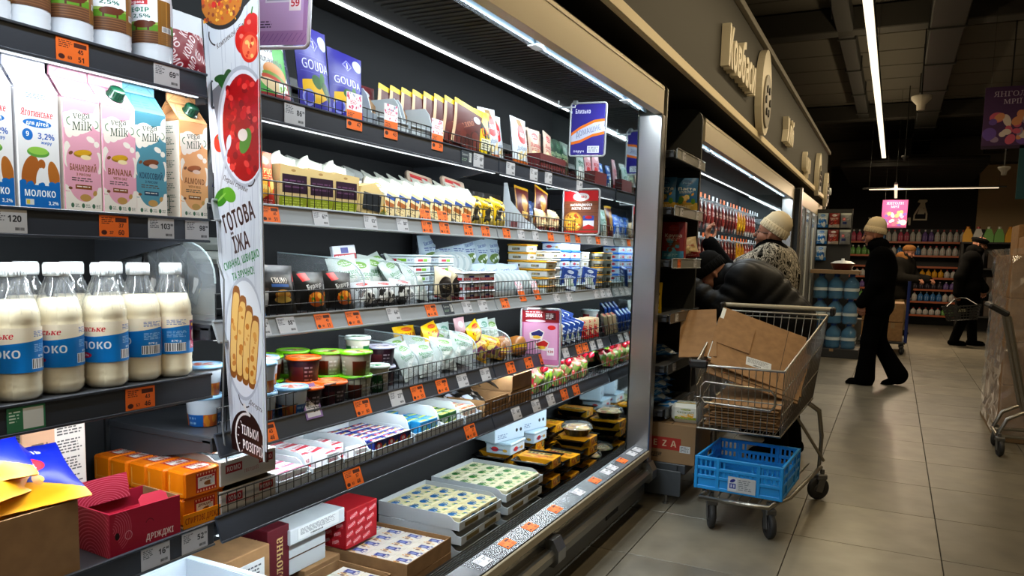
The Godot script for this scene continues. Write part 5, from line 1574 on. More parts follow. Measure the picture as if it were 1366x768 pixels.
		match q[0]:
			"bar_blue":
				a.poly(P2([W(0, 70), W(0, 44), W(60, 30), W(120, 50), W(120, 70)]), Color(0.8, 0.8, 0.8)).ell(40, 26, 32, 20, q[2]).ell(40, 24, 14, 10, Color(0.85, 0.85, 0.85)).poly(P2([W(60, 40), W(112, 20), W(112, 34), W(64, 54)]), Color(0.75, 0.6, 0.1))
			"brick_blue":
				a.rect(58, 20, 46, 32, q[2]).ell(80, 36, 14, 10, Color(0.5, 0.55, 0.75)).blobs(8, 10, 40, 40, 8, 5, 11, [Color(0.75, 0.5, 0.2), Color(0.4, 0.2, 0.1), Color(0.85, 0.7, 0.4)], 3).blobs(50, 54, 60, 10, 6, 3, 6, [Color(0.2, 0.25, 0.5)], 4)
			"brick_teal", "brick_green":
				a.ell(38, 30, 30, 16, q[2]).text("СЕЛО", 60, 24, 17, q[2].darkened(0.3), 1, "bold", 76).blobs(10, 40, 100, 24, 12, 4, 9, [q[2], Color(0.35, 0.55, 0.2), Color(0.85, 0.82, 0.6)], 6)
			_:
				a.poly(P2([W(0, 52), W(120, 36), W(120, 70), W(0, 70)]), q[2]).text(q[3], 60, 26, 20, q[2].darkened(0.2) if q[1].v > 0.5 else Color(0.85, 0.85, 0.8), 1, "serifbold", 84, -6)
		art(q[0], a)
	a = Art.new(220, 90, Color(0.72, 0.7, 0.68))
	a.rect(18, 16, 64, 32, Color(0.55, 0.06, 0.12)).text("КОМО", 50, 32, 18, Color(0.85, 0.82, 0.82), 1, "bold", 52).rect(150, 14, 58, 30, Color(0.55, 0.06, 0.12)).text("КОМО", 179, 29, 16, Color(0.85, 0.82, 0.82), 1, "bold", 48).text("ТВЕРДИЙ", 118, 56, 12, Color(0.62, 0.35, 0.35), 1, "serif", 60)
	art("komo_box", a)
	a = Art.new(180, 150, Color(0.35, 0.4, 0.2))
	a.blobs(0, 0, 180, 150, 44, 8, 22, [Color(0.55, 0.08, 0.14), Color(0.3, 0.45, 0.1), Color(0.6, 0.3, 0.26), Color(0.62, 0.14, 0.16), Color(0.4, 0.52, 0.14)], 7).blobs(20, 20, 140, 110, 5, 3, 6, [Color(0.8, 0.76, 0.72)], 8)
	art("salad", a)
	a = Art.new(180, 150, Color(0.26, 0.3, 0.16))
	a.blobs(0, 0, 180, 150, 44, 8, 20, [Color(0.3, 0.46, 0.1), Color(0.45, 0.6, 0.14), Color(0.62, 0.66, 0.5), Color(0.16, 0.26, 0.08)], 9).arc(150, 60, 20, 40, 320, 9, Color(0.85, 0.5, 0.04))
	art("greens", a)
	a = Art.new(180, 150, Color(0.06, 0.055, 0.05))
	a.blobs(0, 0, 180, 150, 26, 6, 16, [Color(0.22, 0.16, 0.1), Color(0.12, 0.1, 0.08), Color(0.6, 0.58, 0.55)], 10).rect(20, 30, 60, 40, Color(0.62, 0.66, 0.72))
	art("dried", a)
	a = Art.new(160, 80, Color(0.8, 0.56, 0.04))
	a.blobs(20, 14, 90, 44, 16, 6, 14, [Color(0.72, 0.3, 0.08), Color(0.85, 0.7, 0.3), Color(0.6, 0.16, 0.08)], 4).rect(112, 10, 40, 54, Color(0.16, 0.2, 0.08)).fine(116, 16, 32, 4, 9, Color(0.8, 0.78, 0.6), 4).text("Обід", 60, 68, 14, Color(0.4, 0.12, 0.05), 1, "serifbold", 50)
	art("sleeve", a)
	a = Art.new(140, 90, Color(0.6, 0.5, 0.36))
	a.blobs(0, 0, 140, 90, 40, 6, 15, [Color(0.75, 0.6, 0.3), Color(0.55, 0.3, 0.14), Color(0.8, 0.72, 0.55), Color(0.4, 0.42, 0.14)], 5)
	art("food", a)
	a = Art.new(180, 90, Color(0.68, 0.76, 0.82))
	a.ell(132, 50, 7, 9, Color(0.05, 0.05, 0.06)).ell(158, 50, 7, 9, Color(0.05, 0.05, 0.06)).fine(16, 56, 60, 3, 8, Color(0.35, 0.4, 0.55), 4)
	art("white_carton", a)
	a = Art.new(200, 110, Color(0.8, 0.82, 0.83))
	a.fine(12, 12, 176, 7, 9, Color(0.3, 0.32, 0.36), 4).bars(60, 84, 60, 16, 5, Color(0.8, 0.82, 0.83))
	art("ship_label", a)
	a = Art.new(180, 140, Color(0.62, 0.05, 0.1))
	for k in 12:
		a.rect(20 + 56 * (k % 3) - 12 * (k / 3), 16 + 32 * (k / 3), 44, 16, Color(0.78, 0.2, 0.25)).text("РОШЕН", 40 + 56 * (k % 3) - 12 * (k / 3), 24 + 32 * (k / 3), 11, Color(0.9, 0.82, 0.82), 1, "bold", 40, -20)
	art("red_print", a)
	a = Art.new(90, 200, Color(0.3, 0.02, 0.08))
	a.text("Молочна", 45, 100, 34, Color(0.7, 0.62, 0.4), 1, "serifbold", 150, -90)
	art("maroon_box", a)

func shelf_a() -> void:
	goods_art()
	var y := 1.581
	it("komo_bag", "cheese_bag", func(o): bag(o, "komo_bag", 0.13, 0.19, 0.05), V(-1.43, y, -1.235), V(0, -8, 0), "red and white patterned cheese bag behind the kefir bottles, left of the banner", "bag")
	it("toast", "cheese_pack", func(o): bag(o, "toast_cheese", 0.125, 0.15, 0.02), V(-1.315, y, -1.378), V(0, -10, 2), "white and green sliced cheese pack with a burger print, right of the banner", "pack")
	it("gouda", "cheese_pack", func(o): bag(o, "gouda", 0.128, 0.22, 0.028), V(-1.318, y, -1.532), V(2, -8, -1), "tall blue sliced cheese pack at the front of the top shelf, whole print showing", "pack", "blue cheese packs on the top shelf")
	stand(tag(make("gouda", "cheese_pack", func(_o): pass), "blue sliced cheese pack half hidden behind the tall blue one", "pack", "blue cheese packs on the top shelf"), V(-1.375, y, -1.46), 0, -10, 3)
	it("gouda_small", "cheese_pack", func(o): bag(o, "gouda", 0.115, 0.2, 0.03), V(-1.335, y, -1.672), V(-12, -14, -8), "blue sliced cheese pack leaning to the right beside the brown cartons", "pack", "blue cheese packs on the top shelf")
	it("maroon", "cheese_pack", func(o): bag(o, "maroon_pack", 0.14, 0.175, 0.03), V(-1.47, y, -1.93), V(0, -8, 0), "maroon patterned pack standing behind the brown display cartons", "pack")
	for k in 2:
		it("dispcarton", "display_carton", func(o):
			open_box(o, 0.15, 0.115, 0.2, 0.003, white_board(), 0.075)
			var m := M.new()
			m.box(V(0, 0.05, 0.02), V(0.14, 0.09, 0.002))
			part(m, "brown_divider", kraft(), o, Transform3D(Basis(Vector3.UP, 0.5), Vector3.ZERO))
			m = M.new()
			m.box(V(0.03, 0.045, -0.05), V(0.002, 0.08, 0.1))
			part(m, "brown_divider", kraft(), o), V(-1.39, y, -1.82 - 0.165 * k), V(0, 0, 0), ["white display carton with brown inner flaps, left one of the two on the top shelf", "white display carton with brown inner flaps, next to the fanned salami packs"][k], "carton", "empty display cartons on the top shelf")
	for k in 8:
		it("salami", "salami_pack", func(o):
			bag(o, "salami", 0.135, 0.155, 0.011), V(-1.43 + 0.0165 * k, y + 0.004, -2.0 - 0.038 * k), V(-14, -10, -16), "dark red salami pack in the fanned row on the top shelf, %s from the left" % nth(k), "pack", "fanned salami packs")
	for k in 3:
		it("cow", "cheese_bag", func(o): bag(o, "cow_bag", 0.095, 0.175, 0.034), V(-1.335 - 0.03 * (k % 2), y, -2.285 - 0.075 * k), V(-6, -8, 4 - 4 * k), "yellow black-spotted cheese bag, %s from the left of three" % nth(k), "bag", "yellow spotted cheese bags")
	for k in 3:
		it("dotbag", "cheese_bag", func(o): bag(o, "dot_bag", 0.115, 0.195, 0.034), V([-1.34, -1.375, -1.322][k], y, [-2.51, -2.61, -2.71][k]), V(-4, -8, 3 - 3 * k), "white bag with a red dot, %s" % ["right beside the yellow spotted bags", "in the middle, half covered", "foremost of the three, whole dot showing"][k], "bag", "white red-dotted bags")
	it("tray_maroon", "display_carton", func(o): open_box(o, 0.26, 0.075, 0.16, 0.003, mat("maroon_board", Color(0.36, 0.06, 0.07), 0.5)), V(-1.365, y, -2.94), Vector3.ZERO, "maroon display carton holding the red and cream bread packs", "carton")
	for k in 4:
		it("tortilla", "bread_pack", func(o): bag(o, "tortilla", 0.1, 0.18, 0.022), V(-1.37 + 0.02 * (k % 2), y + 0.004, -2.85 - 0.06 * k), V(-10 + 5 * k, -6, 4 - 4 * k), "red and cream flatbread pack in the maroon carton, %s from the left" % nth(k), "pack", "flatbread packs")
	for k in 3:
		it("greenp", "cheese_pack", func(o): bag(o, "green_pack", 0.09, 0.18, 0.02), V(-1.37, y, -3.125 - 0.075 * k), V(0, -6, -3), "dark green slim pack behind the blue advert, %s from the left" % nth(k), "pack", "dark green packs")
	it("palep", "cheese_pack", func(o): bag(o, "pale_pack", 0.09, 0.15, 0.03), V(-1.33, y, -3.36), V(0, -6, -4), "pale green-grey pack right of the dark green ones", "pack")
	it("tray_maroon2", "display_carton", func(o): open_box(o, 0.16, 0.07, 0.14, 0.003, mat("maroon_board")), V(-1.35, y, -3.5), Vector3.ZERO, "maroon display carton holding the pink packs near the end post", "carton")
	for k in 3:
		it("pinkp", "cheese_pack", func(o): bag(o, "pink_pack", 0.075, 0.165, 0.024), V(-1.36 + 0.018 * k, y + 0.004, -3.455 - 0.05 * k), V(-6, -6, 2 - 2 * k), "pink and red pack near the mirror on the top shelf, %s from the left" % nth(k), "pack", "pink packs")
	it("palep2", "cheese_pack", func(o): bag(o, "blue_white", 0.07, 0.13, 0.024), V(-1.33, y, -3.635), V(0, -6, -3), "small blue and white pack last on the top shelf before the mirror", "pack")

func shelf_b() -> void:
	var y := 1.346
	it("orangep", "cheese_pack", func(o): bag(o, "orange_pack", 0.065, 0.128, 0.03), V(-1.315, y, -1.35), V(0, -6, 0), "narrow orange pack right beside the banner on the second shelf", "pack")
	for k in 5:
		it("wedge", "cheese_wedge", func(o):
			var m := M.new()
			var r := uv("wedge")
			var e := Rect2(r.position + r.size * W(0.03, 0.1), Vector2.ZERO)
			m.prism(P2([W(-0.05, 0), W(0.035, 0), W(0.05, 0.1), W(-0.045, 0.105)]), -0.041, 0.041, r, r)
			m.t = Transform3D()
			part(m, "cheese", print_mat("wedge", "film"), o, Transform3D(Basis(), Vector3.ZERO))
			m = M.new().sm(1)
			m.pillow(0.1, 0.06, 0.045, Rect2(), Rect2(), 0.2, 0.5, 31, 10, 6)
			part(m, "wrap_tuft", mat("white_film", Color(0.62, 0.63, 0.59), 0.25), o, Transform3D(Basis(Vector3.RIGHT, -0.9), V(0, 0.094, 0.012))), V(-1.345 - (0.1 if k > 2 else 0.0), y, [-1.44, -1.538, -1.635, -1.44, -1.56][k]), V(-4, 0, 0), "cream cheese wedge with purple label, %s" % ["front row, first from the banner", "front row, second from the banner", "front row, third from the banner", "back row, hidden behind the first", "back row, hidden behind the second"][k], "cheese", "cheese wedges on the second shelf")
	it("darkwedge", "cheese_wedge", func(o):
		var m := M.new()
		m.prism(P2([W(-0.05, 0), W(0.04, 0), W(0.06, 0.06), W(0.01, 0.09), W(-0.04, 0.07)]), -0.04, 0.04)
		part(m, "cheese", mat("cheese_cream", Color(0.78, 0.68, 0.46), 0.4), o)
		m = M.new()
		m.box(V(0.005, 0.035, 0.0412), V(0.07, 0.045, 0.001))
		part(m, "label", mat("slate_label", Color(0.1, 0.12, 0.14), 0.4), o), V(-1.345, y, -1.735), V(-6, 0, -8), "tilted cheese wedge with a slate grey label after the purple-labelled ones", "cheese")
	for k in 2:
		it("egg", "cheese_pack", func(o): bag(o, "egg_pack", 0.075, 0.11, 0.03), V(-1.33 - 0.07 * k, y, -1.81 + 0.01 * k), V(0, -8, 0), ["white and lime cheese pack with a yellow print at the front", "white and lime cheese pack behind its twin"][k], "pack", "white and lime packs")
	for k in 9:
		it("slices", "cheese_slices", func(o):
			block(o, "slices", 0.085, 0.105, 0.018, 0.003, "stack")
			var m := M.new().sm(1)
			m.pillow(0.085, 0.045, 0.018, Rect2(), Rect2(), 0.2, 0.5, 37, 8, 5)
			part(m, "wrap_tuft", mat("white_film"), o, Transform3D(Basis(Vector3.RIGHT, -0.7), V(0, 0.1, 0))), V(-1.405 + 0.0085 * k, y, -1.86 - 0.053 * k), V(-18, -12, -22), "sliced cheese pack with a blue stripe leaning to the right, %s from the left" % nth(k), "cheese", "leaning sliced cheese packs")
	for k in 7:
		it("clearp", "vacuum_pack", func(o): block(o, "clear_pack", 0.1, 0.15, 0.022, 0.005, "pack"), V(-1.54 + 0.006 * (k % 2), y, -1.42 - 0.085 * k), V(-24, -6, -14), "grey see-through vacuum pack in the back row, %s from the left" % nth(k), "pack", "grey vacuum packs at the back")
	for k in 4:
		it("sausagep", "sausage_pack", func(o): block(o, "sausage_pack", 0.16, 0.075, 0.02, 0.006, "pack"), V(-1.44 + 0.03 * (k % 2), y + 0.088 * (k / 2), -2.2 - 0.17 * (k % 2)), V(4, -16, -4), "red striped sausage pack behind the leaning cheese, %s one of the %s pair" % [["left", "right"][k % 2], ["lower", "upper"][k / 2]], "pack", "sausage packs")
	for k in 3:
		it("yellowb", "cheese_bag", func(o): bag(o, "yellow_bag", 0.1, 0.105, 0.05, 0.3), V(-1.335, y, -2.385 - 0.085 * k), V(0, -10, 4 - 6 * k), "crumpled yellow cheese bag at the fence of the second shelf, %s from the left" % nth(k), "bag", "yellow bags on the second shelf")
	for k in 4:
		it("darkr", "cheese_pack", func(o): bag(o, "dark_round", 0.085, 0.145, 0.02), V(-1.44, y, -2.54 - 0.075 * k), V(0, -8, 0), "black pack with a round cream picture behind the yellow bags, %s from the left" % nth(k), "pack", "black packs with round pictures")
	it("dispwhite", "display_carton", func(o):
		var m := M.new()
		m.prism(P2([W(-0.06, 0), W(0.1, 0), W(0.03, 0.05), W(-0.03, 0.12), W(-0.045, 0.19), W(-0.06, 0.19)]), -0.001, 0.001)
		part(m, "side_card", white_board(), o)
		m = M.new()
		m.box(V(0.0, 0.018, -0.13), V(0.12, 0.036, 0.002))
		part(m, "front_card", mat("maroon_board"), o, Transform3D(Basis(Vector3.UP, PI / 2), V(0.13, 0, 0.03))), V(-1.36, y, -2.77), V(-80, 0, 0), "tall white display card with a curved edge between dark packs", "card")
	for k in 2:
		it("kingb", "cheese_bag", func(o): bag(o, "king_bag", 0.105, 0.175, 0.03), V(-1.37 + 0.03 * k, y + 0.005, -2.85 - 0.09 * k), V(-6, -10, -6 - 12 * k), "dark red and gold bag leaning on the white card, %s" % ["the upright left one", "the tilted right one"][k], "bag", "dark red and gold bags")
	for k in 4:
		it("grated", "cheese_bag", func(o): bag(o, "grated", 0.075, 0.1, 0.045, 0.3), V(-1.335 - 0.02 * (k % 2), y, -2.95 - 0.06 * k), V(0, -10, 6 - 4 * k), "see-through bag of grated cheese left of the pizza advert, %s from the left" % nth(k), "bag", "grated cheese bags")
	for k in 2:
		it("bluew", "cheese_bag", func(o): bag(o, "blue_white", 0.1, 0.135, 0.03), V(-1.42, y, -3.02 - 0.11 * k), V(0, -8, 3), "blue and white bag behind the grated cheese, %s" % ["left", "right"][k], "bag", "blue and white bags")
	for k in 3:
		it(["bluew", "kingb", "palep"][k], "pack", func(_o): pass, V(-1.36, y, -3.4 - 0.1 * k), V(0, -8, 0), ["blue and white bag right of the pizza advert", "dark red and gold bag near the mirror", "pale green-grey pack near the mirror on the second shelf"][k], "pack")

func flat_box(o: Node3D, side: String, lid_c: Color, w := 0.11, h := 0.038, d := 0.09) -> void:
	var m := M.new()
	var r := uv(side)
	var e := Rect2(r.position + r.size * 0.03, Vector2.ZERO)
	m.box(V(0, h * 0.4, 0), V(w * 0.94, h * 0.8, d * 0.94), 0.004, {"f": r, "l": r, "r": r, "all": e})
	part(m, "tub", print_mat(side, "gloss"), o)
	m = M.new()
	m.box(V(0, h * 0.88, 0), V(w, h * 0.22, d), 0.003)
	part(m, "lid", mat("lid_" + lid_c.to_html(false), lid_c, 0.3), o)

func shelf_c() -> void:
	var y := 1.0915
	for k in 2:
		it("bun", "bun_pack", func(o): bag(o, "bun_pack", 0.125, 0.12, 0.035, 0.2), V(-1.325 - 0.02 * k, y, [-1.398, -1.315][k]), V(-4, -12, -2), ["black burger bun pack with a golden bun, whole front showing", "black burger bun pack half behind the banner"][k], "pack", "black bun packs")
	for k in 2:
		it("patty", "patty_pack", func(o): bag(o, "patty_pack", 0.105, 0.1, 0.03, 0.2), V(-1.325, y, -1.518 - 0.112 * k), V(-4, -12, -4), "black and red pack with an orange burger print, %s of two" % ["left", "right"][k], "pack", "black and red patty packs")
	for k in 4:
		it("patty", "patty_pack", func(_o): pass, V(-1.4, y, -1.37 - 0.095 * k), V(-2, -12, 0), "black pack in the row behind the burger packs, %s from the left" % nth(k), "pack", "black and red patty packs")
	for k in 4:
		it("bun", "bun_pack", func(_o): pass, V(-1.5 + 0.008 * k, y, -1.19 - 0.032 * k), V(38, -6, -20), "black pack behind the clear divider left of the banner, %s from the left" % nth(k), "pack", "black bun packs")
	for k in 2:
		it("greyroll", "grey_pack", func(o): block(o, "clear_pack", 0.1, 0.03, 0.16, 0.012, "pack"), V(-1.47, y + 0.12 + 0.033 * k, -1.36), V(20, 0, 0), "flat grey pack lying behind the banner over the bun packs, %s one" % ["lower", "upper"][k], "pack", "flat grey packs")
	it("greycarton", "display_carton", func(o): open_box(o, 0.14, 0.118, 0.2, 0.003, mat("shelf_grey")), V(-1.5, y, -1.36), V(20, 0, 0), "dark carton that carries the flat grey packs behind the banner", "carton")
	divider(-1.178, y, 0.185, "large curved clear divider left of the banner behind the last milk bottle")
	divider(-1.69, y, 0.15, "clear curved divider between the burger packs and the white bags")
	divider(-1.95, y, 0.14, "clear curved divider between the two lots of white bags")
	divider(-2.29, y, 0.12, "clear divider left of the white-lidded tubs")
	for k in 3:
		it("mozza", "cheese_bag", func(o): bag(o, "mozza", 0.11, 0.14, 0.05, 0.2), V(-1.38 - 0.02 * k, y, -1.755 - 0.075 * k), V(-10, -14, 8 - 8 * k), "milky bag with a green round print behind the divider, %s from the left" % nth(k), "bag", "milky mozzarella bags")
	for k in 3:
		it("bwp", "cheese_pack", func(o): bag(o, "bw_pack", 0.1, 0.075, 0.04, 0.2), V(-1.33, y, -1.755 - 0.095 * k), V(-4, -24, 3 - 5 * k), "white and black cheese pack low at the fence, %s from the left" % nth(k), "pack", "white and black packs")
	for k in 4:
		it("mozza", "cheese_bag", func(_o): pass, V(-1.36 - 0.05 * (k / 2), y + 0.02 * (k / 2), -2.0 - 0.08 * (k % 2)), V(10, -30, 12 - 20 * (k % 2)), "milky bag between the two clear dividers, %s, %s" % [["left", "right"][k % 2], ["front", "back"][k / 2]], "bag", "milky mozzarella bags")
	it("redcard", "header_card", func(o): block(o, "red_tub", 0.11, 0.05, 0.012, 0.002, "card"), V(-1.5, y + 0.12, -1.87), V(0, -10, 4), "red card sticking up behind the milky bags", "card")
	it("redcardbox", "display_carton", func(o): open_box(o, 0.12, 0.118, 0.12, 0.003, mat("dark_green_board", Color(0.05, 0.09, 0.07), 0.5)), V(-1.51, y, -1.87), Vector3.ZERO, "dark green display carton under the red card", "carton")
	for k in 2:
		it("kraftc", "cheese_pack", func(o): bag(o, "kraft_cheese", 0.085, 0.1, 0.045, 0.2), V(-1.325, y, -2.155 - 0.085 * k), V(-8, -14, -16), "cream cheese pack with a black oval leaning at the fence, %s" % ["left", "right"][k], "pack", "cream packs with black ovals")
	for k in 10:
		var s := k % 2
		it("flatt", "lidded_tub", func(o): flat_box(o, "flat_tub", Color(0.74, 0.79, 0.81), 0.13, 0.03, 0.13), V(-1.46 + 0.004 * (k / 2), y + 0.0305 * (k / 2), -2.12 - 0.145 * s), V(2 * (k / 2), 0, 0), "flat white lidded tub in the %s stack at the back, %s from the bottom" % [["left", "right"][s], nth(k / 2)], "tub", "flat white tubs")
	for k in 6:
		it("redt", "lidded_tub", func(o): flat_box(o, "red_tub", Color(0.8, 0.81, 0.83), 0.105, 0.032, 0.11), V(-1.345, y + 0.0325 * (k / 2), -2.29 - 0.112 * (k % 2) - 0.005), V(-3 * (k / 2), 0, 0), "white tub with a red side at the fence, %s stack, %s from the bottom" % [["left", "right"][k % 2], nth(k / 2)], "tub", "red and white tubs")
	for r in 2:
		it("disctray", "display_tray", func(o): open_box(o, 0.36 if r == 0 else 0.2, 0.045, 0.09, 0.003, white_board() if r == 0 else kraft(), 0.02), V(-1.34 - 0.12 * r, y + (0.0 if r == 0 else 0.06), -2.63 + 0.15 * r), Vector3.ZERO, ["low white tray of upright round tubs at the fence", "brown tray of upright round tubs behind the white tray"][r], "tray") if not proto.has("disctray") or r == 0 else null
	for k in 12:
		var back := k >= 8
		it("disc", "round_tub", func(o):
			var m := M.new().sm(1)
			m.t = Transform3D(Basis(Vector3.RIGHT, PI / 2), V(0, 0.046, 0))
			m.lathe(P2([W(0, -0.016), W(0.039, -0.016), W(0.044, 0.008), W(0.046, 0.009), W(0.046, 0.013)]), 24)
			part(m, "cup", mat("tub_white", Color(0.76, 0.8, 0.81), 0.35), o)
			m = M.new()
			var u := uv("disc")
			for j in 24:
				var a := W(cos(TAU * j / 24), sin(TAU * j / 24))
				var b := W(cos(TAU * (j + 1) / 24), sin(TAU * (j + 1) / 24))
				m.tri(V(0, 0.046, 0.0135), V(a.x * 0.046, 0.046 + a.y * 0.046, 0.0135), V(b.x * 0.046, 0.046 + b.y * 0.046, 0.0135), u.get_center(), u.get_center() + a * u.size * W(0.5, -0.5), u.get_center() + b * u.size * W(0.5, -0.5))
			part(m, "lid", print_mat("disc", "gloss"), o), V(-1.345 - (0.115 if back else 0.0), y + (0.073 if back else 0.006), (-2.5 - 0.041 * k) if not back else -2.36 - 0.045 * (k - 8)), V(-72, -12, 0), "round white tub on its edge, %s in the %s row" % [nth(k - 8 if back else k), "back" if back else "front"], "tub", "round white tubs on edge")
	it("discbox", "display_carton", func(o): open_box(o, 0.2, 0.07, 0.09, 0.003, kraft()), V(-1.455, y, -2.44), Vector3.ZERO, "brown carton carrying the back row of round tubs", "carton")
	it("whitecrate", "display_carton", func(o): open_box(o, 0.62, 0.1, 0.16, 0.003, mat("shelf_grey")), V(-1.54, y, -2.66), Vector3.ZERO, "dark grey carton at the back carrying the silvery sour milk bags", "carton")
	for k in 11:
		var back := k < 6
		it("ricotta", "milk_bag", func(o): bag(o, "ricotta", 0.095, 0.12, 0.05, 0.25), V(-1.54 if back else -1.43, y + (0.1005 if back else 0.0), (-2.4 - 0.1 * k) if back else -2.6 - 0.1 * (k - 6)), V(-6, -6, 3 - 3 * (k % 3)), "silvery sour milk bag with a green print, %s in the %s row" % [nth(k if back else k - 6), "upper back" if back else "lower front"], "bag", "silvery sour milk bags")
	for k in 14:
		var s := k / 7
		it("yellid", "lidded_box", func(o): flat_box(o, "box_side_a", Color(0.85, 0.6, 0.05), 0.1, 0.034, 0.1), V(-1.34 - 0.105 * s, y + 0.0345 * (k % 7 if s == 0 else k % 7), -2.97 - 0.03 * s), V(3 * (k % 3) - 3, 0, 0), "white box with a yellow lid in the %s stack, %s from the bottom" % [["front", "back"][s], nth(k % 7)], "box", "yellow-lidded boxes") if k % 7 < (4 if s == 0 else 6) else null
	for k in 10:
		var s := k / 5
		it("whlid", "lidded_box", func(o): flat_box(o, "box_side_a", Color(0.76, 0.77, 0.74), 0.1, 0.036, 0.1), V(-1.37 - 0.03 * s, y + 0.0365 * (k % 5), -3.085 - 0.44 * s), Vector3.ZERO, "white box with a white lid, %s stack, %s from the bottom" % [["beside the yellow lids", "beside the mirror"][s], nth(k % 5)], "box", "white-lidded boxes")
	for k in 10:
		var s := k / 5
		it("blulid", "lidded_box", func(o): flat_box(o, "box_side_b", Color(0.02, 0.36, 0.75), 0.115, 0.038, 0.1), V(-1.385, y + 0.032 + 0.0385 * (k % 5), -3.23 - 0.125 * s), Vector3.ZERO, "pale box with a bright blue lid, %s stack, %s from the bottom" % [["left", "right"][s], nth(k % 5)], "box", "blue-lidded boxes")
	for k in 3:
		it("lowwhite", "lidded_box", func(o): flat_box(o, "box_side_a", Color(0.74, 0.79, 0.78), 0.2, 0.03, 0.13), V(-1.365, y, -3.19 - 0.21 * k), Vector3.ZERO, "wide low pale box under the %s" % ["left blue-lidded stack", "right blue-lidded stack", "white-lidded stack by the mirror"][k], "box", "wide low pale boxes") if k < 2 else null
	for k in 2:
		it("bluel", "cheese_pack", func(o): block(o, "blue_pack", 0.075, 0.1, 0.018, 0.003, "pack"), V(-1.3, y, -3.17 - 0.25 * k), V(-40, -10, -12), "blue pack leaning at the fence before the blue-lidded boxes, %s" % ["left", "right"][k], "pack", "blue packs at the fence")
	for k in 5:
		it("yelsm", "lidded_cup", func(o): tub(o, "box_side_a", "disc", 0.032, 0.036, Color(0.85, 0.6, 0.05)), V(-1.335, y + 0.0365 * k, -3.635), Vector3.ZERO, "small cup with a yellow lid in the stack by the mirror, %s from the bottom" % nth(k), "cup", "small yellow-lidded cups")

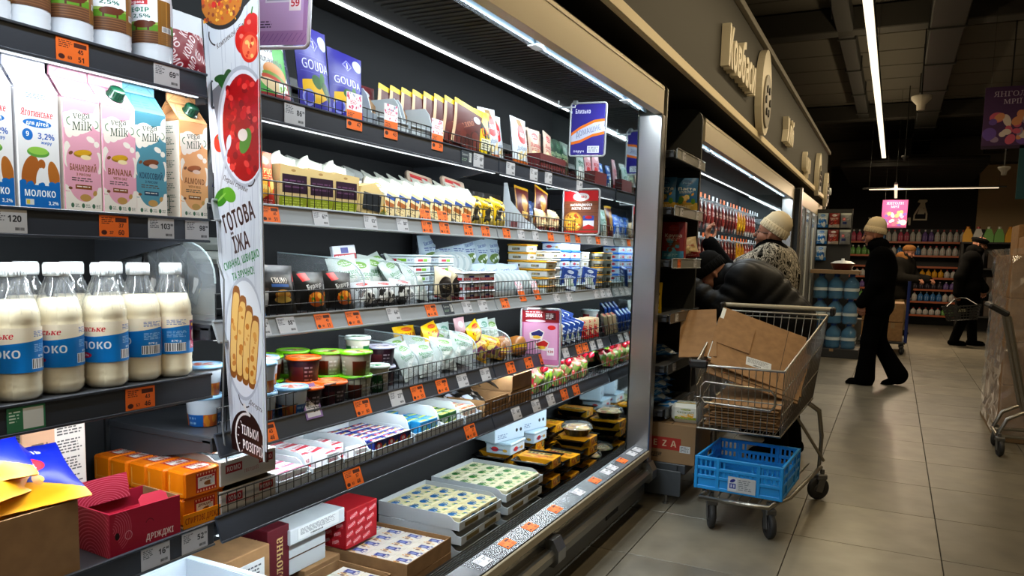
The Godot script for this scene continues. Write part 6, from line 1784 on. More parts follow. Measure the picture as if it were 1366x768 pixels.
func shelf_d() -> void:
	var y := 0.8465
	var spec := {"b": ["tub_blue", "lid_blue_print", Color(0.5, 0.68, 0.82), 0.0405, 0.07], "o": ["tub_dark", "lid_orange_print", Color(0.85, 0.33, 0.03), 0.044, 0.062], "g": ["tub_green", "lid_green_print", Color(0.38, 0.68, 0.05), 0.044, 0.064], "v": ["tub_cup", "lid_cup_print", Color(0.72, 0.77, 0.76), 0.036, 0.078], "p": ["tub_dark", "lid_purple_print", Color(0.6, 0.6, 0.68), 0.042, 0.06], "w": ["tub_red", "lid_cup_print", Color(0.76, 0.8, 0.82), 0.046, 0.06], "s": ["tub_green", "lid_cup_print", Color(0.66, 0.7, 0.7), 0.043, 0.075]}
	var say := {"b": "blue tub with a pale blue lid", "o": "dark tub with an orange lid", "g": "tub with a bright green lid", "v": "kraft-grey cup with a green oval label", "p": "dark tub with a silvery lilac lid", "w": "white and red tub", "s": "grey tub with a clear lid"}
	var st := [["b", -1.325, -1.335, 2, "nearest the banner"], ["b", -1.385, -1.405, 2, "second from the banner"], ["b", -1.315, -1.432, 1, "low at the fence"], ["b", -1.4, -1.24, 2, "partly behind the banner"], ["o", -1.385, -1.555, 2, "behind the single blue tub"], ["o", -1.32, -1.585, 1, "low at the fence"], ["g", -1.465, -1.5, 2, "at the back"], ["g", -1.395, -1.665, 2, "in the middle"], ["g", -1.325, -1.7, 2, "at the fence"], ["g", -1.48, -1.62, 2, "at the back, right one"], ["s", -1.47, -1.77, 1, "at the back"], ["v", -1.33, -1.805, 1, "at the fence"], ["v", -1.4, -1.805, 2, "in the second row"], ["p", -1.385, -1.9, 2, "beside the clear divider"], ["o", -1.32, -1.49, 1, "second one at the fence"]]
	for q in st:
		var c: Array = spec[q[0]]
		for k in q[3]:
			it("tub_" + q[0], "dip_tub", func(o): tub(o, c[0], c[1], c[3], c[4], c[2]), V(q[1], y + (c[4] + 0.0006) * k, q[2]), V(20 * k + 40 * st.find(q), 0, 0), "%s, %s%s" % [say[q[0]], q[4], "" if q[3] == 1 else [", bottom of the stack", ", on top of the stack"][k]], "tub", "dip tubs on the fourth shelf")
	divider(-1.965, y, 0.13, "clear curved divider right of the lilac-lidded tubs")
	divider(-2.1, y, 0.14, "clear curved divider in the mozzarella bags")
	divider(-2.33, y, 0.14, "clear curved divider behind the yellow cheeses")
	divider(-2.6, y, 0.13, "clear curved divider left of the pink advert")
	for k in 7:
		it("mozza2", "cheese_bag", func(o): bag(o, "mozza", 0.11, 0.115, 0.055, 0.25), V(-1.345 - 0.065 * (k % 2), y + 0.012 * (k % 2), -2.015 - 0.05 * k), V(6 - 4 * k, -24, 10 - 5 * k), "milky cheese bag on the fourth shelf, %s from the left" % nth(k), "bag", "milky bags on the fourth shelf")
	for k in 6:
		it("yelch", "yellow_cheese", func(o): bag(o, "yellow_cheese", 0.125, 0.085, 0.05, 0.1), V([-1.47, -1.43, -1.35, -1.34, -1.36, -1.48][k], y + [0.07, 0.07, 0.0, 0.0, 0.055, 0.0][k], [-2.17, -2.27, -2.42, -2.53, -2.46, -2.22][k]), V([0, 10, -12, -8, 10, 0][k], -16, [0, 6, -24, -14, 14, 0][k]), "yellow wrapped cheese, %s" % ["back row, upper left", "back row, upper right", "front, tilted beside the divider", "front, right one", "lying on the front pair", "back row, underneath"][k], "cheese", "yellow wrapped cheeses")
	for k in 3:
		it("smoke", "smoked_cheese", func(o):
			var m := M.new().sm(1)
			m.lathe(P2([W(0, 0), W(0.03, 0.003), W(0.04, 0.025), W(0.04, 0.05), W(0.03, 0.075), W(0, 0.082)]), 20)
			part(m, "cheese", mat(["smoked_brown"][0], Color(0.55, 0.34, 0.12), 0.35), o)
			m = M.new().sm(1)
			m.lathe(P2([W(0.0405, 0.027), W(0.0405, 0.05)]), 20, uv("yellow_cheese"))
			part(m, "label", print_mat("yellow_cheese", "film"), o), V(-1.34 - 0.04 * (k % 2), y, -2.62 - 0.07 * k), V(40 * k, 0, -6), "round smoked brown cheese at the fence, %s from the left" % nth(k), "cheese", "smoked cheeses")
	for k in 5:
		it(["palep", "pinkp", "mozza", "palep", "mozza"][k], "cheese_pack", func(_o): pass, V(-1.45 + 0.02 * (k % 2), y, -2.4 - 0.09 * k), V(0, -10, 2), "%s behind the yellow cheeses on the fourth shelf" % ["pale green-grey pack", "pink and red pack", "milky bag, left one", "second pale green-grey pack", "milky bag, right one"][k], "pack")
	for k in 3:
		it("redc", "steak_card", func(o): block(o, "red_card", 0.085, 0.1, 0.02, 0.003, "pack"), V(-1.33, y, -2.95 - 0.075 * k), V(-30, -10, -8), "kraft and red pack right of the pink advert, %s from the left" % nth(k), "pack", "kraft and red packs")
	for k in 8:
		it("bluep", "cheese_pack", func(o): block(o, "blue_pack", 0.08, 0.1, 0.016, 0.003, "pack"), V(-1.345 - 0.07 * (k % 2), y + 0.035 * (k % 2), -3.17 - 0.032 * k), V(-36, -12, -20), "blue and white cheese pack in the leaning row, %s from the left" % nth(k), "pack", "leaning blue packs")
	it("blueprop", "display_carton", func(o): open_box(o, 0.34, 0.034, 0.1, 0.003, mat("shelf_grey")), V(-1.415, y, -3.27), Vector3.ZERO, "low dark carton under the back half of the blue packs", "carton")
	for k in 3:
		it("redc", "steak_card", func(_o): pass, V(-1.335, y, -3.45 - 0.07 * k), V(-30, -10, -6), "kraft and red pack near the mirror on the fourth shelf, %s from the left" % nth(k), "pack", "kraft and red packs")
	for k in 3:
		it("tub_w", "dip_tub", func(o): tub(o, "tub_red", "lid_cup_print", 0.046, 0.06, Color(0.76, 0.8, 0.82)), V(-1.46, y + 0.0606 * (k % 2), -3.5 - 0.11 * (k / 2)), Vector3.ZERO, "white and red tub at the back near the mirror, %s" % ["bottom left", "top left", "right one"][k], "tub", "white and red tubs")

# ---------- lowest shelf and deck ----------
func bars(o_key: String, art_key: String, s: Vector3, at: Vector3, nx: int, nz: int, label: String, group: String, jitter := 0.0, drop := 0) -> void:
	for i in nx:
		for j in nz:
			if (i * 3 + j * 5) % 7 < drop:
				continue
			it(o_key, "curd_bar" if o_key.begins_with("bar") else "butter_brick", func(o): block(o, art_key, s.x, s.y, s.z, 0.002, "wrapper"), at + V(-(s.z + 0.002) * j, 0.0, -(s.x + 0.002) * (i - (nx - 1) / 2.0)), V(rng.randf_range(-1, 1) * jitter, 0, rng.randf_range(-1, 1) * jitter * 0.3), "%s, %s row from front, %s from left" % [label, nth(j), nth(i)], "packet", group)

func shelf_e() -> void:
	var y := 0.6615
	var wb := white_board()
	for k in 2:
		it("komobox", "butter_carton", func(o):
			open_box(o, 0.165, 0.066, 0.24, 0.003, mat("grey_board", Color(0.62, 0.61, 0.58), 0.6), 0.012)
			var m := M.new()
			m.box(V(0, 0.027, 0.1213), V(0.165, 0.054, 0.001), 0, {"f": uv("komo_box"), "all": uv("komo_box")})
			part(m, "front_print", print_mat("komo_box"), o), V(-1.412, y + 0.067 * k, -1.268), Vector3.ZERO, "grey butter carton with red lettering beside the banner, %s of the two" % ["lower", "upper"][k], "carton", "grey butter cartons")
	bars("brick_silver", "brick_silver", V(0.072, 0.035, 0.05), V(-1.325, y + 0.071, -1.268), 2, 4, "silver butter brick in the grey carton", "silver butter bricks", 2.0)
	it("brick_silver", "butter_brick", func(_o): pass, V(-1.32, y + 0.134, -1.28), V(24, 0, 6), "silver butter brick lying loose on top of the grey carton", "packet", "silver butter bricks")
	for k in 2:
		it("tub_w", "dip_tub", func(_o): pass, V(-1.583, y + 0.0606 * k, -1.275), V(60, 0, 0), "white and red tub behind the banner's foot, %s" % ["lower", "upper"][k], "tub", "white and red tubs")
	var z := [-1.42, -1.545, -1.67, -1.84, -2.035, -2.185, -2.32]
	var w := [0.115, 0.12, 0.12, 0.2, 0.17, 0.12, 0.115]
	var lab := ["white tray of small pink-printed curd bars right of the grey cartons", "white tray of large red-lettered packets", "half empty white tray with a bare carton edge", "wide white tray of blue curd bars", "deep white tray of teal curd bars with a cut-down front", "white tray of green curd bars", "white tray of orange curd bars beside the brown trays"]
	for k in 7:
		it("wtray%d" % k, "display_tray", func(o): open_box(o, w[k], [0.06, 0.07, 0.06, 0.055, 0.085, 0.08, 0.06][k], 0.25, 0.003, wb, [0.03, 0.035, 0.03, 0.03, 0.055, 0.05, 0.03][k]), V(-1.416, y, z[k]), V(0, 0, 0), lab[k], "tray")
	bars("bar_pink", "bar_pink", V(0.05, 0.042, 0.034), V(-1.315, y + 0.004, -1.42), 2, 6, "pink-printed curd bar", "pink-printed curd bars", 5.0)
	bars("bar_red", "bar_red", V(0.054, 0.05, 0.044), V(-1.325, y + 0.004, -1.545), 2, 5, "white packet with red lettering", "red-lettered packets", 9.0, 1)
	bars("bar_red2", "bar_red", V(0.05, 0.038, 0.04), V(-1.32, y + 0.004, -1.67), 2, 4, "low white packet with red lettering", "low red-lettered packets", 10.0, 2)
	bars("bar_blue", "bar_blue", V(0.06, 0.044, 0.03), V(-1.31, y + 0.004, -1.84), 3, 6, "dark blue and white curd bar", "blue curd bars", 4.0)
	bars("bar_teal", "bar_teal", V(0.05, 0.05, 0.036), V(-1.33, y + 0.004, -2.035), 3, 5, "teal curd bar", "teal curd bars", 7.0, 1)
	bars("bar_green", "bar_green", V(0.05, 0.052, 0.036), V(-1.33, y + 0.004, -2.185), 2, 5, "green curd bar", "green curd bars", 6.0)
	bars("bar_orange", "bar_orange", V(0.05, 0.045, 0.036), V(-1.33, y + 0.004, -2.32), 2, 5, "orange and cream curd bar", "orange curd bars", 6.0)
	for k in 4:
		it("btray", "cardboard_tray", func(o): open_box(o, 0.19, 0.062, 0.25, 0.003, kraft()), V(-1.416, y + [0.0, 0.063, 0.0, 0.063][k], [-2.49, -2.49, -2.7, -2.7][k] - 0.004), V([0, 0, 0, 2][k], 0, 0), "brown cardboard tray of dark snack packs, %s stack, %s" % [["left", "right"][k / 2], ["lower", "upper"][k % 2]], "tray", "brown trays on the lowest shelf") if k != 1 else null
	for k in 14:
		var s := k / 7
		it("dried", "snack_pack", func(o): bag(o, "dried", 0.1, 0.12, 0.03, 0.25), V(-1.32 - 0.035 * (k % 7), y + (0.006 if s == 0 else 0.07), -2.45 - 0.205 * s - 0.08 * (k % 2)), V(10 * (k % 3) - 8, -58, 0), "black snack pack with a pale window, %s tray, %s from the front" % [["left brown", "right upper brown"][s], nth(k % 7)], "packet", "black snack packs")
	for k in 14:
		var green := k in [0, 4, 9]
		var key := "greens" if green else "salad"
		it(key + "b", "salad_bag", func(o): bag(o, key, 0.13, 0.13, 0.06, 0.35), V(-1.335 - 0.075 * (k % 2), y + 0.03 * (k % 2), -2.86 - 0.0555 * k), V(4 - 3 * (k % 4), -30 + 5 * (k % 3), 8 - 5 * (k % 4)), "%s on the lowest shelf, %s from the left" % ["bag of green salad with an orange sticker" if green else "bag of radishes and leaves", nth(k)], "bag", "salad and radish bags")
	for k in 26:
		it("radish", "radish", func(o):
			var m := M.new().sm(1)
			m.lathe(P2([W(0, -0.008), W(0.008, 0.0), W(0.0165, 0.012), W(0.0155, 0.023), W(0.007, 0.032), W(0, 0.033)]), 12)
			part(m, "root", mat("radish_red", Color(0.6, 0.04, 0.13), 0.3), o)
			m = M.new()
			for j in 3:
				m.t = Transform3D(Basis(Vector3.UP, j * 2.1) * Basis(Vector3.RIGHT, 0.7), V(0, 0.03, 0))
				m.prism(P2([W(-0.002, 0), W(0.002, 0), W(0.01, 0.02), W(0.006, 0.038), W(-0.006, 0.038), W(-0.01, 0.02)]), -0.0004, 0.0004)
			part(m, "leaves", mat("radish_leaf", Color(0.3, 0.5, 0.08), 0.5), o), V(-1.33 - 0.03 * (k % 3), y + 0.085 + 0.01 * ((k * 5) % 4), -3.0 - 0.0235 * k), V(37 * k, 20 * (k % 3), 25 * (k % 5) - 50), "red radish with leaf stubs heaped over the salad bags, %s" % ("%s from the left" % nth(k) if k < 20 else "%s from the right" % nth(25 - k)), "radish", "loose radishes")
	it("brownend", "cardboard_box", func(o): block(o, "kraft_plain", 0.12, 0.12, 0.16, 0.002, "carton"), V(-1.42, y, -3.64), Vector3.ZERO, "small plain brown carton last on the lowest shelf", "box") if arts.has("kraft_plain") else null

func tray_of_bricks(o: Node3D, w: float, h: float, d: float, m: Material, windows: Color) -> void:
	open_box(o, w, h, d, 0.003, m, h * 0.42)
	var b := M.new()
	for k in 2:
		b.box(V((k - 0.5) * w * 0.45, h * 0.28, d / 2 + 0.0006), V(w * 0.3, h * 0.3, 0.001))
	part(b, "cut_window", mat("window_" + windows.to_html(false), windows, 0.35), o)

func meal(o: Node3D, band: bool) -> void:
	var m := M.new()
	var black := mat("tray_black", Color(0.018, 0.018, 0.02), 0.22)
	var lo := V(0.075, 0, 0.05)
	var hi := V(0.104, 0.036, 0.078)
	var p := [V(-1, 0, 1), V(1, 0, 1), V(1, 0, -1), V(-1, 0, -1)]
	for k in 4:
		var a: Vector3 = p[k]
		var b: Vector3 = p[(k + 1) % 4]
		m.quad(a * lo, b * lo, b * hi + V(0, hi.y, 0), a * hi + V(0, hi.y, 0))
		m.quad(b * lo * 0.96 + V(0, 0.002, 0), a * lo * 0.96 + V(0, 0.002, 0), a * hi * 0.97 + V(0, hi.y, 0), b * hi * 0.97 + V(0, hi.y, 0))
		m.quad(a * hi * 0.97 + V(0, hi.y, 0), a * hi * 1.06 + V(0, hi.y, 0), b * hi * 1.06 + V(0, hi.y, 0), b * hi * 0.97 + V(0, hi.y, 0))
		m.quad(a * hi * 1.06 + V(0, hi.y - 0.004, 0), b * hi * 1.06 + V(0, hi.y - 0.004, 0), b * hi * 1.06 + V(0, hi.y, 0), a * hi * 1.06 + V(0, hi.y, 0))
	m.quad(p[3] * lo, p[2] * lo, p[1] * lo, p[0] * lo)
	m.quad(p[0] * lo + V(0, 0.003, 0), p[1] * lo + V(0, 0.003, 0), p[2] * lo + V(0, 0.003, 0), p[3] * lo + V(0, 0.003, 0))
	part(m, "tray", black, o)
	m = M.new()
	m.box(V(0, 0.012, 0), V(0.14, 0.018, 0.092), 0.008, {"t": uv("food"), "all": uv("food")})
	part(m, "food", print_mat("food"), o)
	if band:
		m = M.new()
		var r := uv("sleeve")
		m.box(V(0.012, 0.0195, 0), V(0.1, 0.041, 0.17), 0.002, {"t": r, "f": r, "b": r, "all": Rect2(r.position + r.size * 0.05, Vector2.ZERO)})
		part(m, "sleeve", print_mat("sleeve", "gloss"), o)

func deck() -> void:
	var y := 0.2105
	var wb := white_board()
	art("kraft_plain", Art.new(16, 16, Color(0.5, 0.38, 0.25)))
	for k in 5:
		it("bbt" if k < 2 else "bbts", "cardboard_tray", func(o): open_box(o, 0.265, 0.05, 0.35 if k < 2 else 0.2, 0.003, kraft()), V(-1.435 if k < 2 else -1.366, [y, y + 0.051, y, y + 0.051, y][k], [-1.995, -1.995, -1.66, -1.66, -1.385][k] + 0.002), V([0, 1, 0, -1, 0][k], 0, 0), "brown tray of white and blue butter, %s" % ["right stack, lower", "right stack, upper, whole", "left stack, lower", "left stack, upper", "partly below the picture's edge"][k], "tray", "brown trays of butter")
	bars("brick_blue", "brick_blue", V(0.06, 0.036, 0.082), V(-1.308, y + 0.0548, -1.993), 4, 4, "blue butter brick, right brown tray", "blue butter bricks, right tray", 0.6)
	bars("brick_blue", "brick_blue", V(0.06, 0.036, 0.082), V(-1.308, y + 0.0548, -1.658), 4, 2, "blue butter brick, left brown tray", "blue butter bricks, left tray", 0.6)
	for s in 2:
		for k in 3:
			it("wst%d" % s, "butter_tray", func(o): tray_of_bricks(o, 0.30 if s == 0 else 0.325, 0.05, 0.34, wb, Color(0.42, 0.36, 0.16)), V(-1.43, y + 0.051 * k, [-2.335, -2.7][s]), V([0, 1, -1][k], 0, 0), "white butter tray with gold-showing cutouts, %s stack, %s" % [["left", "right"][s], ["bottom", "middle", "top"][k]], "tray", "white butter trays")
	bars("brick_teal", "brick_teal", V(0.066, 0.036, 0.078), V(-1.309, y + 0.1058, -2.335), 4, 4, "cream and teal butter brick", "teal butter bricks", 1.0)
	bars("brick_green", "brick_green", V(0.072, 0.036, 0.078), V(-1.309, y + 0.1058, -2.7), 4, 4, "cream and green butter brick", "green butter bricks", 1.0)
	for k in 2:
		it("btr2", "butter_tray", func(o): open_box(o, 0.17, 0.05, 0.12, 0.003, kraft(), 0.02), V(-1.33, y + 0.051 * k, -2.165 + 0.025), V(0, 0, 0), "", "") if false else null
	var st := [[-1.345, -3.0, 4, 0, "front stack beside the white trays"], [-1.53, -2.99, 4, 1, "back stack beside the white trays"], [-1.345, -3.228, 3, 1, "front stack, second from the left"], [-1.53, -3.235, 4, 1, "back stack, second from the left"], [-1.345, -3.46, 4, 1, "front stack, third from the left"], [-1.53, -3.475, 5, 1, "back stack, third from the left"]]
	for q in st:
		for k in q[2]:
			var top: bool = k == q[2] - 1
			var band: bool = (k % 2 == 0) == (q[3] == 1) or top
			it("meal%s" % band, "ready_meal", func(o): meal(o, band), V(q[0], y + 0.0425 * k, q[1]), V([0, 3, -4, 2, 0][k], 0, 0), "black %s, %s, %s" % ["tray with yellow sleeve" if band else "open ready meal tray", q[4], "on top" if top else nth(k) + " from the bottom"], "food tray", "black ready meal trays")
	for k in 2:
		it("clearmeal", "salad_bowl", func(o):
			var m := M.new().sm(1)
			m.lathe(P2([W(0, 0), W(0.055, 0), W(0.075, 0.035), W(0.078, 0.036)]), 24)
			part(m, "bowl", mat("tray_black"), o)
			m = M.new().sm(1)
			m.lathe(P2([W(0.07, 0.03), W(0.05, 0.045), W(0, 0.05)]), 24, uv("food"))
			part(m, "food", print_mat("food"), o)
			m = M.new().sm(1)
			m.lathe(P2([W(0.078, 0.036), W(0.07, 0.052), W(0.06, 0.058), W(0, 0.059)]), 24)
			part(m, "lid", glass("acrylic", Color.WHITE, 0.1), o), V(-1.345, y + 0.171 * (1 - k), -3.46 - 0.15 * k), Vector3.ZERO, "clear-lidded round bowl of pale salad %s" % ["on the front meal stack", "on the deck by the mirror"][k], "bowl", "salad bowls")
	for k in 2:
		it("clearbl", "lidded_box", func(o): flat_box(o, "box_side_b", Color(0.12, 0.4, 0.7) if false else Color(0.66, 0.77, 0.84), 0.15, 0.055, 0.13), V(-1.5, y + 0.1705, -2.99 - 0.245 * k), V(0, 0, 0), "pale blue lidded box on the back meal stacks, %s one" % ["left", "right"][k], "box", "pale blue boxes")
	for k in 2:
		it("whitec", "carton", func(o): block(o, "white_carton", 0.2, 0.085, 0.12, 0.002, "carton"), V(-1.53, y + 0.2262, -2.99 - 0.245 * k), V(-14, 0, 0), "pale white carton with two dark holes, %s of two at the back of the deck" % ["left", "right"][k], "box", "pale white cartons")
	var bx := [["cardboard_box", V(-1.535, y, -1.23), V(0.22, 0.24, 0.15), "brown carton with a small red stamp at the back under the lowest shelf", ""], ["cardboard_box", V(-1.53, y + 0.05, -1.42), V(0.17, 0.2, 0.14), "brown carton with a large white shipping label", "ship_label"], ["maroon_carton", V(-1.545, y + 0.05, -1.565), V(0.085, 0.22, 0.12), "maroon carton lettered sideways", "maroon_box"], ["white_box", V(-1.56, y + 0.105, -1.7), V(0.16, 0.1, 0.12), "white carton beside the maroon one", ""], ["white_box", V(-1.545, y + 0.206, -1.72), V(0.24, 0.045, 0.14), "flat white carton with a label strip lying on top", "ship_label"], ["red_carton", V(-1.545, y + 0.1025, -1.94), V(0.16, 0.125, 0.12), "crimson carton printed all over with slanted white words", "red_print"]]
	for q in bx:
		var o := thing(q[0], q[3], "box", "")
		var s: Vector3 = q[2]
		var m := M.new()
		if q[4] in ["maroon_box", "red_print"]:
			m.box(V(0, s.y / 2, 0), s, 0.002, {"f": uv(q[4]), "l": uv(q[4]), "all": Rect2(uv(q[4]).position, Vector2.ZERO)})
			part(m, "carton", print_mat(q[4]), o)
		else:
			m.box(V(0, s.y / 2, 0), s, 0.002)
			part(m, "carton", kraft() if q[0] == "cardboard_box" else wb, o)
			m = M.new()
			if q[4]:
				m.box(V(0, s.y * 0.55, s.z / 2 + 0.0006), V(s.x * 0.75, minf(s.y * 0.75, 0.12), 0.001), 0, {"f": uv(q[4]), "all": Rect2(uv(q[4]).position, Vector2.ZERO)})
				part(m, "paper_label", print_mat(q[4]), o)
			else:
				m.box(V(0, s.y * 0.5, s.z / 2 + 0.0004), V(s.x, 0.004, 0.0008))
				part(m, "lid_seam", mat("seam_brown", Color(0.3, 0.22, 0.15), 0.8), o)
		stand(o, q[1])
	for q in [[-1.42, 0.05, 0.17], [-1.565, 0.05, 0.085], [-1.75, 0.105, 0.3]]:
		var o := thing("cardboard_box", ["flat brown carton under the labelled one", "flat brown carton under the maroon one", "brown carton under the white ones"][[0.17, 0.085, 0.3].find(q[2])], "box")
		var m := M.new()
		m.box(V(0, q[1] / 2, 0), V(minf(q[2], 0.16), q[1] - 0.001, 0.12), 0.002)
		part(m, "carton", kraft(), o)
		stand(o, V(-1.545, y, q[0]))

# ---------- the dry-goods bay between the two cabinets ----------
func gondola() -> void:
	var g := mat("bay_grey", Color(0.19, 0.195, 0.19), 0.55)
	var o := thing("shelf_bay", "dark grey narrow shelf bay between the cabinets, round-cornered side panel on top", "shelf")
	var m := M.new()
	var p := P2([W(-1.7, 0.12), W(-1.03, 0.12), W(-1.03, 2.04)])
	for k in 6:
		p.append(W(-1.09 + 0.06 * cos(PI / 2 * k / 5), 2.04 + 0.06 * sin(PI / 2 * k / 5)))
	p.append(W(-1.32, 2.1))
	p.append(W(-1.5, 1.9))
	p.append(W(-1.7, 1.9))
	m.prism(p, -4.475, -4.45)
	part(m, "side_panel", g, o)
	m = M.new()
	m.box(V(-1.62, 1.05, -4.14), V(0.04, 1.9, 0.6))
	part(m, "back_panel", g, o)
	for k in 2:
		m = M.new()
		m.box(V(-1.56, 1.0, -3.86 - 0.56 * k), V(0.04, 1.95, 0.03))
		part(m, "upright", g, o)
	m = M.new()
	m.box(V(-1.2, 0.175, -4.14), V(0.62, 0.05, 0.62), 0.003)
	m.box(V(-0.93, 0.165, -4.14), V(0.006, 0.06, 0.62))
	part(m, "base_tray", mat("bay_tray", Color(0.2, 0.215, 0.23), 0.45), o)
	m = M.new()
	m.box(V(-1.05, 0.11, -3.79), V(0.3, 0.13, 0.012), 0.002)
	part(m, "foot_plate", mat("bay_tray"), o)
	for q in [V(-0.975, 0, -3.795), V(-0.96, 0, -4.4), V(-1.5, 0, -4.4)]:
		m = M.new()
		m.cyl(q, q + V(0, 0.16, 0), 0.007, 8)
		m.cyl(q, q + V(0, 0.008, 0), 0.016, 10)
		part(m, "foot", steel(), o)
	var names := ["topmost clear-railed shelf of the narrow bay", "second shelf of the narrow bay, pasta bags on it", "third shelf of the narrow bay, red carton on it", "fourth shelf of the narrow bay, nearly empty", "fifth shelf of the narrow bay, blue bags lying on it", "lowest raised shelf of the narrow bay, heap of blue bags"]
	var ys := [1.79, 1.51, 1.245, 0.965, 0.705, 0.475]
	for k in 6:
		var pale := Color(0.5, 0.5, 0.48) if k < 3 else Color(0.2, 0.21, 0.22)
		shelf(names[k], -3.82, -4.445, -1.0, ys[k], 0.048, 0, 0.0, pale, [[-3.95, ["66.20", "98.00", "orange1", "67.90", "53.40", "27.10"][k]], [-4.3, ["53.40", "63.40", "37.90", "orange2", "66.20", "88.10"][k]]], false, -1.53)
	pack_art("pasta", 120, 160, Color(0.16, 0.36, 0.52), Color(0.7, 0.55, 0.2), "Паста", Color(0.85, 0.85, 0.8), [Color(0.8, 0.55, 0.2), Color(0.85, 0.72, 0.4), Color(0.3, 0.45, 0.15)], Color(0.1, 0.25, 0.4), 31)
	pack_art("redbox", 120, 200, Color(0.55, 0.12, 0.1), Color(0.2, 0.5, 0.62), "Крупа", Color(0.85, 0.8, 0.75), [Color(0.45, 0.25, 0.14), Color(0.3, 0.55, 0.66)], Color(0.7, 0.2, 0.18), 32)
	pack_art("bluebag", 140, 100, Color(0.55, 0.6, 0.62), Color(0.05, 0.35, 0.6), "Рис", Color(0.85, 0.87, 0.88), [Color(0.08, 0.4, 0.68), Color(0.75, 0.78, 0.78), Color(0.1, 0.3, 0.55)], Color(0.05, 0.35, 0.62), 33)
	for k in 4:
		it("pastab", "pasta_bag", func(q): bag(q, "pasta", 0.12, 0.17, 0.05), V(-1.02 - 0.1 * k, 1.512, -4.12 + 0.07 * k), V(-80 if k else -72, -4, 0), "blue and yellow pasta bag on the narrow bay's second shelf, %s from the front" % nth(k), "bag", "pasta bags")
	it("redcart", "groats_carton", func(q): block(q, "redbox", 0.12, 0.2, 0.06, 0.002, "carton"), V(-1.07, 1.247, -4.1), V(-86, 0, 0), "red and pale blue groats carton on the narrow bay's third shelf", "carton")
	for k in 2:
		it("groatb", "groats_bag", func(q): bag(q, "grated", 0.14, 0.12, 0.06, 0.25), V(-1.03 - 0.16 * k, 1.247, -4.25 + 0.2 * k), V(-60, -20, 8), ["white bag of pale groats before the red carton", "pale groats bag behind the red carton"][k], "bag", "groats bags")
	it("yellowp", "yellow_pack", func(q): bag(q, "yellow_bag", 0.1, 0.16, 0.05), V(-1.12, 0.967, -3.9), V(-70, 0, 0), "yellow pack at the steel end post on the bay's fourth shelf", "pack")
	for k in 14:
		var low := k >= 4
		it("blueb", "rice_bag", func(q): bag(q, "bluebag", 0.17, 0.12, 0.05, 0.25), V((-1.06 - 0.02 * (k % 2)) if low else -1.06 - 0.05 * k, (0.482 + 0.036 * ((k - 4) / 2)) if low else 0.712 + 0.035 * (k / 2), (-3.93 - 0.2 * (k % 2)) if low else -4.05 - 0.14 * (k % 2)), V(-30 + 14 * (k % 4), -82, 0), "blue and white bag lying on the bay's %s shelf, %s from the bottom, %s" % ["lowest" if low else "fifth", nth((k - 4) / 2 if low else k / 2), ["front", "rear"][k % 2]], "bag", "blue and white bags in the bay")
	var bx := thing("cardboard_box", "brown cardboard box with a red stripe lettered EZA on the bay's base", "box")
	var a := Art.new(300, 250, Color(0.5, 0.39, 0.27))
	a.rect(0, 88, 212, 78, Color(0.55, 0.13, 0.09))
	for k in 3:
		a.text("EZA"[k], 50 + 58 * k, 126, 40, Color(0.72, 0.62, 0.5), 1, "bold")
	a.text("Перше", 50, 196, 30, Color(0.06, 0.05, 0.05), 1, "serifbold", 84, 0, -0.3).line(16, 216, 70, 218, 4, Color(0.06, 0.05, 0.05)).rect(206, 132, 66, 44, Color(0.72, 0.73, 0.73)).fine(210, 138, 56, 4, 9, Color(0.3, 0.3, 0.3), 3)
	art("eza", a)
	m = M.new()
	m.box(V(0, 0.1025, 0), V(0.25, 0.205, 0.36), 0.002, {"f": uv("eza"), "all": Rect2(uv("eza").position + uv("eza").size * 0.03, Vector2.ZERO)})
	part(m, "carton", print_mat("eza"), bx)
	m = M.new()
	m.box(V(0, 0.2055, 0), V(0.006, 0.001, 0.36))
	part(m, "lid_seam", mat("seam_brown"), bx)
	bx.position = V(-0.972, 0.2, -4.02)
	bx = it("whitep", "tissue_pack", func(q): block(q, "egg_pack", 0.15, 0.1, 0.12, 0.02, "pack"), V(-0.92, 0.4062, -3.95), V(-86, 0, 0), "white and yellow soft pack lying on the lettered box", "pack")
	it("bluesack", "blue_pack", func(q): bag(q, "bluebag", 0.2, 0.14, 0.06), V(-1.0, 0.436, -3.92), V(-90, -80, 0), "dark blue flat pack on the lettered box beside the white one", "pack")
	for k in 2:
		it("redbottle", "juice_bottle", func(q):
			var b := M.new().sm(1)
			b.lathe(P2([W(0, 0), W(0.035, 0), W(0.038, 0.02), W(0.034, 0.06), W(0.038, 0.1), W(0.036, 0.15), W(0.016, 0.19), W(0.016, 0.205)]), 16)
			part(b, "bottle", mat("juice_red", Color(0.6, 0.13, 0.08), 0.2), q)
			b = M.new().sm(1)
			b.lathe(P2([W(0.0385, 0.065), W(0.0385, 0.098)]), 16)
			part(b, "label", mat("tub_white"), q), V(-0.9, 0.477, -4.56), Vector3.ZERO, "red drink bottle", "bottle") if false else null

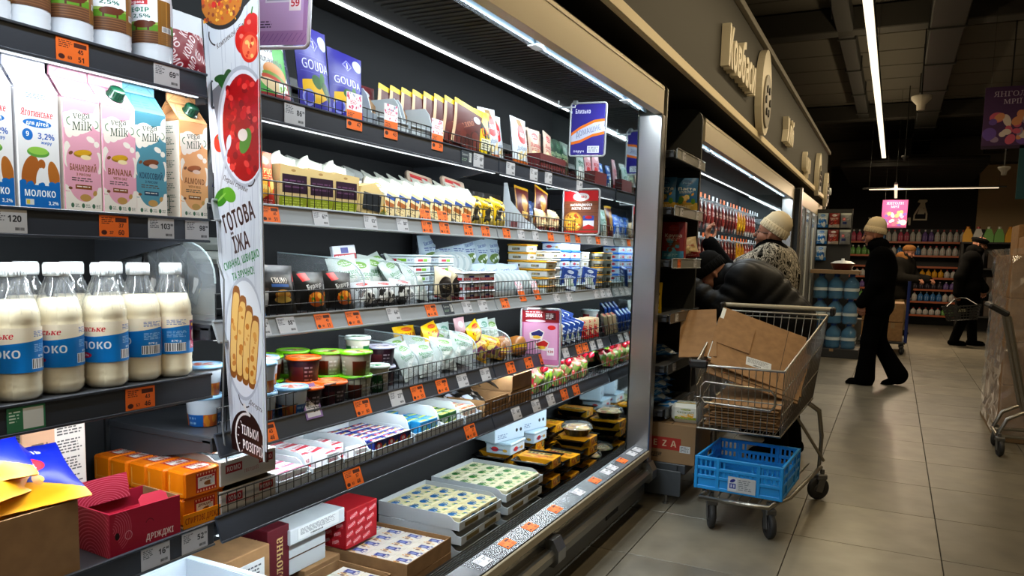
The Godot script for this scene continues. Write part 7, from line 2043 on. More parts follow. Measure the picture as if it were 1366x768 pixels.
func cooler_far() -> void:
	var o := thing("refrigerated_cabinet", "second open cabinet with hanging sausages, behind the bending shopper", "refrigerator")
	cabinet_body(o, -4.62, -9.05, true)
	for k in 2:
		shelf(["meat shelf of the far cabinet, upper", "meat shelf of the far cabinet, lower"][k], -4.7, -9.0, -1.27, [1.0, 0.66][k], 0.05, 12, 0.05, Color(0.2, 0.22, 0.26), [[-5.3, "orange0"], [-6.0, "66.20"], [-7.0, "orange2"]], false)
	pack_art("sausage_hang", 60, 160, Color(0.24, 0.05, 0.04), Color(0.32, 0.1, 0.08), "Ковбаса", Color(0.8, 0.7, 0.6), [Color(0.25, 0.06, 0.05), Color(0.5, 0.16, 0.12)], Color(0.6, 0.6, 0.6), 41)
	pack_art("sausage_hang2", 60, 160, Color(0.4, 0.1, 0.08), Color(0.6, 0.55, 0.5), "Сервелат", Color(0.85, 0.8, 0.76), [Color(0.7, 0.3, 0.2), Color(0.5, 0.1, 0.1)], Color(0.7, 0.7, 0.7), 42)
	pack_art("sausage_hang3", 60, 160, Color(0.62, 0.42, 0.05), Color(0.5, 0.28, 0.05), "Сир", Color(0.4, 0.1, 0.05), [Color(0.8, 0.62, 0.1)], Color(0.75, 0.2, 0.1), 43)
	pack_art("meat", 140, 90, Color(0.6, 0.5, 0.5), Color(0.55, 0.12, 0.14), "", Color.WHITE, [Color(0.62, 0.2, 0.2), Color(0.8, 0.6, 0.58), Color(0.5, 0.1, 0.12)], Color(0.8, 0.8, 0.8), 44)
	for r in 2:
		for k in 22:
			var kind: int = [0, 0, 1, 0, 0, 1, 1, 0][(k * 3 + r * 5) % 8] if k < 15 else 2 if k < 18 else 1
			var key: String = ["sausage_hang", "sausage_hang2", "sausage_hang3"][kind]
			it(key, "hanging_sausage", func(q):
				bag(q, key, 0.07, 0.22, 0.035, 0.15, "pack")
				var m := M.new()
				m.cyl(V(0, 0.235, -0.205), V(0, 0.235, 0.03), 0.0025, 5)
				m.cyl(V(0, 0.212, 0), V(0, 0.236, 0), 0.0015, 4)
				part(m, "hook", mat("clear_plastic_white"), q)
				m = M.new()
				m.box(V(0, 0.245, 0.035), V(0.055, 0.035, 0.002))
				part(m, "hook_tag", mat("tag_plain_o", Color(0.8, 0.36, 0.12), 0.5) if kind != 1 else mat("tag_plain_w", Color(0.72, 0.75, 0.78), 0.5), q), V(-1.4, 1.5 - 0.3 * r, -5.5 - 0.15 * k), V(4 * (k % 3) - 4, 0, 0), "%s hanging pack on the cabinet's %s hooks, %s" % [["dark red", "red and white", "yellow"][kind], ["upper", "lower"][r], (nth(k) + " from the left") if k < 20 else ["last but one", "last"][k - 20]], "sausage", "sausages on hooks")
	for r in 2:
		for k in 16:
			it("meatp", "meat_pack", func(q): bag(q, "meat", 0.15, 0.11, 0.05, 0.25, "pack"), V(-1.34 + 0.02 * (k % 2), [1.0, 0.66][r] + 0.002, -4.82 - 0.155 * k), V(8 - 5 * (k % 4), -42, 5 - 4 * (k % 3)), "pale red meat pack on the far cabinet's %s shelf, %s from the left" % [["upper", "lower"][r], nth(k)], "pack", "meat packs in the far cabinet")
	o = thing("glass_door_fridge", "tall fridge with sliding glass doors and bright vertical handles, last by the wall", "refrigerator")
	var m := M.new()
	m.box(V(-1.63, 1.1, -10.95), V(0.06, 2.0, 3.1))
	m.box(V(-1.35, 0.11, -10.95), V(0.6, 0.22, 3.1))
	part(m, "cabinet_body", mat("cabinet_grey"), o)
	m = M.new()
	m.box(V(-1.33, 2.0, -10.95), V(0.6, 0.17, 3.1), 0.004)
	part(m, "top_fascia", mat("fascia"), o)
	for z in [-9.36, -12.52]:
		m = M.new()
		m.box(V(-1.3, 1.1, z), V(0.62, 1.98, 0.1), 0.006)
		part(m, "side_panel", steel(), o)
	m = M.new()
	m.box(V(-1.3, 1.06, -9.23), V(0.6, 2.0, 0.12))
	part(m, "dark_gap_panel", mat("cabinet_black"), o)
	for k in 4:
		var z := -9.8 - 0.77 * k
		m = M.new()
		m.box(V(-1.05, 1.06, z), V(0.012, 1.66, 0.7))
		part(m, "glass_pane", glass("door_glass", Color(0.9, 0.95, 0.98), 0.12, 0.03), o)
		m = M.new()
		for s in [-1, 1]:
			m.box(V(-1.04, 1.06, z + s * 0.36), V(0.035, 1.7, 0.045), 0.006)
		part(m, "door_frame", steel(), o)
		m = M.new()
		m.box(V(-1.008, 1.06, z + 0.3), V(0.02, 1.3, 0.03), 0.006)
		part(m, "handle", mat("pale_handle", Color(0.8, 0.82, 0.82), 0.3), o)
	for y in [0.55, 0.95, 1.35]:
		m = M.new()
		m.box(V(-1.35, y, -10.95), V(0.5, 0.02, 3.0))
		part(m, "inner_shelf", mat("lid_bccbcb", Color(0.7, 0.72, 0.72), 0.4), o)
	m = M.new()
	m.box(V(-1.1, 1.85, -10.95), V(0.03, 0.02, 2.9))
	part(m, "inner_lamp", lamp_mat("fridge_glow", Color(0.95, 0.98, 1.0), 2.0), o)
	area(V(-1.1, 1.835, -10.95), V(-0.4, -1, 0), V(0, 0, 1), 2.8, 0.03, Color(0.95, 0.98, 1.0), TUBE_E * 1.2)
	var lm := mat("letter_white", Color(0.84, 0.8, 0.7), 0.5)
	for q in [["Ковбаси", -4.66, 0.24, 0.94, 2.5], ["Хліб", -7.42, 0.22, 0.62, 2.44], ["Сири", -9.1, 0.2, 0.7, 2.36]]:
		var s := thing("wall_lettering", "raised pale shop department lettering on the dark bulkhead, %s" % ["nearest, longest word beside the round emblem", "second, short word past the round emblem", "third, farthest word before the last emblems"][[-4.66, -7.42, -9.1].find(q[1])], "lettering")
		s.position = V(-0.996, q[4], q[1])
		s.rotation.y = PI / 2
		var x := 0.0
		var word: String = q[0]
		for c in word.length():
			var tm := TextMesh.new()
			var f := SystemFont.new()
			f.font_names = PackedStringArray(["Droid Sans"])
			f.font_weight = 700
			tm.font = f
			tm.text = word[c]
			tm.font_size = 64
			tm.pixel_size = q[2] / 46.0
			tm.depth = 0.05
			tm.curve_step = 6.0
			tm.horizontal_alignment = HORIZONTAL_ALIGNMENT_LEFT
			var wd: float = tm.get_aabb().size.x
			var sx: float = 0.72
			part(tm, "letter", lm, s, Transform3D(Basis().scaled(V(sx, 1, 1)), V(x, 0, 0.025)))
			x += wd * sx + 0.018
	for q in [[-6.1, 2.5, 0.31, "round raised emblem with dots beside the nearest lettering", 1.0], [-10.75, 2.38, 0.27, "round raised emblem past the third lettering", 0.7], [-12.1, 2.3, 0.24, "last raised emblem, tall leaf at the bulkhead's end", 0.5]]:
		var s := thing("wall_emblem", q[3], "emblem")
		s.position = V(-0.993, q[1], q[0])
		s.rotation.y = PI / 2
		for k in 2:
			m = M.new()
			m.sm(-1)
			var pp := PackedVector2Array()
			for j in 30:
				pp.append(W(cos(TAU * j / 30) * q[2] * 0.72 * [1.0, 0.72][k], sin(TAU * j / 30) * q[2] * [1.0, 0.62][k] - [0.0, q[2] * 0.2][k]))
			m.prism(pp, 0.0, [0.05, 0.062][k])
			part(m, ["disc", "inner_disc"][k], lm if k == 0 else mat("letter_tan", Color(0.5, 0.47, 0.4), 0.5), s)  # inner disc is a darker tan than the outer one
		m = M.new()
		for j in 6:
			var c: Vector2 = W(cos(TAU * j / 6), sin(TAU * j / 6)) * q[2] * 0.3 + W(0, -q[2] * 0.2)
			m.cyl(V(c.x, c.y, 0.06), V(c.x, c.y, 0.07), q[2] * 0.09, 10)
		part(m, "dots", mat("emblem_dark", Color(0.12, 0.11, 0.1), 0.6), s)
	for q in [[V(-0.97, 2.29, -12.3), "small white dome camera at the end of the bulkhead"]]:
		var s := thing("security_camera", q[1], "camera")
		s.position = q[0]
		m = M.new().sm(1)
		m.t = Transform3D(Basis(Vector3.FORWARD, PI / 2), Vector3.ZERO)
		m.lathe(P2([W(0, -0.03), W(0.05, -0.03), W(0.055, 0.04), W(0.05, 0.06), W(0, 0.06)]), 16)
		part(m, "housing", mat("tub_white"), s)
		m = M.new().sm(1)
		m.t = Transform3D(Basis(Vector3.FORWARD, -PI / 2), V(0.05, 0, 0))
		m.lathe(P2([W(0.04, 0), W(0.035, 0.025), W(0.02, 0.04), W(0, 0.045)]), 14)
		part(m, "dome", mat("cabinet_black"), s)

# ---------- trolleys ----------
func caster(o: Node3D, at: Vector3, turn: float, r := 0.06) -> void:
	var m := M.new()
	var t := Transform3D(Basis(Vector3.UP, turn), at)
	m.t = t
	m.box(V(0, r * 2.05, 0.01), V(0.05, 0.03, 0.06), 0.006)
	for s in [-1, 1]:
		m.box(V(s * 0.019, r * 1.4, 0.015), V(0.005, r * 1.4, 0.04), 0.002, {}, Basis(Vector3.RIGHT, -0.25))
	m.cyl(V(0, r * 2.1, 0), V(0, r * 2.7, 0), 0.012, 10)
	part(m, "caster_fork", mat("caster_grey", Color(0.4, 0.4, 0.4), 0.4, 0.6), o)
	var w := MeshInstance3D.new()
	m = M.new().sm(1)
	m.t = t * Transform3D(Basis(Vector3.FORWARD, PI / 2), V(0, r, 0.02))
	m.lathe(P2([W(r * 0.5, -0.014), W(r * 0.9, -0.014), W(r, -0.008), W(r, 0.008), W(r * 0.9, 0.014), W(r * 0.5, 0.014)]), 24)
	w.mesh = m.mesh()
	w.material_override = mat("tyre", Color(0.13, 0.13, 0.135), 0.6)
	w.name = "wheel"
	o.add_child(w, true)
	m = M.new().sm(1)
	m.t = t * Transform3D(Basis(Vector3.FORWARD, PI / 2), V(0, r, 0.02))
	m.lathe(P2([W(0, -0.012), W(r * 0.52, -0.012), W(r * 0.52, 0.012), W(0, 0.012)]), 20)
	part(m, "wheel_hub", mat("hub_grey", Color(0.34, 0.34, 0.35), 0.5), w)

func trolleys() -> void:
	var wire := mat("cart_wire", Color(0.62, 0.6, 0.56), 0.28, 0.95)
	var o := thing("shopping_trolley", "steel wire shopping trolley heaped with flattened cardboard, blue crate below", "trolley")
	var F := [V(-0.815, 0.43, -3.72), V(-0.43, 0.43, -3.72), V(-0.83, 0.745, -3.68), V(-0.42, 0.745, -3.68)]
	var B := [V(-0.86, 0.5, -4.5), V(-0.36, 0.5, -4.5), V(-0.885, 0.955, -4.62), V(-0.315, 0.955, -4.62)]
	var panel := func(called: String, a: Vector3, b: Vector3, c: Vector3, d: Vector3, n: int, h: int) -> void:   # a, b below; c, d above
		var m := M.new().sm(1)
		for k in n + 1:
			m.cyl(a.lerp(b, float(k) / n), c.lerp(d, float(k) / n), 0.0024, 5)
		for k in h + 1:
			var e := k == 0 or k == h
			m.cyl(a.lerp(c, float(k) / h), b.lerp(d, float(k) / h), 0.006 if e else 0.0035, 7)
		part(m, called, wire, o)
	panel.call("basket_front", F[0], F[1], F[2], F[3], 13, 2)
	panel.call("basket_side", F[1], B[1], F[3], B[3], 26, 3)
	panel.call("basket_side", F[0], B[0], F[2], B[2], 26, 3)
	panel.call("basket_back", B[0], B[1], B[2], B[3], 14, 3)
	panel.call("basket_floor", F[0], F[1], B[0], B[1], 14, 5)
	var m := M.new().sm(1)
	var lp := PackedVector3Array()
	for c in [[-0.46, 0.645, -0.5], [-0.46, 0.56, 0.5], [-0.79, 0.56, 0.5], [-0.79, 0.645, -0.5]]:
		lp.append(V(c[0], c[1], -3.695))
	m.tube(P3([V(-0.455, 0.625, -3.69), V(-0.475, 0.65, -3.69), V(-0.78, 0.665, -3.69), V(-0.8, 0.64, -3.69), V(-0.8, 0.59, -3.69), V(-0.78, 0.565, -3.69), V(-0.475, 0.555, -3.69), V(-0.455, 0.58, -3.69)]), 0.006, 7, -1, true)
	part(m, "front_bumper_loop", wire, o)
	m = M.new()
	m.box(V(-0.815, 0.75, -3.68), V(0.09, 0.04, 0.025), 0.008)
	part(m, "corner_cap", mat("cap_black", Color(0.07, 0.07, 0.075), 0.5), o)
	m = M.new().sm(1)
	m.cyl(V(-0.9, 0.985, -4.7), V(-0.3, 0.985, -4.7), 0.0125, 12)
	part(m, "handle", mat("handle_pale", Color(0.72, 0.68, 0.58), 0.4), o)
	for s in [-0.905, -0.295]:
		m = M.new()
		m.box(V(s, 0.975, -4.67), V(0.025, 0.05, 0.11), 0.008)
		part(m, "handle_end", mat("cap_black"), o)
	m = M.new().sm(1)
	m.cyl(V(-0.87, 0.93, -4.63), V(-0.33, 0.93, -4.63), 0.004, 6)
	for s in [[-0.31, -0.27], [-0.89, -0.84]]:
		for d in [0.0, 0.05]:
			m.tube(P3([V(s[0] - 0.05 * signf(s[0] + 0.6), 0.5, -4.3 - d), V(s[0], 0.46, -4.33 - d), V(s[1] - 0.02, 0.32, -4.34 - d), V(s[1] - 0.02, 0.16, -4.3 - d * 0.5)]), 0.009, 7)
		m.tube(P3([V(s[1] - 0.01, 0.17, -4.3), V(lerpf(s[1], -0.57, 0.3), 0.17, -3.65), V(lerpf(s[1], -0.57, 0.45), 0.17, -3.52)]), 0.01, 7)
		m.tube(P3([V(lerpf(s[0], -0.62, 0.3), 0.44, -4.2), V(s[1], 0.2, -4.32)]), 0.008, 6)
	m.tube(P3([V(-0.72, 0.17, -3.52), V(-0.74, 0.155, -3.49), V(-0.43, 0.155, -3.49), V(-0.41, 0.17, -3.52)]), 0.011, 8)
	part(m, "lower_frame", wire, o)
	for k in 7:
		m = M.new()
		m.cyl(V(-0.7 + 0.045 * k, 0.168, -3.49), V(-0.76 + 0.07 * k, 0.178, -4.3), 0.004, 5)
		part(m, "rack_bar", wire, o)
	caster(o, V(-0.7, 0, -3.57), 0.35)
	caster(o, V(-0.44, 0, -3.56), 0.5)
	caster(o, V(-0.27, 0, -4.29), -0.9)
	caster(o, V(-0.84, 0, -4.29), 0.3)
	var kc := kraft()
	var sheets := [[V(-0.61, 0.795, -4.14), W(0.46, 0.44), V(34, 0, -23)], [V(-0.6, 0.765, -4.12), W(0.47, 0.42), V(31, 4, -22)], [V(-0.6, 0.735, -4.11), W(0.48, 0.4), V(28, -3, -20)], [V(-0.61, 0.705, -4.1), W(0.46, 0.42), V(24, 3, -18)]]
	for k in 4:
		var s := thing("flattened_box", ["flattened brown box on top of the trolley heap, white label and folded flap", "flattened brown box directly under the top one", "flattened brown box, third in the leaning pile", "flattened brown box, lowest of the leaning pile"][k], "cardboard", "flattened boxes in the trolley")
		s.position = sheets[k][0]
		s.rotation_degrees = sheets[k][2]
		var w: Vector2 = sheets[k][1]
		m = M.new()
		m.box(Vector3.ZERO, V(w.x, 0.007, w.y), 0.001)
		part(m, "sheet", kc, s)
		if k == 0:
			m = M.new()
			m.box(V(-w.x / 2 - 0.085, -0.03, 0.02), V(0.19, 0.006, w.y * 0.9), 0.001, {}, Basis(Vector3.BACK, 0.36) * Basis(Vector3.UP, 0.2))
			part(m, "folded_flap", kc, s)
			m = M.new()
			m.box(V(-0.14, 0.0068, -0.02), V(0.2, 0.006, 0.2), 0.001, {}, Basis(Vector3.BACK, 0.03))
			part(m, "flap", kc, s)
			m = M.new()
			m.box(V(-w.x / 2 + 0.005, 0.0042, 0.0), V(0.02, 0.001, w.y * 0.95))
			part(m, "torn_tape", mat("tub_white"), s)
			m = M.new()
			m.box(V(0.02, 0.0042, 0.12), V(0.13, 0.001, 0.06), 0, {"t": uv("ship_label"), "all": Rect2(uv("ship_label").position, Vector2.ZERO)}, Basis(Vector3.UP, 0.1))
			part(m, "paper_label", print_mat("ship_label"), s)
			m = M.new()
			m.box(V(0.13, 0.0038, 0), V(0.003, 0.001, w.y))
			part(m, "fold_line", mat("seam_brown"), s)
	for k in 9:
		var s := thing("flattened_box", "flattened brown box lying flat at the bottom of the trolley, %s from the floor" % nth(k), "cardboard", "flat boxes at the trolley's bottom")
		s.position = V(-0.62 + 0.008 * (k % 3), 0.455 + 0.0135 * k, -4.02)
		s.rotation_degrees = V(3.0, 1.5 * (k % 3) - 1.5, 0)
		m = M.new()
		m.box(Vector3.ZERO, V(0.345 - 0.012 * (k % 3), 0.007, 0.5 + 0.02 * (k % 2)), 0.001)
		part(m, "sheet", kc, s)
	var cm := mat("crate_blue", Color(0.09, 0.55, 0.85), 0.42)
	o = thing("plastic_crate", "bright blue slotted plastic crate on the trolley's lower rack, paper label on its side", "crate")
	o.position = V(-0.565, 0.184, -3.74)
	o.rotation.y = -0.06
	var W := 0.385
	var D := 0.42
	var H := 0.155
	for s in 4:
		var along := W if s % 2 == 0 else D
		m = M.new()
		var off := (D if s % 2 == 0 else W) / 2
		m.t = Transform3D(Basis(Vector3.UP, s * PI / 2), Vector3.ZERO) * Transform3D(Basis(), V(0, 0, off))
		for y in [0.008, 0.06, 0.1, H - 0.008]:
			m.box(V(0, y, 0), V(along, 0.016, 0.012), 0.002)
		m.box(V(0, 0.034, -0.002), V(along - 0.02, 0.04, 0.005))
		var cnt := int(along / 0.021)
		for k in cnt + 1:
			var x := -along / 2 + along * k / cnt
			if absf(x) < 0.05:
				m.box(V(x, 0.08, -0.002), V(0.012, 0.036, 0.006))
			else:
				m.box(V(x, 0.105, -0.002), V(0.009, H - 0.06, 0.007))
		for x in [-along / 2, -along * 0.24, along * 0.24, along / 2]:
			m.box(V(x, H / 2, 0), V(0.016, H, 0.014), 0.002)
		part(m, "slotted_wall", cm, o)
	m = M.new()
	m.box(V(0, 0.004, 0), V(W, 0.006, D))
	part(m, "crate_floor", cm, o)
	var a := Art.new(150, 90, Color(0.72, 0.74, 0.76))
	a.rect(4, 8, 44, 74, Color(0.78, 0.8, 0.84)).ell(26, 24, 16, 9, Color(0.1, 0.15, 0.5), -30).rect(10, 40, 34, 30, Color(0.14, 0.2, 0.55)).rect(16, 46, 8, 18, Color(0.75, 0.78, 0.85)).rect(30, 46, 8, 18, Color(0.75, 0.78, 0.85)).fine(58, 14, 70, 6, 11, Color(0.45, 0.47, 0.5), 4)
	art("crate_label", a)
	m = M.new()
	m.box(V(0.02, 0.045, D / 2 + 0.0075), V(0.125, 0.07, 0.001), 0, {"f": uv("crate_label"), "all": Rect2(uv("crate_label").position, Vector2.ZERO)})
	part(m, "paper_label", print_mat("crate_label"), o)

# ---------- people: joints, tapered capsules joined smoothly, meshed as surface nets ----------
func blob(st: SurfaceTool, bones: Array, cell: float, k: float, ridge := 0.0) -> void:
	var lo := V(1e9, 1e9, 1e9)
	var hi := -lo
	for b in bones:
		var r := maxf(b[2], b[3]) + cell * 3
		lo = lo.min(b[0] - V(r, r, r)).min(b[1] - V(r, r, r))
		hi = hi.max(b[0] + V(r, r, r)).max(b[1] + V(r, r, r))
	var n := Vector3i(((hi - lo) / cell).ceil()) + Vector3i(2, 2, 2)
	var f := PackedFloat32Array()
	f.resize(n.x * n.y * n.z)
	f.fill(9.0)
	var sy := n.x
	var sz := n.x * n.y
	for b in bones:
		var p: Vector3 = b[0]
		var q: Vector3 = b[1]
		var ra: float = b[2]
		var rb: float = b[3]
		var d := q - p
		var dd := maxf(d.length_squared(), 1e-9)
		var fr: float = PI * b[4] * sqrt(dd) if b.size() > 4 else 0.0
		var r := maxf(ra, rb) + cell * 2.2 + k
		var i0 := Vector3i(((p.min(q) - V(r, r, r) - lo) / cell).floor()).clamp(Vector3i.ZERO, n - Vector3i.ONE)
		var i1 := Vector3i(((p.max(q) + V(r, r, r) - lo) / cell).ceil()).clamp(Vector3i.ZERO, n - Vector3i.ONE)
		var lim := cell * 2.2 + k
		for z in range(i0.z, i1.z + 1):
			for y in range(i0.y, i1.y + 1):
				var at := z * sz + y * sy
				for x in range(i0.x, i1.x + 1):
					var w := lo + V(x, y, z) * cell - p
					var t := clampf(w.dot(d) / dd, 0.0, 1.0)
					var v := (w - d * t).length() - lerpf(ra, rb, t)
					if v > lim:
						continue
					if fr > 0.0:
						v -= ridge * absf(sin(fr * t))
					var u := f[at + x]
					var h := maxf(k - absf(u - v), 0.0) / k
					f[at + x] = minf(u, v) - h * h * k * 0.25
	var vert := {}
	var pos := PackedVector3Array()
	var cells: Array[int] = []
	for z in range(0, n.z - 1):
		for y in range(0, n.y - 1):
			var at := z * sz + y * sy
			for x in range(0, n.x - 1):
				var a := at + x
				if absf(f[a]) > cell * 2.0:
					continue
				var c := [f[a], f[a + 1], f[a + sy], f[a + sy + 1], f[a + sz], f[a + sz + 1], f[a + sz + sy], f[a + sz + sy + 1]]
				var neg := 0
				for v in c:
					if v < 0.0:
						neg += 1
				if neg == 0 or neg == 8:
					continue
				var s := Vector3.ZERO
				var m := 0
				for e in [[0, 1], [2, 3], [4, 5], [6, 7], [0, 2], [1, 3], [4, 6], [5, 7], [0, 4], [1, 5], [2, 6], [3, 7]]:
					var u: float = c[e[0]]
					var v: float = c[e[1]]
					if (u < 0.0) != (v < 0.0):
						var g := u / (u - v)
						var pa := V(e[0] & 1, (e[0] >> 1) & 1, e[0] >> 2)
						var pb := V(e[1] & 1, (e[1] >> 1) & 1, e[1] >> 2)
						s += pa.lerp(pb, g)
						m += 1
				vert[a] = pos.size()
				cells.append(a)
				pos.append(lo + (V(x, y, z) + s / m) * cell)
	var tri := func(a: int, b: int, c: int, d: int, flip: bool) -> void:
		if vert.has(a) and vert.has(b) and vert.has(c) and vert.has(d):
			for v in ([a, b, c, a, c, d] if flip else [a, c, b, a, d, c]):
				st.add_vertex(pos[vert[v]])
	for a in cells:
		var neg := f[a] < 0.0
		if neg != (f[a + 1] < 0.0):
			tri.call(a, a - sy, a - sy - sz, a - sz, neg)
		if neg != (f[a + sy] < 0.0):
			tri.call(a, a - sz, a - sz - 1, a - 1, neg)
		if neg != (f[a + sz] < 0.0):
			tri.call(a, a - 1, a - 1 - sy, a - sy, neg)

func cloth(o: Node3D, called: String, bones: Array, m: Material, cell := 0.013, k := 0.03, ridge := 0.0) -> void:
	var st := SurfaceTool.new()
	st.begin(Mesh.PRIMITIVE_TRIANGLES)
	st.set_smooth_group(1)
	blob(st, bones, cell, k, ridge)
	st.generate_normals()
	part(st.commit(), called, m, o)

func grown(bones: Array, by: float, ridges := 0.0) -> Array:
	var r: Array = []
	for b in bones:
		r.append([b[0], b[1], b[2] + by, b[3] + by, ridges])
	return r
func hand_bones(w: Vector3, b: Basis, curl: float) -> Array:
	var r: Array = []
	for k in 4:
		var x := 0.03 - 0.02 * k
		var base := w + b * V(x, -0.085 + 0.006 * absf(k - 1.0), 0)
		r.append([w + b * V(x * 0.6, -0.01, 0), base, 0.015, 0.0115])
		var len: float = [0.042, 0.047, 0.043, 0.034][k]
		var d1 := b * (Basis(Vector3.RIGHT, curl * 0.7) * V(0, -1, 0))
		var d2 := b * (Basis(Vector3.RIGHT, curl * 1.7) * V(0, -1, 0))
		r.append([base, base + d1 * len, 0.0098, 0.009])
		r.append([base + d1 * len, base + d1 * len + d2 * len * 0.8, 0.009, 0.0075])
	var th := w + b * V(0.03, -0.03, -0.004)
	r.append([w + b * V(0.012, -0.01, 0), th, 0.014, 0.012])
	r.append([th, th + b * V(0.03, -0.032, -0.012 - 0.02 * curl), 0.0115, 0.01])
	r.append([th + b * V(0.03, -0.032, -0.012 - 0.02 * curl), th + b * V(0.03, -0.062, -0.022 - 0.03 * curl), 0.01, 0.008])
	return r

func person(label: String, at: Vector3, yaw: float, J: Dictionary, L: Dictionary) -> Node3D:
	var o := thing("person", label, "person")
	o.position = at
	o.rotation.y = deg_to_rad(yaw)
	var hb: Basis = Basis.from_euler(J.head_turn * (PI / 180.0))
	var hc: Vector3 = J.head
	var H := func(x: float, y: float, z: float) -> Vector3: return hc + hb * V(x, y, z)
	var side: Vector3 = (J.sl - J.sr).normalized()
	var pel: Vector3 = (J.hl + J.hr) / 2
	var ch: Vector3 = (J.sl + J.sr) / 2
	var dn: Vector3 = (pel - ch).normalized()
	var torso: Array = [[J.hl + side * 0.01, J.hr - side * 0.01, 0.1, 0.1], [pel + side * 0.06, ch + side * 0.075 + dn * 0.14, 0.095, 0.115], [pel - side * 0.06, ch - side * 0.075 + dn * 0.14, 0.095, 0.115], [ch + side * 0.1 + dn * 0.06, ch - side * 0.1 + dn * 0.06, 0.1, 0.1], [J.sl, J.sr, 0.062, 0.062], [ch, ch.lerp(H.call(0, -0.06, -0.01), 0.85), 0.062, 0.052]]
	var arms: Array = []
	for s in ["l", "r"]:
		arms.append([J["s" + s], J["e" + s], 0.054, 0.043])
		arms.append([J["e" + s], J["w" + s], 0.042, 0.029])
	var legs: Array = []
	for s in ["l", "r"]:
		legs.append([J["h" + s], J["k" + s], 0.088, 0.058])
		legs.append([J["k" + s], J["a" + s], 0.055, 0.042])
	var head: Array = [[H.call(0, 0.03, -0.015), H.call(0, 0.045, 0.012), 0.082, 0.08], [H.call(0, -0.03, 0.02), H.call(0, -0.075, 0.052), 0.062, 0.03], [H.call(0.03, -0.02, 0.045), H.call(-0.03, -0.02, 0.045), 0.04, 0.04], [H.call(0, 0.012, 0.086), H.call(0, -0.022, 0.106), 0.011, 0.0145], [H.call(0.03, 0.026, 0.074), H.call(-0.03, 0.026, 0.074), 0.014, 0.014], [H.call(0.017, -0.052, 0.082), H.call(-0.017, -0.052, 0.082), 0.0125, 0.0125], [H.call(0, -0.05, -0.03), ch.lerp(hc, 0.25), 0.052, 0.056]]
	for s in [-1, 1]:
		head.append([H.call(s * 0.08, 0.015, -0.01), H.call(s * 0.078, -0.02, -0.004), 0.012, 0.009])
	var st := SurfaceTool.new()
	st.begin(Mesh.PRIMITIVE_TRIANGLES)
	st.set_smooth_group(1)
	blob(st, torso + arms + legs, 0.018, 0.03)
	blob(st, head, 0.0065, 0.012)
	for s in ["l", "r"]:
		blob(st, hand_bones(J["w" + s], J["b" + s], J["c" + s]) + [[J["e" + s].lerp(J["w" + s], 0.7), J["w" + s], 0.031, 0.024]], 0.0055, 0.007)
	st.generate_normals()
	var sk := mat("skin", Color(0.62, 0.42, 0.33), 0.55)
	part(st.commit(), "body", sk, o)
	var m := M.new().sm(1)
	for s in [-1, 1]:
		m.t = Transform3D(Basis(), H.call(s * 0.031, 0.006, 0.0765))
		m.lathe(P2([W(0, -0.01), W(0.008, -0.006), W(0.0105, 0), W(0.008, 0.006), W(0, 0.01)]), 10)
	m.t = Transform3D()
	part(m, "eyes", mat("eye_dark", Color(0.1, 0.08, 0.07), 0.2), o)
	m = M.new().sm(1)
	m.tube(P3([H.call(-0.022, -0.052, 0.086), H.call(0, -0.05, 0.0965), H.call(0.022, -0.052, 0.086)]), 0.0045, 6)
	part(m, "lips", mat("lips", Color(0.5, 0.25, 0.22), 0.5), o)
	m = M.new().sm(1)
	for s in [-1, 1]:
		m.tube(P3([H.call(s * 0.012, 0.034, 0.09), H.call(s * 0.032, 0.038, 0.086), H.call(s * 0.052, 0.03, 0.072)]), 0.0032, 5)
	part(m, "eyebrows", mat("brow", Color(0.16, 0.11, 0.08), 0.8), o)
	if L.has("glasses"):
		m = M.new().sm(1)
		for s in [-1, 1]:
			var ring := PackedVector3Array()
			for j in 14:
				ring.append(H.call(s * 0.033 + 0.023 * cos(TAU * j / 14), 0.006 + 0.018 * sin(TAU * j / 14), 0.1))
			m.tube(ring, 0.0022, 5, -1, true)
			m.cyl(H.call(s * 0.056, 0.01, 0.1), H.call(s * 0.083, 0.012, 0.0), 0.002, 5)
		m.cyl(H.call(-0.01, 0.008, 0.101), H.call(0.01, 0.008, 0.101), 0.002, 5)
		part(m, "glasses", mat("eye_dark"), o)
	var coat: Array = grown(torso, L.get("loose", 0.025)) + grown(arms, L.get("loose", 0.025) * 0.8)
	var hem: float = L.get("hem", 0.0)
	if hem > 0.0:
		for s in ["l", "r"]:
			var h2: Vector3 = J["h" + s].lerp(J["k" + s], hem)
			coat.append([J["h" + s] + side * (0.02 if s == "l" else -0.02), h2, 0.115 + L.get("loose", 0.025) * 0.5, 0.12 + L.get("loose", 0.025) * 0.5])
	if L.has("quilt"):
		for b in coat:
			b.resize(5)
			b[4] = L.quilt
	cloth(o, L.get("coat_name", "jacket"), coat, L.coat, 0.011 if L.has("quilt") else 0.014, 0.03, 0.014 if L.has("quilt") else 0.0)
	if L.has("yoke"):
		cloth(o, "patterned_back", grown([torso[1], torso[2], torso[3], torso[4], [J.sl, J.sl.lerp(J.el, 0.62), 0.054, 0.05], [J.sr, J.sr.lerp(J.er, 0.62), 0.054, 0.05]], L.loose + 0.011), L.yoke, 0.013)
	if L.has("hood"):
		cloth(o, "hood", [[ch + side * 0.06 - dn * 0.035, ch - side * 0.06 - dn * 0.035, 0.075, 0.075], [H.call(0.06, -0.1, -0.07), H.call(-0.06, -0.1, -0.07), L.hood, L.hood], [H.call(0.06, -0.1, 0.02), H.call(-0.06, -0.1, 0.02), 0.05, 0.05]], L.get("hood_mat", L.coat), 0.012, 0.04)
	cloth(o, "trousers", grown(legs, L.get("leg", 0.02)) + [[J.kl, J.al, 0.06, L.get("flare", 0.062)], [J.kr, J.ar, 0.06, L.get("flare", 0.062)], [J.hl, J.hr, 0.118, 0.118]], L.trousers, 0.015, 0.03)
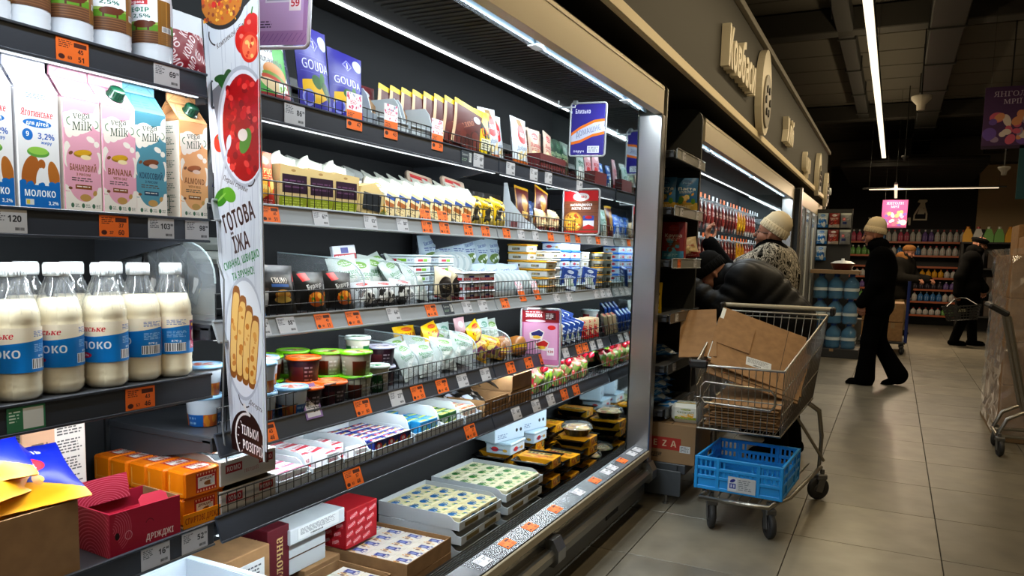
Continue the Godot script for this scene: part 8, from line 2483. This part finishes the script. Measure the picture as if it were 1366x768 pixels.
	for s in ["l", "r"]:
		var an: Vector3 = J["a" + s]
		var td: Vector3 = J["t" + s]
		cloth(o, "shoe", [[an + V(0, -0.035, 0) - td * 0.04, an + V(0, -0.045, 0) + td * 0.13, 0.045, 0.034], [an + V(0, -0.055, 0) - td * 0.055, an + V(0, -0.062, 0) + td * 0.16, 0.028, 0.022]], L.shoes, 0.01, 0.02)
	if L.hat is StandardMaterial3D:
		m = M.new().sm(1)
		m.t = Transform3D(hb * Basis(Vector3.RIGHT, L.get("hat_tilt", -0.22)), H.call(0, 0.035, -0.008))
		if L.get("cap", false):
			m.lathe(P2([W(0.09, -0.01), W(0.097, 0.012), W(0.112, 0.034), W(0.105, 0.055), W(0.06, 0.072), W(0, 0.075)]), 24, Rect2(), 1.15)
			m.sm(-1)
			m.prism(P2([W(-0.075, 0.05), W(0.075, 0.05), W(0.06, 0.125), W(0.0, 0.14), W(-0.06, 0.125)]), 0, 0.01)
			m = m
		else:
			var hh: float = L.get("hat_high", 0.135)
			m.lathe(P2([W(0.084, -0.008), W(0.094, -0.006), W(0.0965, 0.02), W(0.094, 0.05), W(0.088, 0.053), W(0.089, 0.058), W(0.078, hh * 0.7), W(0.052, hh * 0.92), W(0.025, hh), W(0, hh * 1.01)]), 28, Rect2(), 1.12)
			for j in 28:
				var a := TAU * j / 28
				m.cyl(V(sin(a) * 0.0955, -0.004, cos(a) * 0.107), V(sin(a) * 0.0935, 0.048, cos(a) * 0.1045), 0.0035, 4)
				m.cyl(V(sin(a) * 0.088, 0.058, cos(a) * 0.098), V(sin(a) * 0.052, hh * 0.92, cos(a) * 0.058), 0.0035, 4, 0.002)
		part(m, "knitted_hat" if not L.get("cap", false) else "flat_cap", L.hat, o)
	return o

func fabric(key: String, c: Color) -> StandardMaterial3D:
	var m := mat(key, c, 0.9)
	m.metallic_specular = 0.12
	return m

func people() -> void:
	var black := fabric("cloth_black", Color(0.016, 0.016, 0.017))
	var down := Basis()
	var cream := fabric("hat_cream", Color(0.8, 0.74, 0.62))
	var zebra := fabric("zebra", Color.WHITE)
	var nt := NoiseTexture2D.new()
	var nn := FastNoiseLite.new()
	nn.seed = 5
	nn.frequency = 0.022
	nn.fractal_octaves = 1
	nn.domain_warp_enabled = true
	nn.domain_warp_amplitude = 22.0
	nn.domain_warp_frequency = 0.02
	nt.noise = nn
	nt.width = 512
	nt.height = 512
	nt.seamless = true
	var g := Gradient.new()
	g.interpolation_mode = Gradient.GRADIENT_INTERPOLATE_CONSTANT
	g.offsets = PackedFloat32Array([0.0, 0.3, 0.41, 0.49, 0.6, 0.68, 0.8])
	var cs := PackedColorArray()
	for k in 7:
		cs.append([Color(0.03, 0.03, 0.03), Color(0.75, 0.72, 0.66)][k % 2])
	g.colors = cs
	nt.color_ramp = g
	zebra.albedo_texture = nt
	zebra.uv1_triplanar = true
	zebra.uv1_scale = V(1.3, 0.7, 1.3)
	person("woman in a zebra-patterned jacket and cream knitted hat, arm raised to the hanging packs", V(-0.76, 0, -5.72), -97, {"hl": V(0.09, 0.86, 0), "hr": V(-0.09, 0.86, 0), "kl": V(0.1, 0.46, 0.03), "kr": V(-0.1, 0.46, 0.02), "al": V(0.1, 0.09, -0.02), "ar": V(-0.1, 0.09, 0.0), "tl": V(0.1, 0, 1), "tr": V(-0.1, 0, 1), "sl": V(0.17, 1.27, 0.0), "sr": V(-0.17, 1.26, 0.0), "el": V(0.26, 1.15, 0.24), "wl": V(0.3, 1.36, 0.38), "er": V(-0.22, 1.0, 0.1), "wr": V(-0.16, 0.95, 0.33), "bl": Basis(V(-1, 0, 0), V(0, -1, 0), V(0, 0, 1)) * Basis(Vector3.RIGHT, -0.3), "br": Basis(Vector3.RIGHT, -1.3), "cl": 0.8, "cr": 0.7, "head": V(0, 1.43, 0.045), "head_turn": V(-14, 6, 0)}, {"coat": black, "trousers": black, "shoes": black, "hat": cream, "hat_tilt": -0.35, "hat_high": 0.15, "glasses": 1, "loose": 0.032, "hem": 0.25, "yoke": zebra, "hood": 0.07})
	var puff := mat("puffer_black", Color(0.028, 0.03, 0.036), 0.6)
	puff.metallic_specular = 0.28
	person("shopper in a black quilted jacket and dark knitted hat bending over into the meat cabinet", V(-0.55, 0, -5.12), -86, {"hl": V(0.1, 0.88, 0.02), "hr": V(-0.1, 0.88, 0.02), "kl": V(0.11, 0.48, 0.1), "kr": V(-0.11, 0.48, 0.04), "al": V(0.12, 0.09, 0.05), "ar": V(-0.12, 0.09, -0.02), "tl": V(0.15, 0, 1), "tr": V(-0.1, 0, 1), "sl": V(0.2, 1.13, 0.3), "sr": V(-0.18, 1.15, 0.3), "el": V(0.25, 0.93, 0.4), "wl": V(0.2, 1.06, 0.6), "er": V(-0.22, 0.98, 0.46), "wr": V(-0.15, 1.08, 0.66), "bl": Basis(Vector3.RIGHT, -1.5), "br": Basis(Vector3.RIGHT, -1.5), "cl": 0.5, "cr": 0.5, "head": V(0.02, 1.15, 0.5), "head_turn": V(44, 8, 0)}, {"coat": puff, "trousers": black, "shoes": black, "hat": fabric("hat_charcoal", Color(0.07, 0.07, 0.07)), "hat_tilt": -0.1, "loose": 0.042, "hem": 0.18, "quilt": 14.0, "hood": 0.06, "leg": 0.025})
	person("woman all in black with a cream knitted hat walking across the aisle", V(-0.14, 0, -8.75), -92, {"hl": V(0.085, 0.86, -0.02), "hr": V(-0.085, 0.86, -0.02), "kl": V(0.09, 0.46, 0.04), "kr": V(-0.08, 0.46, -0.03), "al": V(0.09, 0.075, 0.06), "ar": V(-0.08, 0.11, -0.24), "tl": V(0.05, 0, 1), "tr": V(0, -0.42, 0.9), "sl": V(0.165, 1.33, -0.02), "sr": V(-0.165, 1.33, -0.02), "el": V(0.22, 1.06, 0.0), "wl": V(0.21, 0.85, 0.13), "er": V(-0.22, 1.06, -0.06), "wr": V(-0.2, 0.84, 0.02), "bl": Basis(Vector3.UP, PI / 2) * Basis(Vector3.RIGHT, 0.2), "br": Basis(Vector3.UP, -PI / 2), "cl": 0.6, "cr": 0.6, "head": V(0, 1.535, 0.07), "head_turn": V(6, 6, 0)}, {"coat": black, "trousers": black, "shoes": black, "hat": cream, "hat_tilt": -0.3, "hat_high": 0.16, "loose": 0.036, "hem": 0.12, "hood": 0.065, "flare": 0.1, "leg": 0.024})
	var dk := fabric("cloth_charcoal", Color(0.035, 0.034, 0.033))
	person("man in a dark coat, flat cap and glasses carrying a shopping basket", V(1.06, 0, -13.9), 84, {"hl": V(0.1, 0.9, 0), "hr": V(-0.1, 0.9, 0), "kl": V(0.1, 0.48, 0.06), "kr": V(-0.1, 0.48, -0.02), "al": V(0.11, 0.09, 0.1), "ar": V(-0.1, 0.09, -0.14), "tl": V(0, 0, 1), "tr": V(0, 0, 1), "sl": V(0.19, 1.37, 0), "sr": V(-0.19, 1.37, 0), "el": V(0.25, 1.1, 0.05), "wl": V(0.22, 0.9, 0.2), "er": V(-0.26, 1.08, -0.12), "wr": V(-0.26, 0.83, -0.13), "bl": Basis(Vector3.UP, PI / 2), "br": Basis(Vector3.UP, -PI / 2), "cl": 0.6, "cr": 1.3, "head": V(0, 1.58, 0.09), "head_turn": V(12, 0, 0)}, {"coat": dk, "trousers": dk, "shoes": black, "hat": dk, "cap": true, "hat_tilt": 0.05, "glasses": 1, "loose": 0.055, "hem": 0.45, "hood": 0.08})
	var o := thing("shopping_basket", "dark plastic shopping basket with wire handles in the man's hand", "basket")
	o.position = V(0.98, 0.42, -13.62)
	o.rotation.z = 0.12
	var m := M.new()
	var bm := mat("basket_grey", Color(0.07, 0.075, 0.075), 0.5)
	for s in 2:
		for k in 6:
			m.box(V(0, 0.02 + 0.04 * k, (s - 0.5) * (0.24 + 0.014 * k)), V(0.4 + 0.022 * k, 0.018, 0.006))
			m.box(V((s - 0.5) * (0.4 + 0.022 * k), 0.02 + 0.04 * k, 0), V(0.006, 0.018, 0.24 + 0.014 * k))
	for k in 12:
		for s in [-1, 1]:
			m.cyl(V(-0.2 + 0.036 * k, 0, s * 0.12), V(-0.25 + 0.046 * k, 0.23, s * 0.155), 0.004, 4)
	m.box(V(0, 0.004, 0), V(0.4, 0.008, 0.24))
	part(m, "basket_body", bm, o)
	m = M.new().sm(1)
	for s in [-1, 1]:
		m.tube(P3([V(-0.2, 0.23, s * 0.13), V(-0.08, 0.33, s * 0.03), V(0.0, 0.345, s * 0.01), V(0.08, 0.33, s * 0.03), V(0.2, 0.23, s * 0.13)]), 0.006, 6)
	part(m, "wire_handle", steel(), o)
	a_tag(o, 0.0)
	person("far shopper in a dark jacket with a tan fur-edged hood, pushing a wire trolley", V(0.12, 0, -15.3), 60, {"hl": V(0.09, 0.86, 0), "hr": V(-0.09, 0.86, 0), "kl": V(0.09, 0.46, 0.02), "kr": V(-0.09, 0.46, 0.05), "al": V(0.09, 0.09, -0.03), "ar": V(-0.09, 0.09, 0.05), "tl": V(0, 0, 1), "tr": V(0, 0, 1), "sl": V(0.17, 1.27, 0.02), "sr": V(-0.17, 1.27, 0.02), "el": V(0.24, 1.02, 0.12), "wl": V(0.18, 1.0, 0.38), "er": V(-0.24, 1.02, 0.12), "wr": V(-0.18, 1.0, 0.38), "bl": Basis(Vector3.RIGHT, -1.4), "br": Basis(Vector3.RIGHT, -1.4), "cl": 1.2, "cr": 1.2, "head": V(0, 1.46, 0.1), "head_turn": V(20, 0, 0)}, {"coat": fabric("cloth_olive", Color(0.09, 0.085, 0.075)), "trousers": fabric("cloth_tan", Color(0.42, 0.35, 0.25)), "shoes": black, "hat": fabric("fur_tan", Color(0.42, 0.28, 0.15)), "hat_tilt": -0.3, "hat_high": 0.1, "loose": 0.05, "hem": 0.3, "hood": 0.085, "hood_mat": fabric("fur_tan", Color(0.42, 0.28, 0.15))})

func a_tag(o: Node3D, _x: float) -> void:
	var a := Art.new(80, 44, Color(0.07, 0.075, 0.075))
	a.text("АТБ", 40, 22, 26, Color(0.5, 0.5, 0.42), 1, "bold", 64)
	art("basket_print", a)
	var m := M.new()
	m.quad(V(-0.06, 0.12, 0.153), V(0.06, 0.12, 0.153), V(0.06, 0.19, 0.158), V(-0.06, 0.19, 0.158), uv("basket_print"))
	part(m, "printed_panel", print_mat("basket_print"), o)

func carton_box(label: String, at: Vector3, s: Vector3, m: Material, called := "cardboard_box", group := "") -> Node3D:
	var o := thing(called, label, "box", group)
	o.position = at
	var b := M.new()
	b.box(V(0, s.y / 2, 0), s, 0.004)
	part(b, "carton", m, o)
	b = M.new()
	b.box(V(0, s.y + 0.0005, 0), V(s.x, 0.001, 0.05))
	b.box(V(0, s.y * 0.85, s.z / 2 + 0.0005), V(0.05, s.y * 0.3, 0.001))
	part(b, "tape", mat("tape_tan", Color(0.55, 0.45, 0.32), 0.3), o)
	return o

func hung_poster(label: String, at: Vector3, w: float, h: float, key: String, up: float) -> void:
	var o := thing("hanging_poster", label, "poster")
	o.position = at
	var b := M.new()
	b.box(Vector3.ZERO, V(w, h, 0.006), 0, {"f": uv(key), "b": uv(key), "all": Rect2(uv(key).position, Vector2.ZERO)})
	part(b, "print", print_mat(key), o)
	b = M.new()
	for s in [-0.4, 0.4]:
		b.cyl(V(w * s, h / 2, 0), V(w * s, h / 2 + up, 0), 0.0015, 4)
	part(b, "hanging_wire", mat("dark_wire"), o)

func far_store() -> void:
	var dark := mat("far_shelf", Color(0.1, 0.1, 0.1), 0.6)
	var o := thing("store_shelf", "long dark shelf unit of cleaning products against the black back wall", "shelf")
	var b := M.new()
	b.box(V(0.1, 1.0, -18.36), V(3.0, 2.0, 0.04))
	part(b, "back_panel", dark, o)
	var ys := [0.22, 0.5, 0.75, 0.99, 1.215, 1.44, 1.72]
	for y in ys:
		b = M.new()
		b.box(V(0.1, y - 0.015, -18.15), V(3.0, 0.025, 0.4))
		part(b, "board", dark, o)
		b = M.new()
		b.box(V(0.1, y - 0.012, -17.945), V(3.0, 0.04, 0.006))
		for k in 18:
			b.box(V(-1.35 + 0.17 * k, y - 0.012, -17.941), V(0.07, 0.034, 0.003))
		part(b, "price_strip", mat("far_strip", Color(0.62, 0.3, 0.14), 0.5), o)
	var kinds := [["white", Color(0.72, 0.72, 0.7), Color(0.65, 0.2, 0.2)], ["pink", Color(0.72, 0.3, 0.4), Color(0.8, 0.8, 0.8)], ["violet", Color(0.4, 0.3, 0.55), Color(0.7, 0.7, 0.75)], ["green", Color(0.4, 0.62, 0.3), Color(0.75, 0.78, 0.7)], ["yellow", Color(0.8, 0.58, 0.1), Color(0.8, 0.5, 0.05)], ["blue", Color(0.2, 0.42, 0.65), Color(0.75, 0.78, 0.8)], ["dark", Color(0.16, 0.14, 0.18), Color(0.5, 0.45, 0.5)]]
	var rows := [[0, 1, 6, 0, 3], [5, 3, 5, 0, 5, 0], [6, 2, 0, 6, 2], [0, 0, 6, 4, 4, 0], [3, 3, 0, 5, 0, 0], [6, 5, 1, 2, 5, 0, 1, 0, 2, 0, 0, 0]]
	for r in 6:
		var n := 24
		var lv: float = ys[[0, 1, 2, 3, 4, 6][r]] if r != 4 else ys[5]
		for k in n:
			var row: Array = rows[r]
			var kd: Array = kinds[row[int(float(k) / n * row.size())]]
			var hh: float = [0.15, 0.2, 0.16, 0.17, 0.2, 0.25][r]
			it("far_%s%.2f" % [kd[0], hh], "cleaner_bottle", func(q):
				var m := M.new().sm(1)
				m.lathe(P2([W(0, 0), W(0.05, 0), W(0.053, hh * 0.3), W(0.05, hh * 0.6), W(0.02, hh * 0.8), W(0.014, hh * 0.85)]), 10, Rect2(), 0.7)
				part(m, "bottle", mat("far_" + kd[0], kd[1], 0.4), q)
				m = M.new()
				m.box(V(0, hh * 0.93, 0.006), V(0.03, hh * 0.15, 0.04), 0.005)
				part(m, "cap", mat("far_cap_" + kd[0], kd[2], 0.4), q)
				m = M.new()
				m.box(V(0, hh * 0.33, 0.0305), V(0.05, hh * 0.32, 0.003))
				part(m, "label", mat("far_cap_" + kd[0], kd[2], 0.4), q), Vector3.ZERO, V(-90, 0, 0), "%s cleaner bottle, %s shelf from the floor, %s from the" % [kd[0], nth([0, 1, 2, 3, 5, 6][r]), nth(k) if k < 12 else nth(23 - k)] + (" left" if k < 12 else " right"), "bottle", "cleaning products on the back shelves").position = V(-1.28 + 2.7 * k / n, lv, -18.06)
	for k in 6:
		var c: Array = kinds[[4, 0, 3, 3, 4, 0][k]]
		it("canister" + c[0], "cleaner_canister", func(q):
			var m := M.new()
			m.prism(P2([W(-0.08, 0), W(0.08, 0), W(0.08, 0.13), W(0.035, 0.25), W(-0.035, 0.25), W(-0.08, 0.13)]), -0.06, 0.06)
			part(m, "canister", mat("far_" + c[0]), q)
			m = M.new()
			m.cyl(V(0, 0.25, 0), V(0, 0.29, 0), 0.03, 12)
			part(m, "cap", mat("far_cap_" + c[0]), q), Vector3.ZERO, V(-90, 0, 0), "%s canister standing on the dark rack near the beige wall, %s from the left" % [c[0], nth(k)], "canister", "canisters on the dark rack").position = V(1.2 + 0.17 * k, 1.701, -16.97)
	o = thing("store_shelf", "dark rack with boxed goods against the beige wall, behind the man with the basket", "shelf")
	b = M.new()
	b.box(V(1.75, 0.84, -17.2), V(1.3, 1.68, 0.04))
	for s in [1.12, 2.38]:
		b.box(V(s, 0.84, -17.0), V(0.04, 1.68, 0.4))
	part(b, "frame", dark, o)
	for y in [0.3, 0.75, 1.2, 1.685]:
		b = M.new()
		b.box(V(1.75, y, -16.98), V(1.3, 0.03, 0.42))
		part(b, "board", dark, o)
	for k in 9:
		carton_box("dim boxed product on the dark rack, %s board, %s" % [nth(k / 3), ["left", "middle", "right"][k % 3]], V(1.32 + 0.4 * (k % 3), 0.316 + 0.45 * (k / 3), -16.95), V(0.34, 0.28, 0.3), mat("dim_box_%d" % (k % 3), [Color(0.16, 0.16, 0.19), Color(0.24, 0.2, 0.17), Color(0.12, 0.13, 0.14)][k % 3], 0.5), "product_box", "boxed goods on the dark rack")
	var em := mat("letter_white")
	o = thing("wall_emblem", "raised pale spray bottle emblem on the black wall", "emblem")
	o.position = V(0.41, 2.18, -18.4)
	b = M.new()
	var W := 0.03
	for q in [[[-0.13, 0], [0.13, 0], [0.13, W], [-0.13, W]], [[-0.13, W], [-0.13 + W, W], [-0.1, 0.1], [-0.02, 0.26], [-0.05, 0.28], [-0.125, 0.12]], [[0.1, W], [0.13, W], [0.13, 0.14], [0.09, 0.27], [0.055, 0.26], [0.1, 0.13]], [[-0.05, 0.27], [0.09, 0.26], [0.07, 0.36], [0.12, 0.4], [0.1, 0.43], [-0.04, 0.43], [-0.07, 0.38], [-0.01, 0.36]], [[-0.06, 0.13], [0.07, 0.13], [0.09, 0.2], [0.03, 0.27], [-0.02, 0.27]]]:
		var pp := PackedVector2Array()
		for v in q:
			pp.append(W(v[0], v[1]))
		b.prism(pp, 0, 0.04)
	part(b, "outline", em, o)
	o = thing("wall_lettering", "raised pale lettering on the black wall, mostly behind the pink poster", "lettering")
	o.position = V(-0.5, 2.12, -18.4)
	for q in [["у", 0.0], ["х", 0.2], ["н", 0.36], ["я", 0.52], ["и", 0.66]]:
		var tm := TextMesh.new()
		var f := SystemFont.new()
		f.font_names = PackedStringArray(["Droid Sans"])
		f.font_weight = 700
		tm.font = f
		tm.text = q[0]
		tm.font_size = 64
		tm.pixel_size = 0.0045
		tm.depth = 0.04
		tm.curve_step = 6.0
		part(tm, "letter", em, o, Transform3D(Basis(), V(q[1], 0.06, 0.02)))
	for q in [["poster_pink", Color(0.55, 0.2, 0.42)], ["poster_violet", Color(0.24, 0.13, 0.3)]]:
		var a := Art.new(220, 290, q[1])
		a.text("ЯНГОЛИ", 110, 34, 24, q[1].lightened(0.6), 1, "serif", 150).text("МРІЇ", 110, 70, 22, q[1].lightened(0.6), 1, "serif", 70).blobs(20, 120, 180, 130, 30, 10, 30, [q[1].lightened(0.35), Color(0.75, 0.5, 0.35), Color(0.7, 0.3, 0.4), Color(0.75, 0.7, 0.68), Color(0.35, 0.25, 0.55)], 5).rect(0, 274, 220, 16, q[1].darkened(0.4))
		art(q[0], a)
	hung_poster("pink hanging poster before the black wall, lit by the short lamp", V(-0.06, 2.06, -14.0), 0.37, 0.45, "poster_pink", 1.61)
	hung_poster("violet hanging poster at the upper right, cut by the picture's edge", V(0.82, 2.54, -8.0), 0.42, 0.53, "poster_violet", 1.085)
	art("poster_teal", Art.new(16, 16, Color(0.05, 0.24, 0.28)))
	hung_poster("plain teal sign edge at the far right under the violet poster", V(1.12, 2.07, -8.0), 0.44, 0.46, "poster_teal", 1.59)
	for q in [["ceiling_antenna", "white mushroom-shaped device hanging under the ceiling beside the line lamp", V(0.13, 2.9, -9.0), 0.095, Color(0.75, 0.72, 0.66)], ["dome_camera", "pale dome camera on a rod at the upper right", V(1.0, 2.3, -10.0), 0.06, Color(0.55, 0.53, 0.5)], ["spotlight", "small black spotlight on a rod left of the line lamp's end", V(0.03, 2.83, -13.0), 0.05, Color(0.05, 0.05, 0.05)]]:
		o = thing(q[0], q[1], q[0].replace("_", " "))
		o.position = q[2]
		var r: float = q[3]
		b = M.new().sm(1)
		b.lathe(P2([W(0, -r * 0.9), W(r * 0.4, -r * 0.85), W(r * 0.45, -r * 0.3), W(r, r * 0.3), W(r, r * 0.6), W(0, r * 0.8)]), 18)
		part(b, "body", mat(q[0], q[4], 0.5), o)
		b = M.new()
		b.cyl(V(0, r * 0.7, 0), V(0, 3.885 - q[2].y, 0), 0.008, 6)
		part(b, "rod", mat("dark_wire"), o)
	o = thing("loose_cable", "thin loose cable dangling from the ceiling", "cable")
	b = M.new().sm(1)
	b.tube(P3([V(-0.52, 3.88, -6.0), V(-0.55, 3.4, -6.02), V(-0.53, 3.1, -6.0), V(-0.515, 2.96, -6.0)]), 0.004, 5)
	part(b, "cable", mat("dark_wire"), o)
	var blue := glass("water_blue", Color(0.3, 0.5, 0.65), 0.55, 0.1)
	carton_box("dark pallet base under the water bottles", V(-0.68, 0, -11.3), V(0.66, 0.12, 0.8), dark, "pallet")
	for k in 18:
		it("water", "water_bottle", func(q):
			var m := M.new().sm(1)
			m.lathe(P2([W(0, 0), W(0.085, 0), W(0.092, 0.03), W(0.088, 0.1), W(0.092, 0.15), W(0.085, 0.22), W(0.03, 0.285), W(0.028, 0.3)]), 16)
			part(m, "bottle", blue, q)
			m = M.new()
			m.cyl(V(0, 0.295, 0), V(0, 0.325, 0), 0.03, 12)
			part(m, "cap", mat("lid_035cbf", Color(0.06, 0.25, 0.55), 0.4), q)
			m = M.new().sm(1)
			m.lathe(P2([W(0.0925, 0.105), W(0.0925, 0.145)]), 16)
			part(m, "label", mat("tub_white"), q), Vector3.ZERO, V(-90, 0, 0), "large blue water bottle in the stack under the board, %s layer, %s row, %s" % [nth(k / 6), ["front", "rear"][(k % 6) / 3], ["left", "middle", "right"][k % 3]], "bottle", "stacked water bottles").position = V(-0.87 + 0.19 * (k % 3), 0.122 + 0.327 * (k / 6), -11.05 - 0.2 * ((k % 6) / 3))
	carton_box("pale wooden board lying on the stacked water bottles", V(-0.7, 1.106, -11.15), V(0.6, 0.05, 0.5), mat("board_wood", Color(0.5, 0.4, 0.28), 0.6), "board")
	o = thing("cooking_pan", "round dark red pan with a lid on the board over the water bottles", "pan")
	o.position = V(-0.62, 1.158, -11.1)
	b = M.new().sm(1)
	b.lathe(P2([W(0, 0), W(0.11, 0), W(0.15, 0.08), W(0.155, 0.085)]), 20)
	part(b, "pan", mat("pan_red", Color(0.3, 0.03, 0.03), 0.3), o)
	b = M.new().sm(1)
	b.lathe(P2([W(0.152, 0.086), W(0.1, 0.115), W(0.02, 0.125), W(0.02, 0.15), W(0, 0.152)]), 20)
	part(b, "lid", mat("far_cap_blue"), o)
	for k in 7:
		it("toy%d" % (k % 3), "hanging_toy_pack", func(q): bag(q, ["bluebag", "sausage_hang2", "clear_pack"][k % 3], 0.14, 0.2, 0.06, 0.3, "pack"), Vector3.ZERO, V(-90, 0, 0), "hanging pack on the goods stand beside the fridge, %s from the top" % nth(k), "pack", "packs on the goods stand").position = V(-0.95 + 0.15 * (k % 3), 1.74 - 0.23 * (k / 3), -11.7)
	o = thing("goods_stand", "thin dark stand of hanging packs between the fridge and the walking woman", "stand")
	b = M.new()
	b.box(V(-0.8, 1.0, -11.78), V(0.46, 2.0, 0.03))
	part(b, "panel", dark, o)
	carton_box("small black crate on the floor beside the fridge", V(-0.72, 0, -12.4), V(0.24, 0.24, 0.3), mat("basket_grey", Color(0.07, 0.075, 0.075), 0.5), "black_crate")
	carton_box("dark grey bin behind the walking woman's legs", V(-0.52, 0, -13.0), V(0.26, 0.4, 0.3), mat("skirt_grey"), "storage_bin")
	o = thing("platform_trolley", "flat stock trolley with a blue post behind the walking woman", "trolley")
	o.position = V(-0.1, 0, -12.3)
	b = M.new()
	b.box(V(0, 0.16, 0), V(0.6, 0.03, 0.9), 0.005)
	part(b, "platform", dark, o)
	b = M.new()
	b.cyl(V(0.3, 0.16, 0.4), V(0.3, 1.02, 0.4), 0.022, 10)
	part(b, "post", mat("post_blue", Color(0.06, 0.14, 0.4), 0.4), o)
	for x in [-0.25, 0.25]:
		for z in [-0.38, 0.38]:
			caster(o, V(x, 0, z), 0.5, 0.055)
	for k in 4:
		carton_box("brown box on the blue-post trolley, %s, %s" % [["lower", "upper"][k / 2], ["left", "right"][k % 2]], V(-0.24 + 0.27 * (k % 2), 0.176 + 0.27 * (k / 2), -12.25), V(0.26, 0.26, 0.6), kraft(), "cardboard_box", "boxes on the blue-post trolley")
	carton_box("flat wooden pallet base under the film-wrapped boxes at the right edge", V(1.15, 0, -6.95), V(0.84, 0.1, 1.1), mat("board_wood"), "pallet")
	for k in 16:
		carton_box("brown box inside the film-wrapped stack, %s layer, %s, %s" % [nth(k / 4), ["front", "rear"][(k % 4) / 2], ["left", "right"][k % 2]], V(0.945 + 0.405 * (k % 2), 0.1005 + 0.31 * (k / 4), -6.68 - 0.53 * ((k % 4) / 2)), V(0.4, 0.3085, 0.52), kraft(), "cardboard_box", "film-wrapped boxes")
	for k in 2:
		carton_box("brown box on top of the wrapped stack, %s one" % ["nearer, lower", "rear, upper"][k], V(1.0, 1.342 + 0.001, -6.75 - 0.45 * k), V(0.34, 0.13 + 0.1 * k, 0.4), kraft(), "cardboard_box", "boxes on the wrapped stack")
	var fm := glass("stretch_film", Color(0.9, 0.92, 0.95), 0.16, 0.12)
	o = thing("stretch_film", "crumpled clear film wrapped round the stack of boxes at the right edge", "film")
	var nz := FastNoiseLite.new()
	nz.frequency = 0.09
	b = M.new()
	for face in 2:
		var g: Array = []
		for j in 27:
			var row: Array = []
			for i in 15:
				var u := i / 14.0
				var y := 0.04 + 1.34 * j / 26.0
				var d := 0.014 + 0.022 * nz.get_noise_2d(i * 9.0 + face * 300, j * 12.0) + (0.05 * rng.randf() if j == 26 else 0.0)
				row.append(V(0.74 - d, y, -6.4 - 1.08 * u) if face == 0 else V(0.735 + 0.83 * u, y, -6.41 + d + 0.01))
			g.append(row)
		for j in 26:
			for i in 14:
				if face == 0:
					b.quad(g[j][i + 1], g[j][i], g[j + 1][i], g[j + 1][i + 1])
				else:
					b.quad(g[j][i], g[j][i + 1], g[j + 1][i + 1], g[j + 1][i])
	part(b, "film_sheet", fm, o)
	o = thing("stock_trolley", "steel tube stock trolley with a black handle, cut by the right edge", "trolley")
	b = M.new().sm(1)
	for z in [-5.98, -6.26]:
		b.tube(P3([V(0.64, 0.96, z), V(0.7, 0.92, z), V(0.84, 0.3, z), V(0.88, 0.24, z)]), 0.015, 8)
		b.tube(P3([V(0.69, 0.12, z), V(0.74, 0.24, z), V(0.95, 0.36, z), V(1.4, 0.36, z)]), 0.013, 8)
		b.tube(P3([V(0.69, 0.12, z), V(1.4, 0.14, z)]), 0.012, 8)
	b.cyl(V(0.69, 0.125, -5.98), V(0.69, 0.125, -6.26), 0.012, 8)
	b.cyl(V(0.95, 0.36, -5.98), V(0.95, 0.36, -6.26), 0.012, 8)
	part(b, "frame", mat("cart_wire"), o)
	b = M.new()
	b.box(V(0.64, 0.965, -6.12), V(0.13, 0.04, 0.34), 0.012, {}, Basis(Vector3.BACK, -0.5))
	part(b, "handle", mat("cap_black"), o)
	caster(o, V(0.7, 0, -5.93), 0.2, 0.055)
	caster(o, V(0.72, 0, -6.27), -0.4, 0.055)
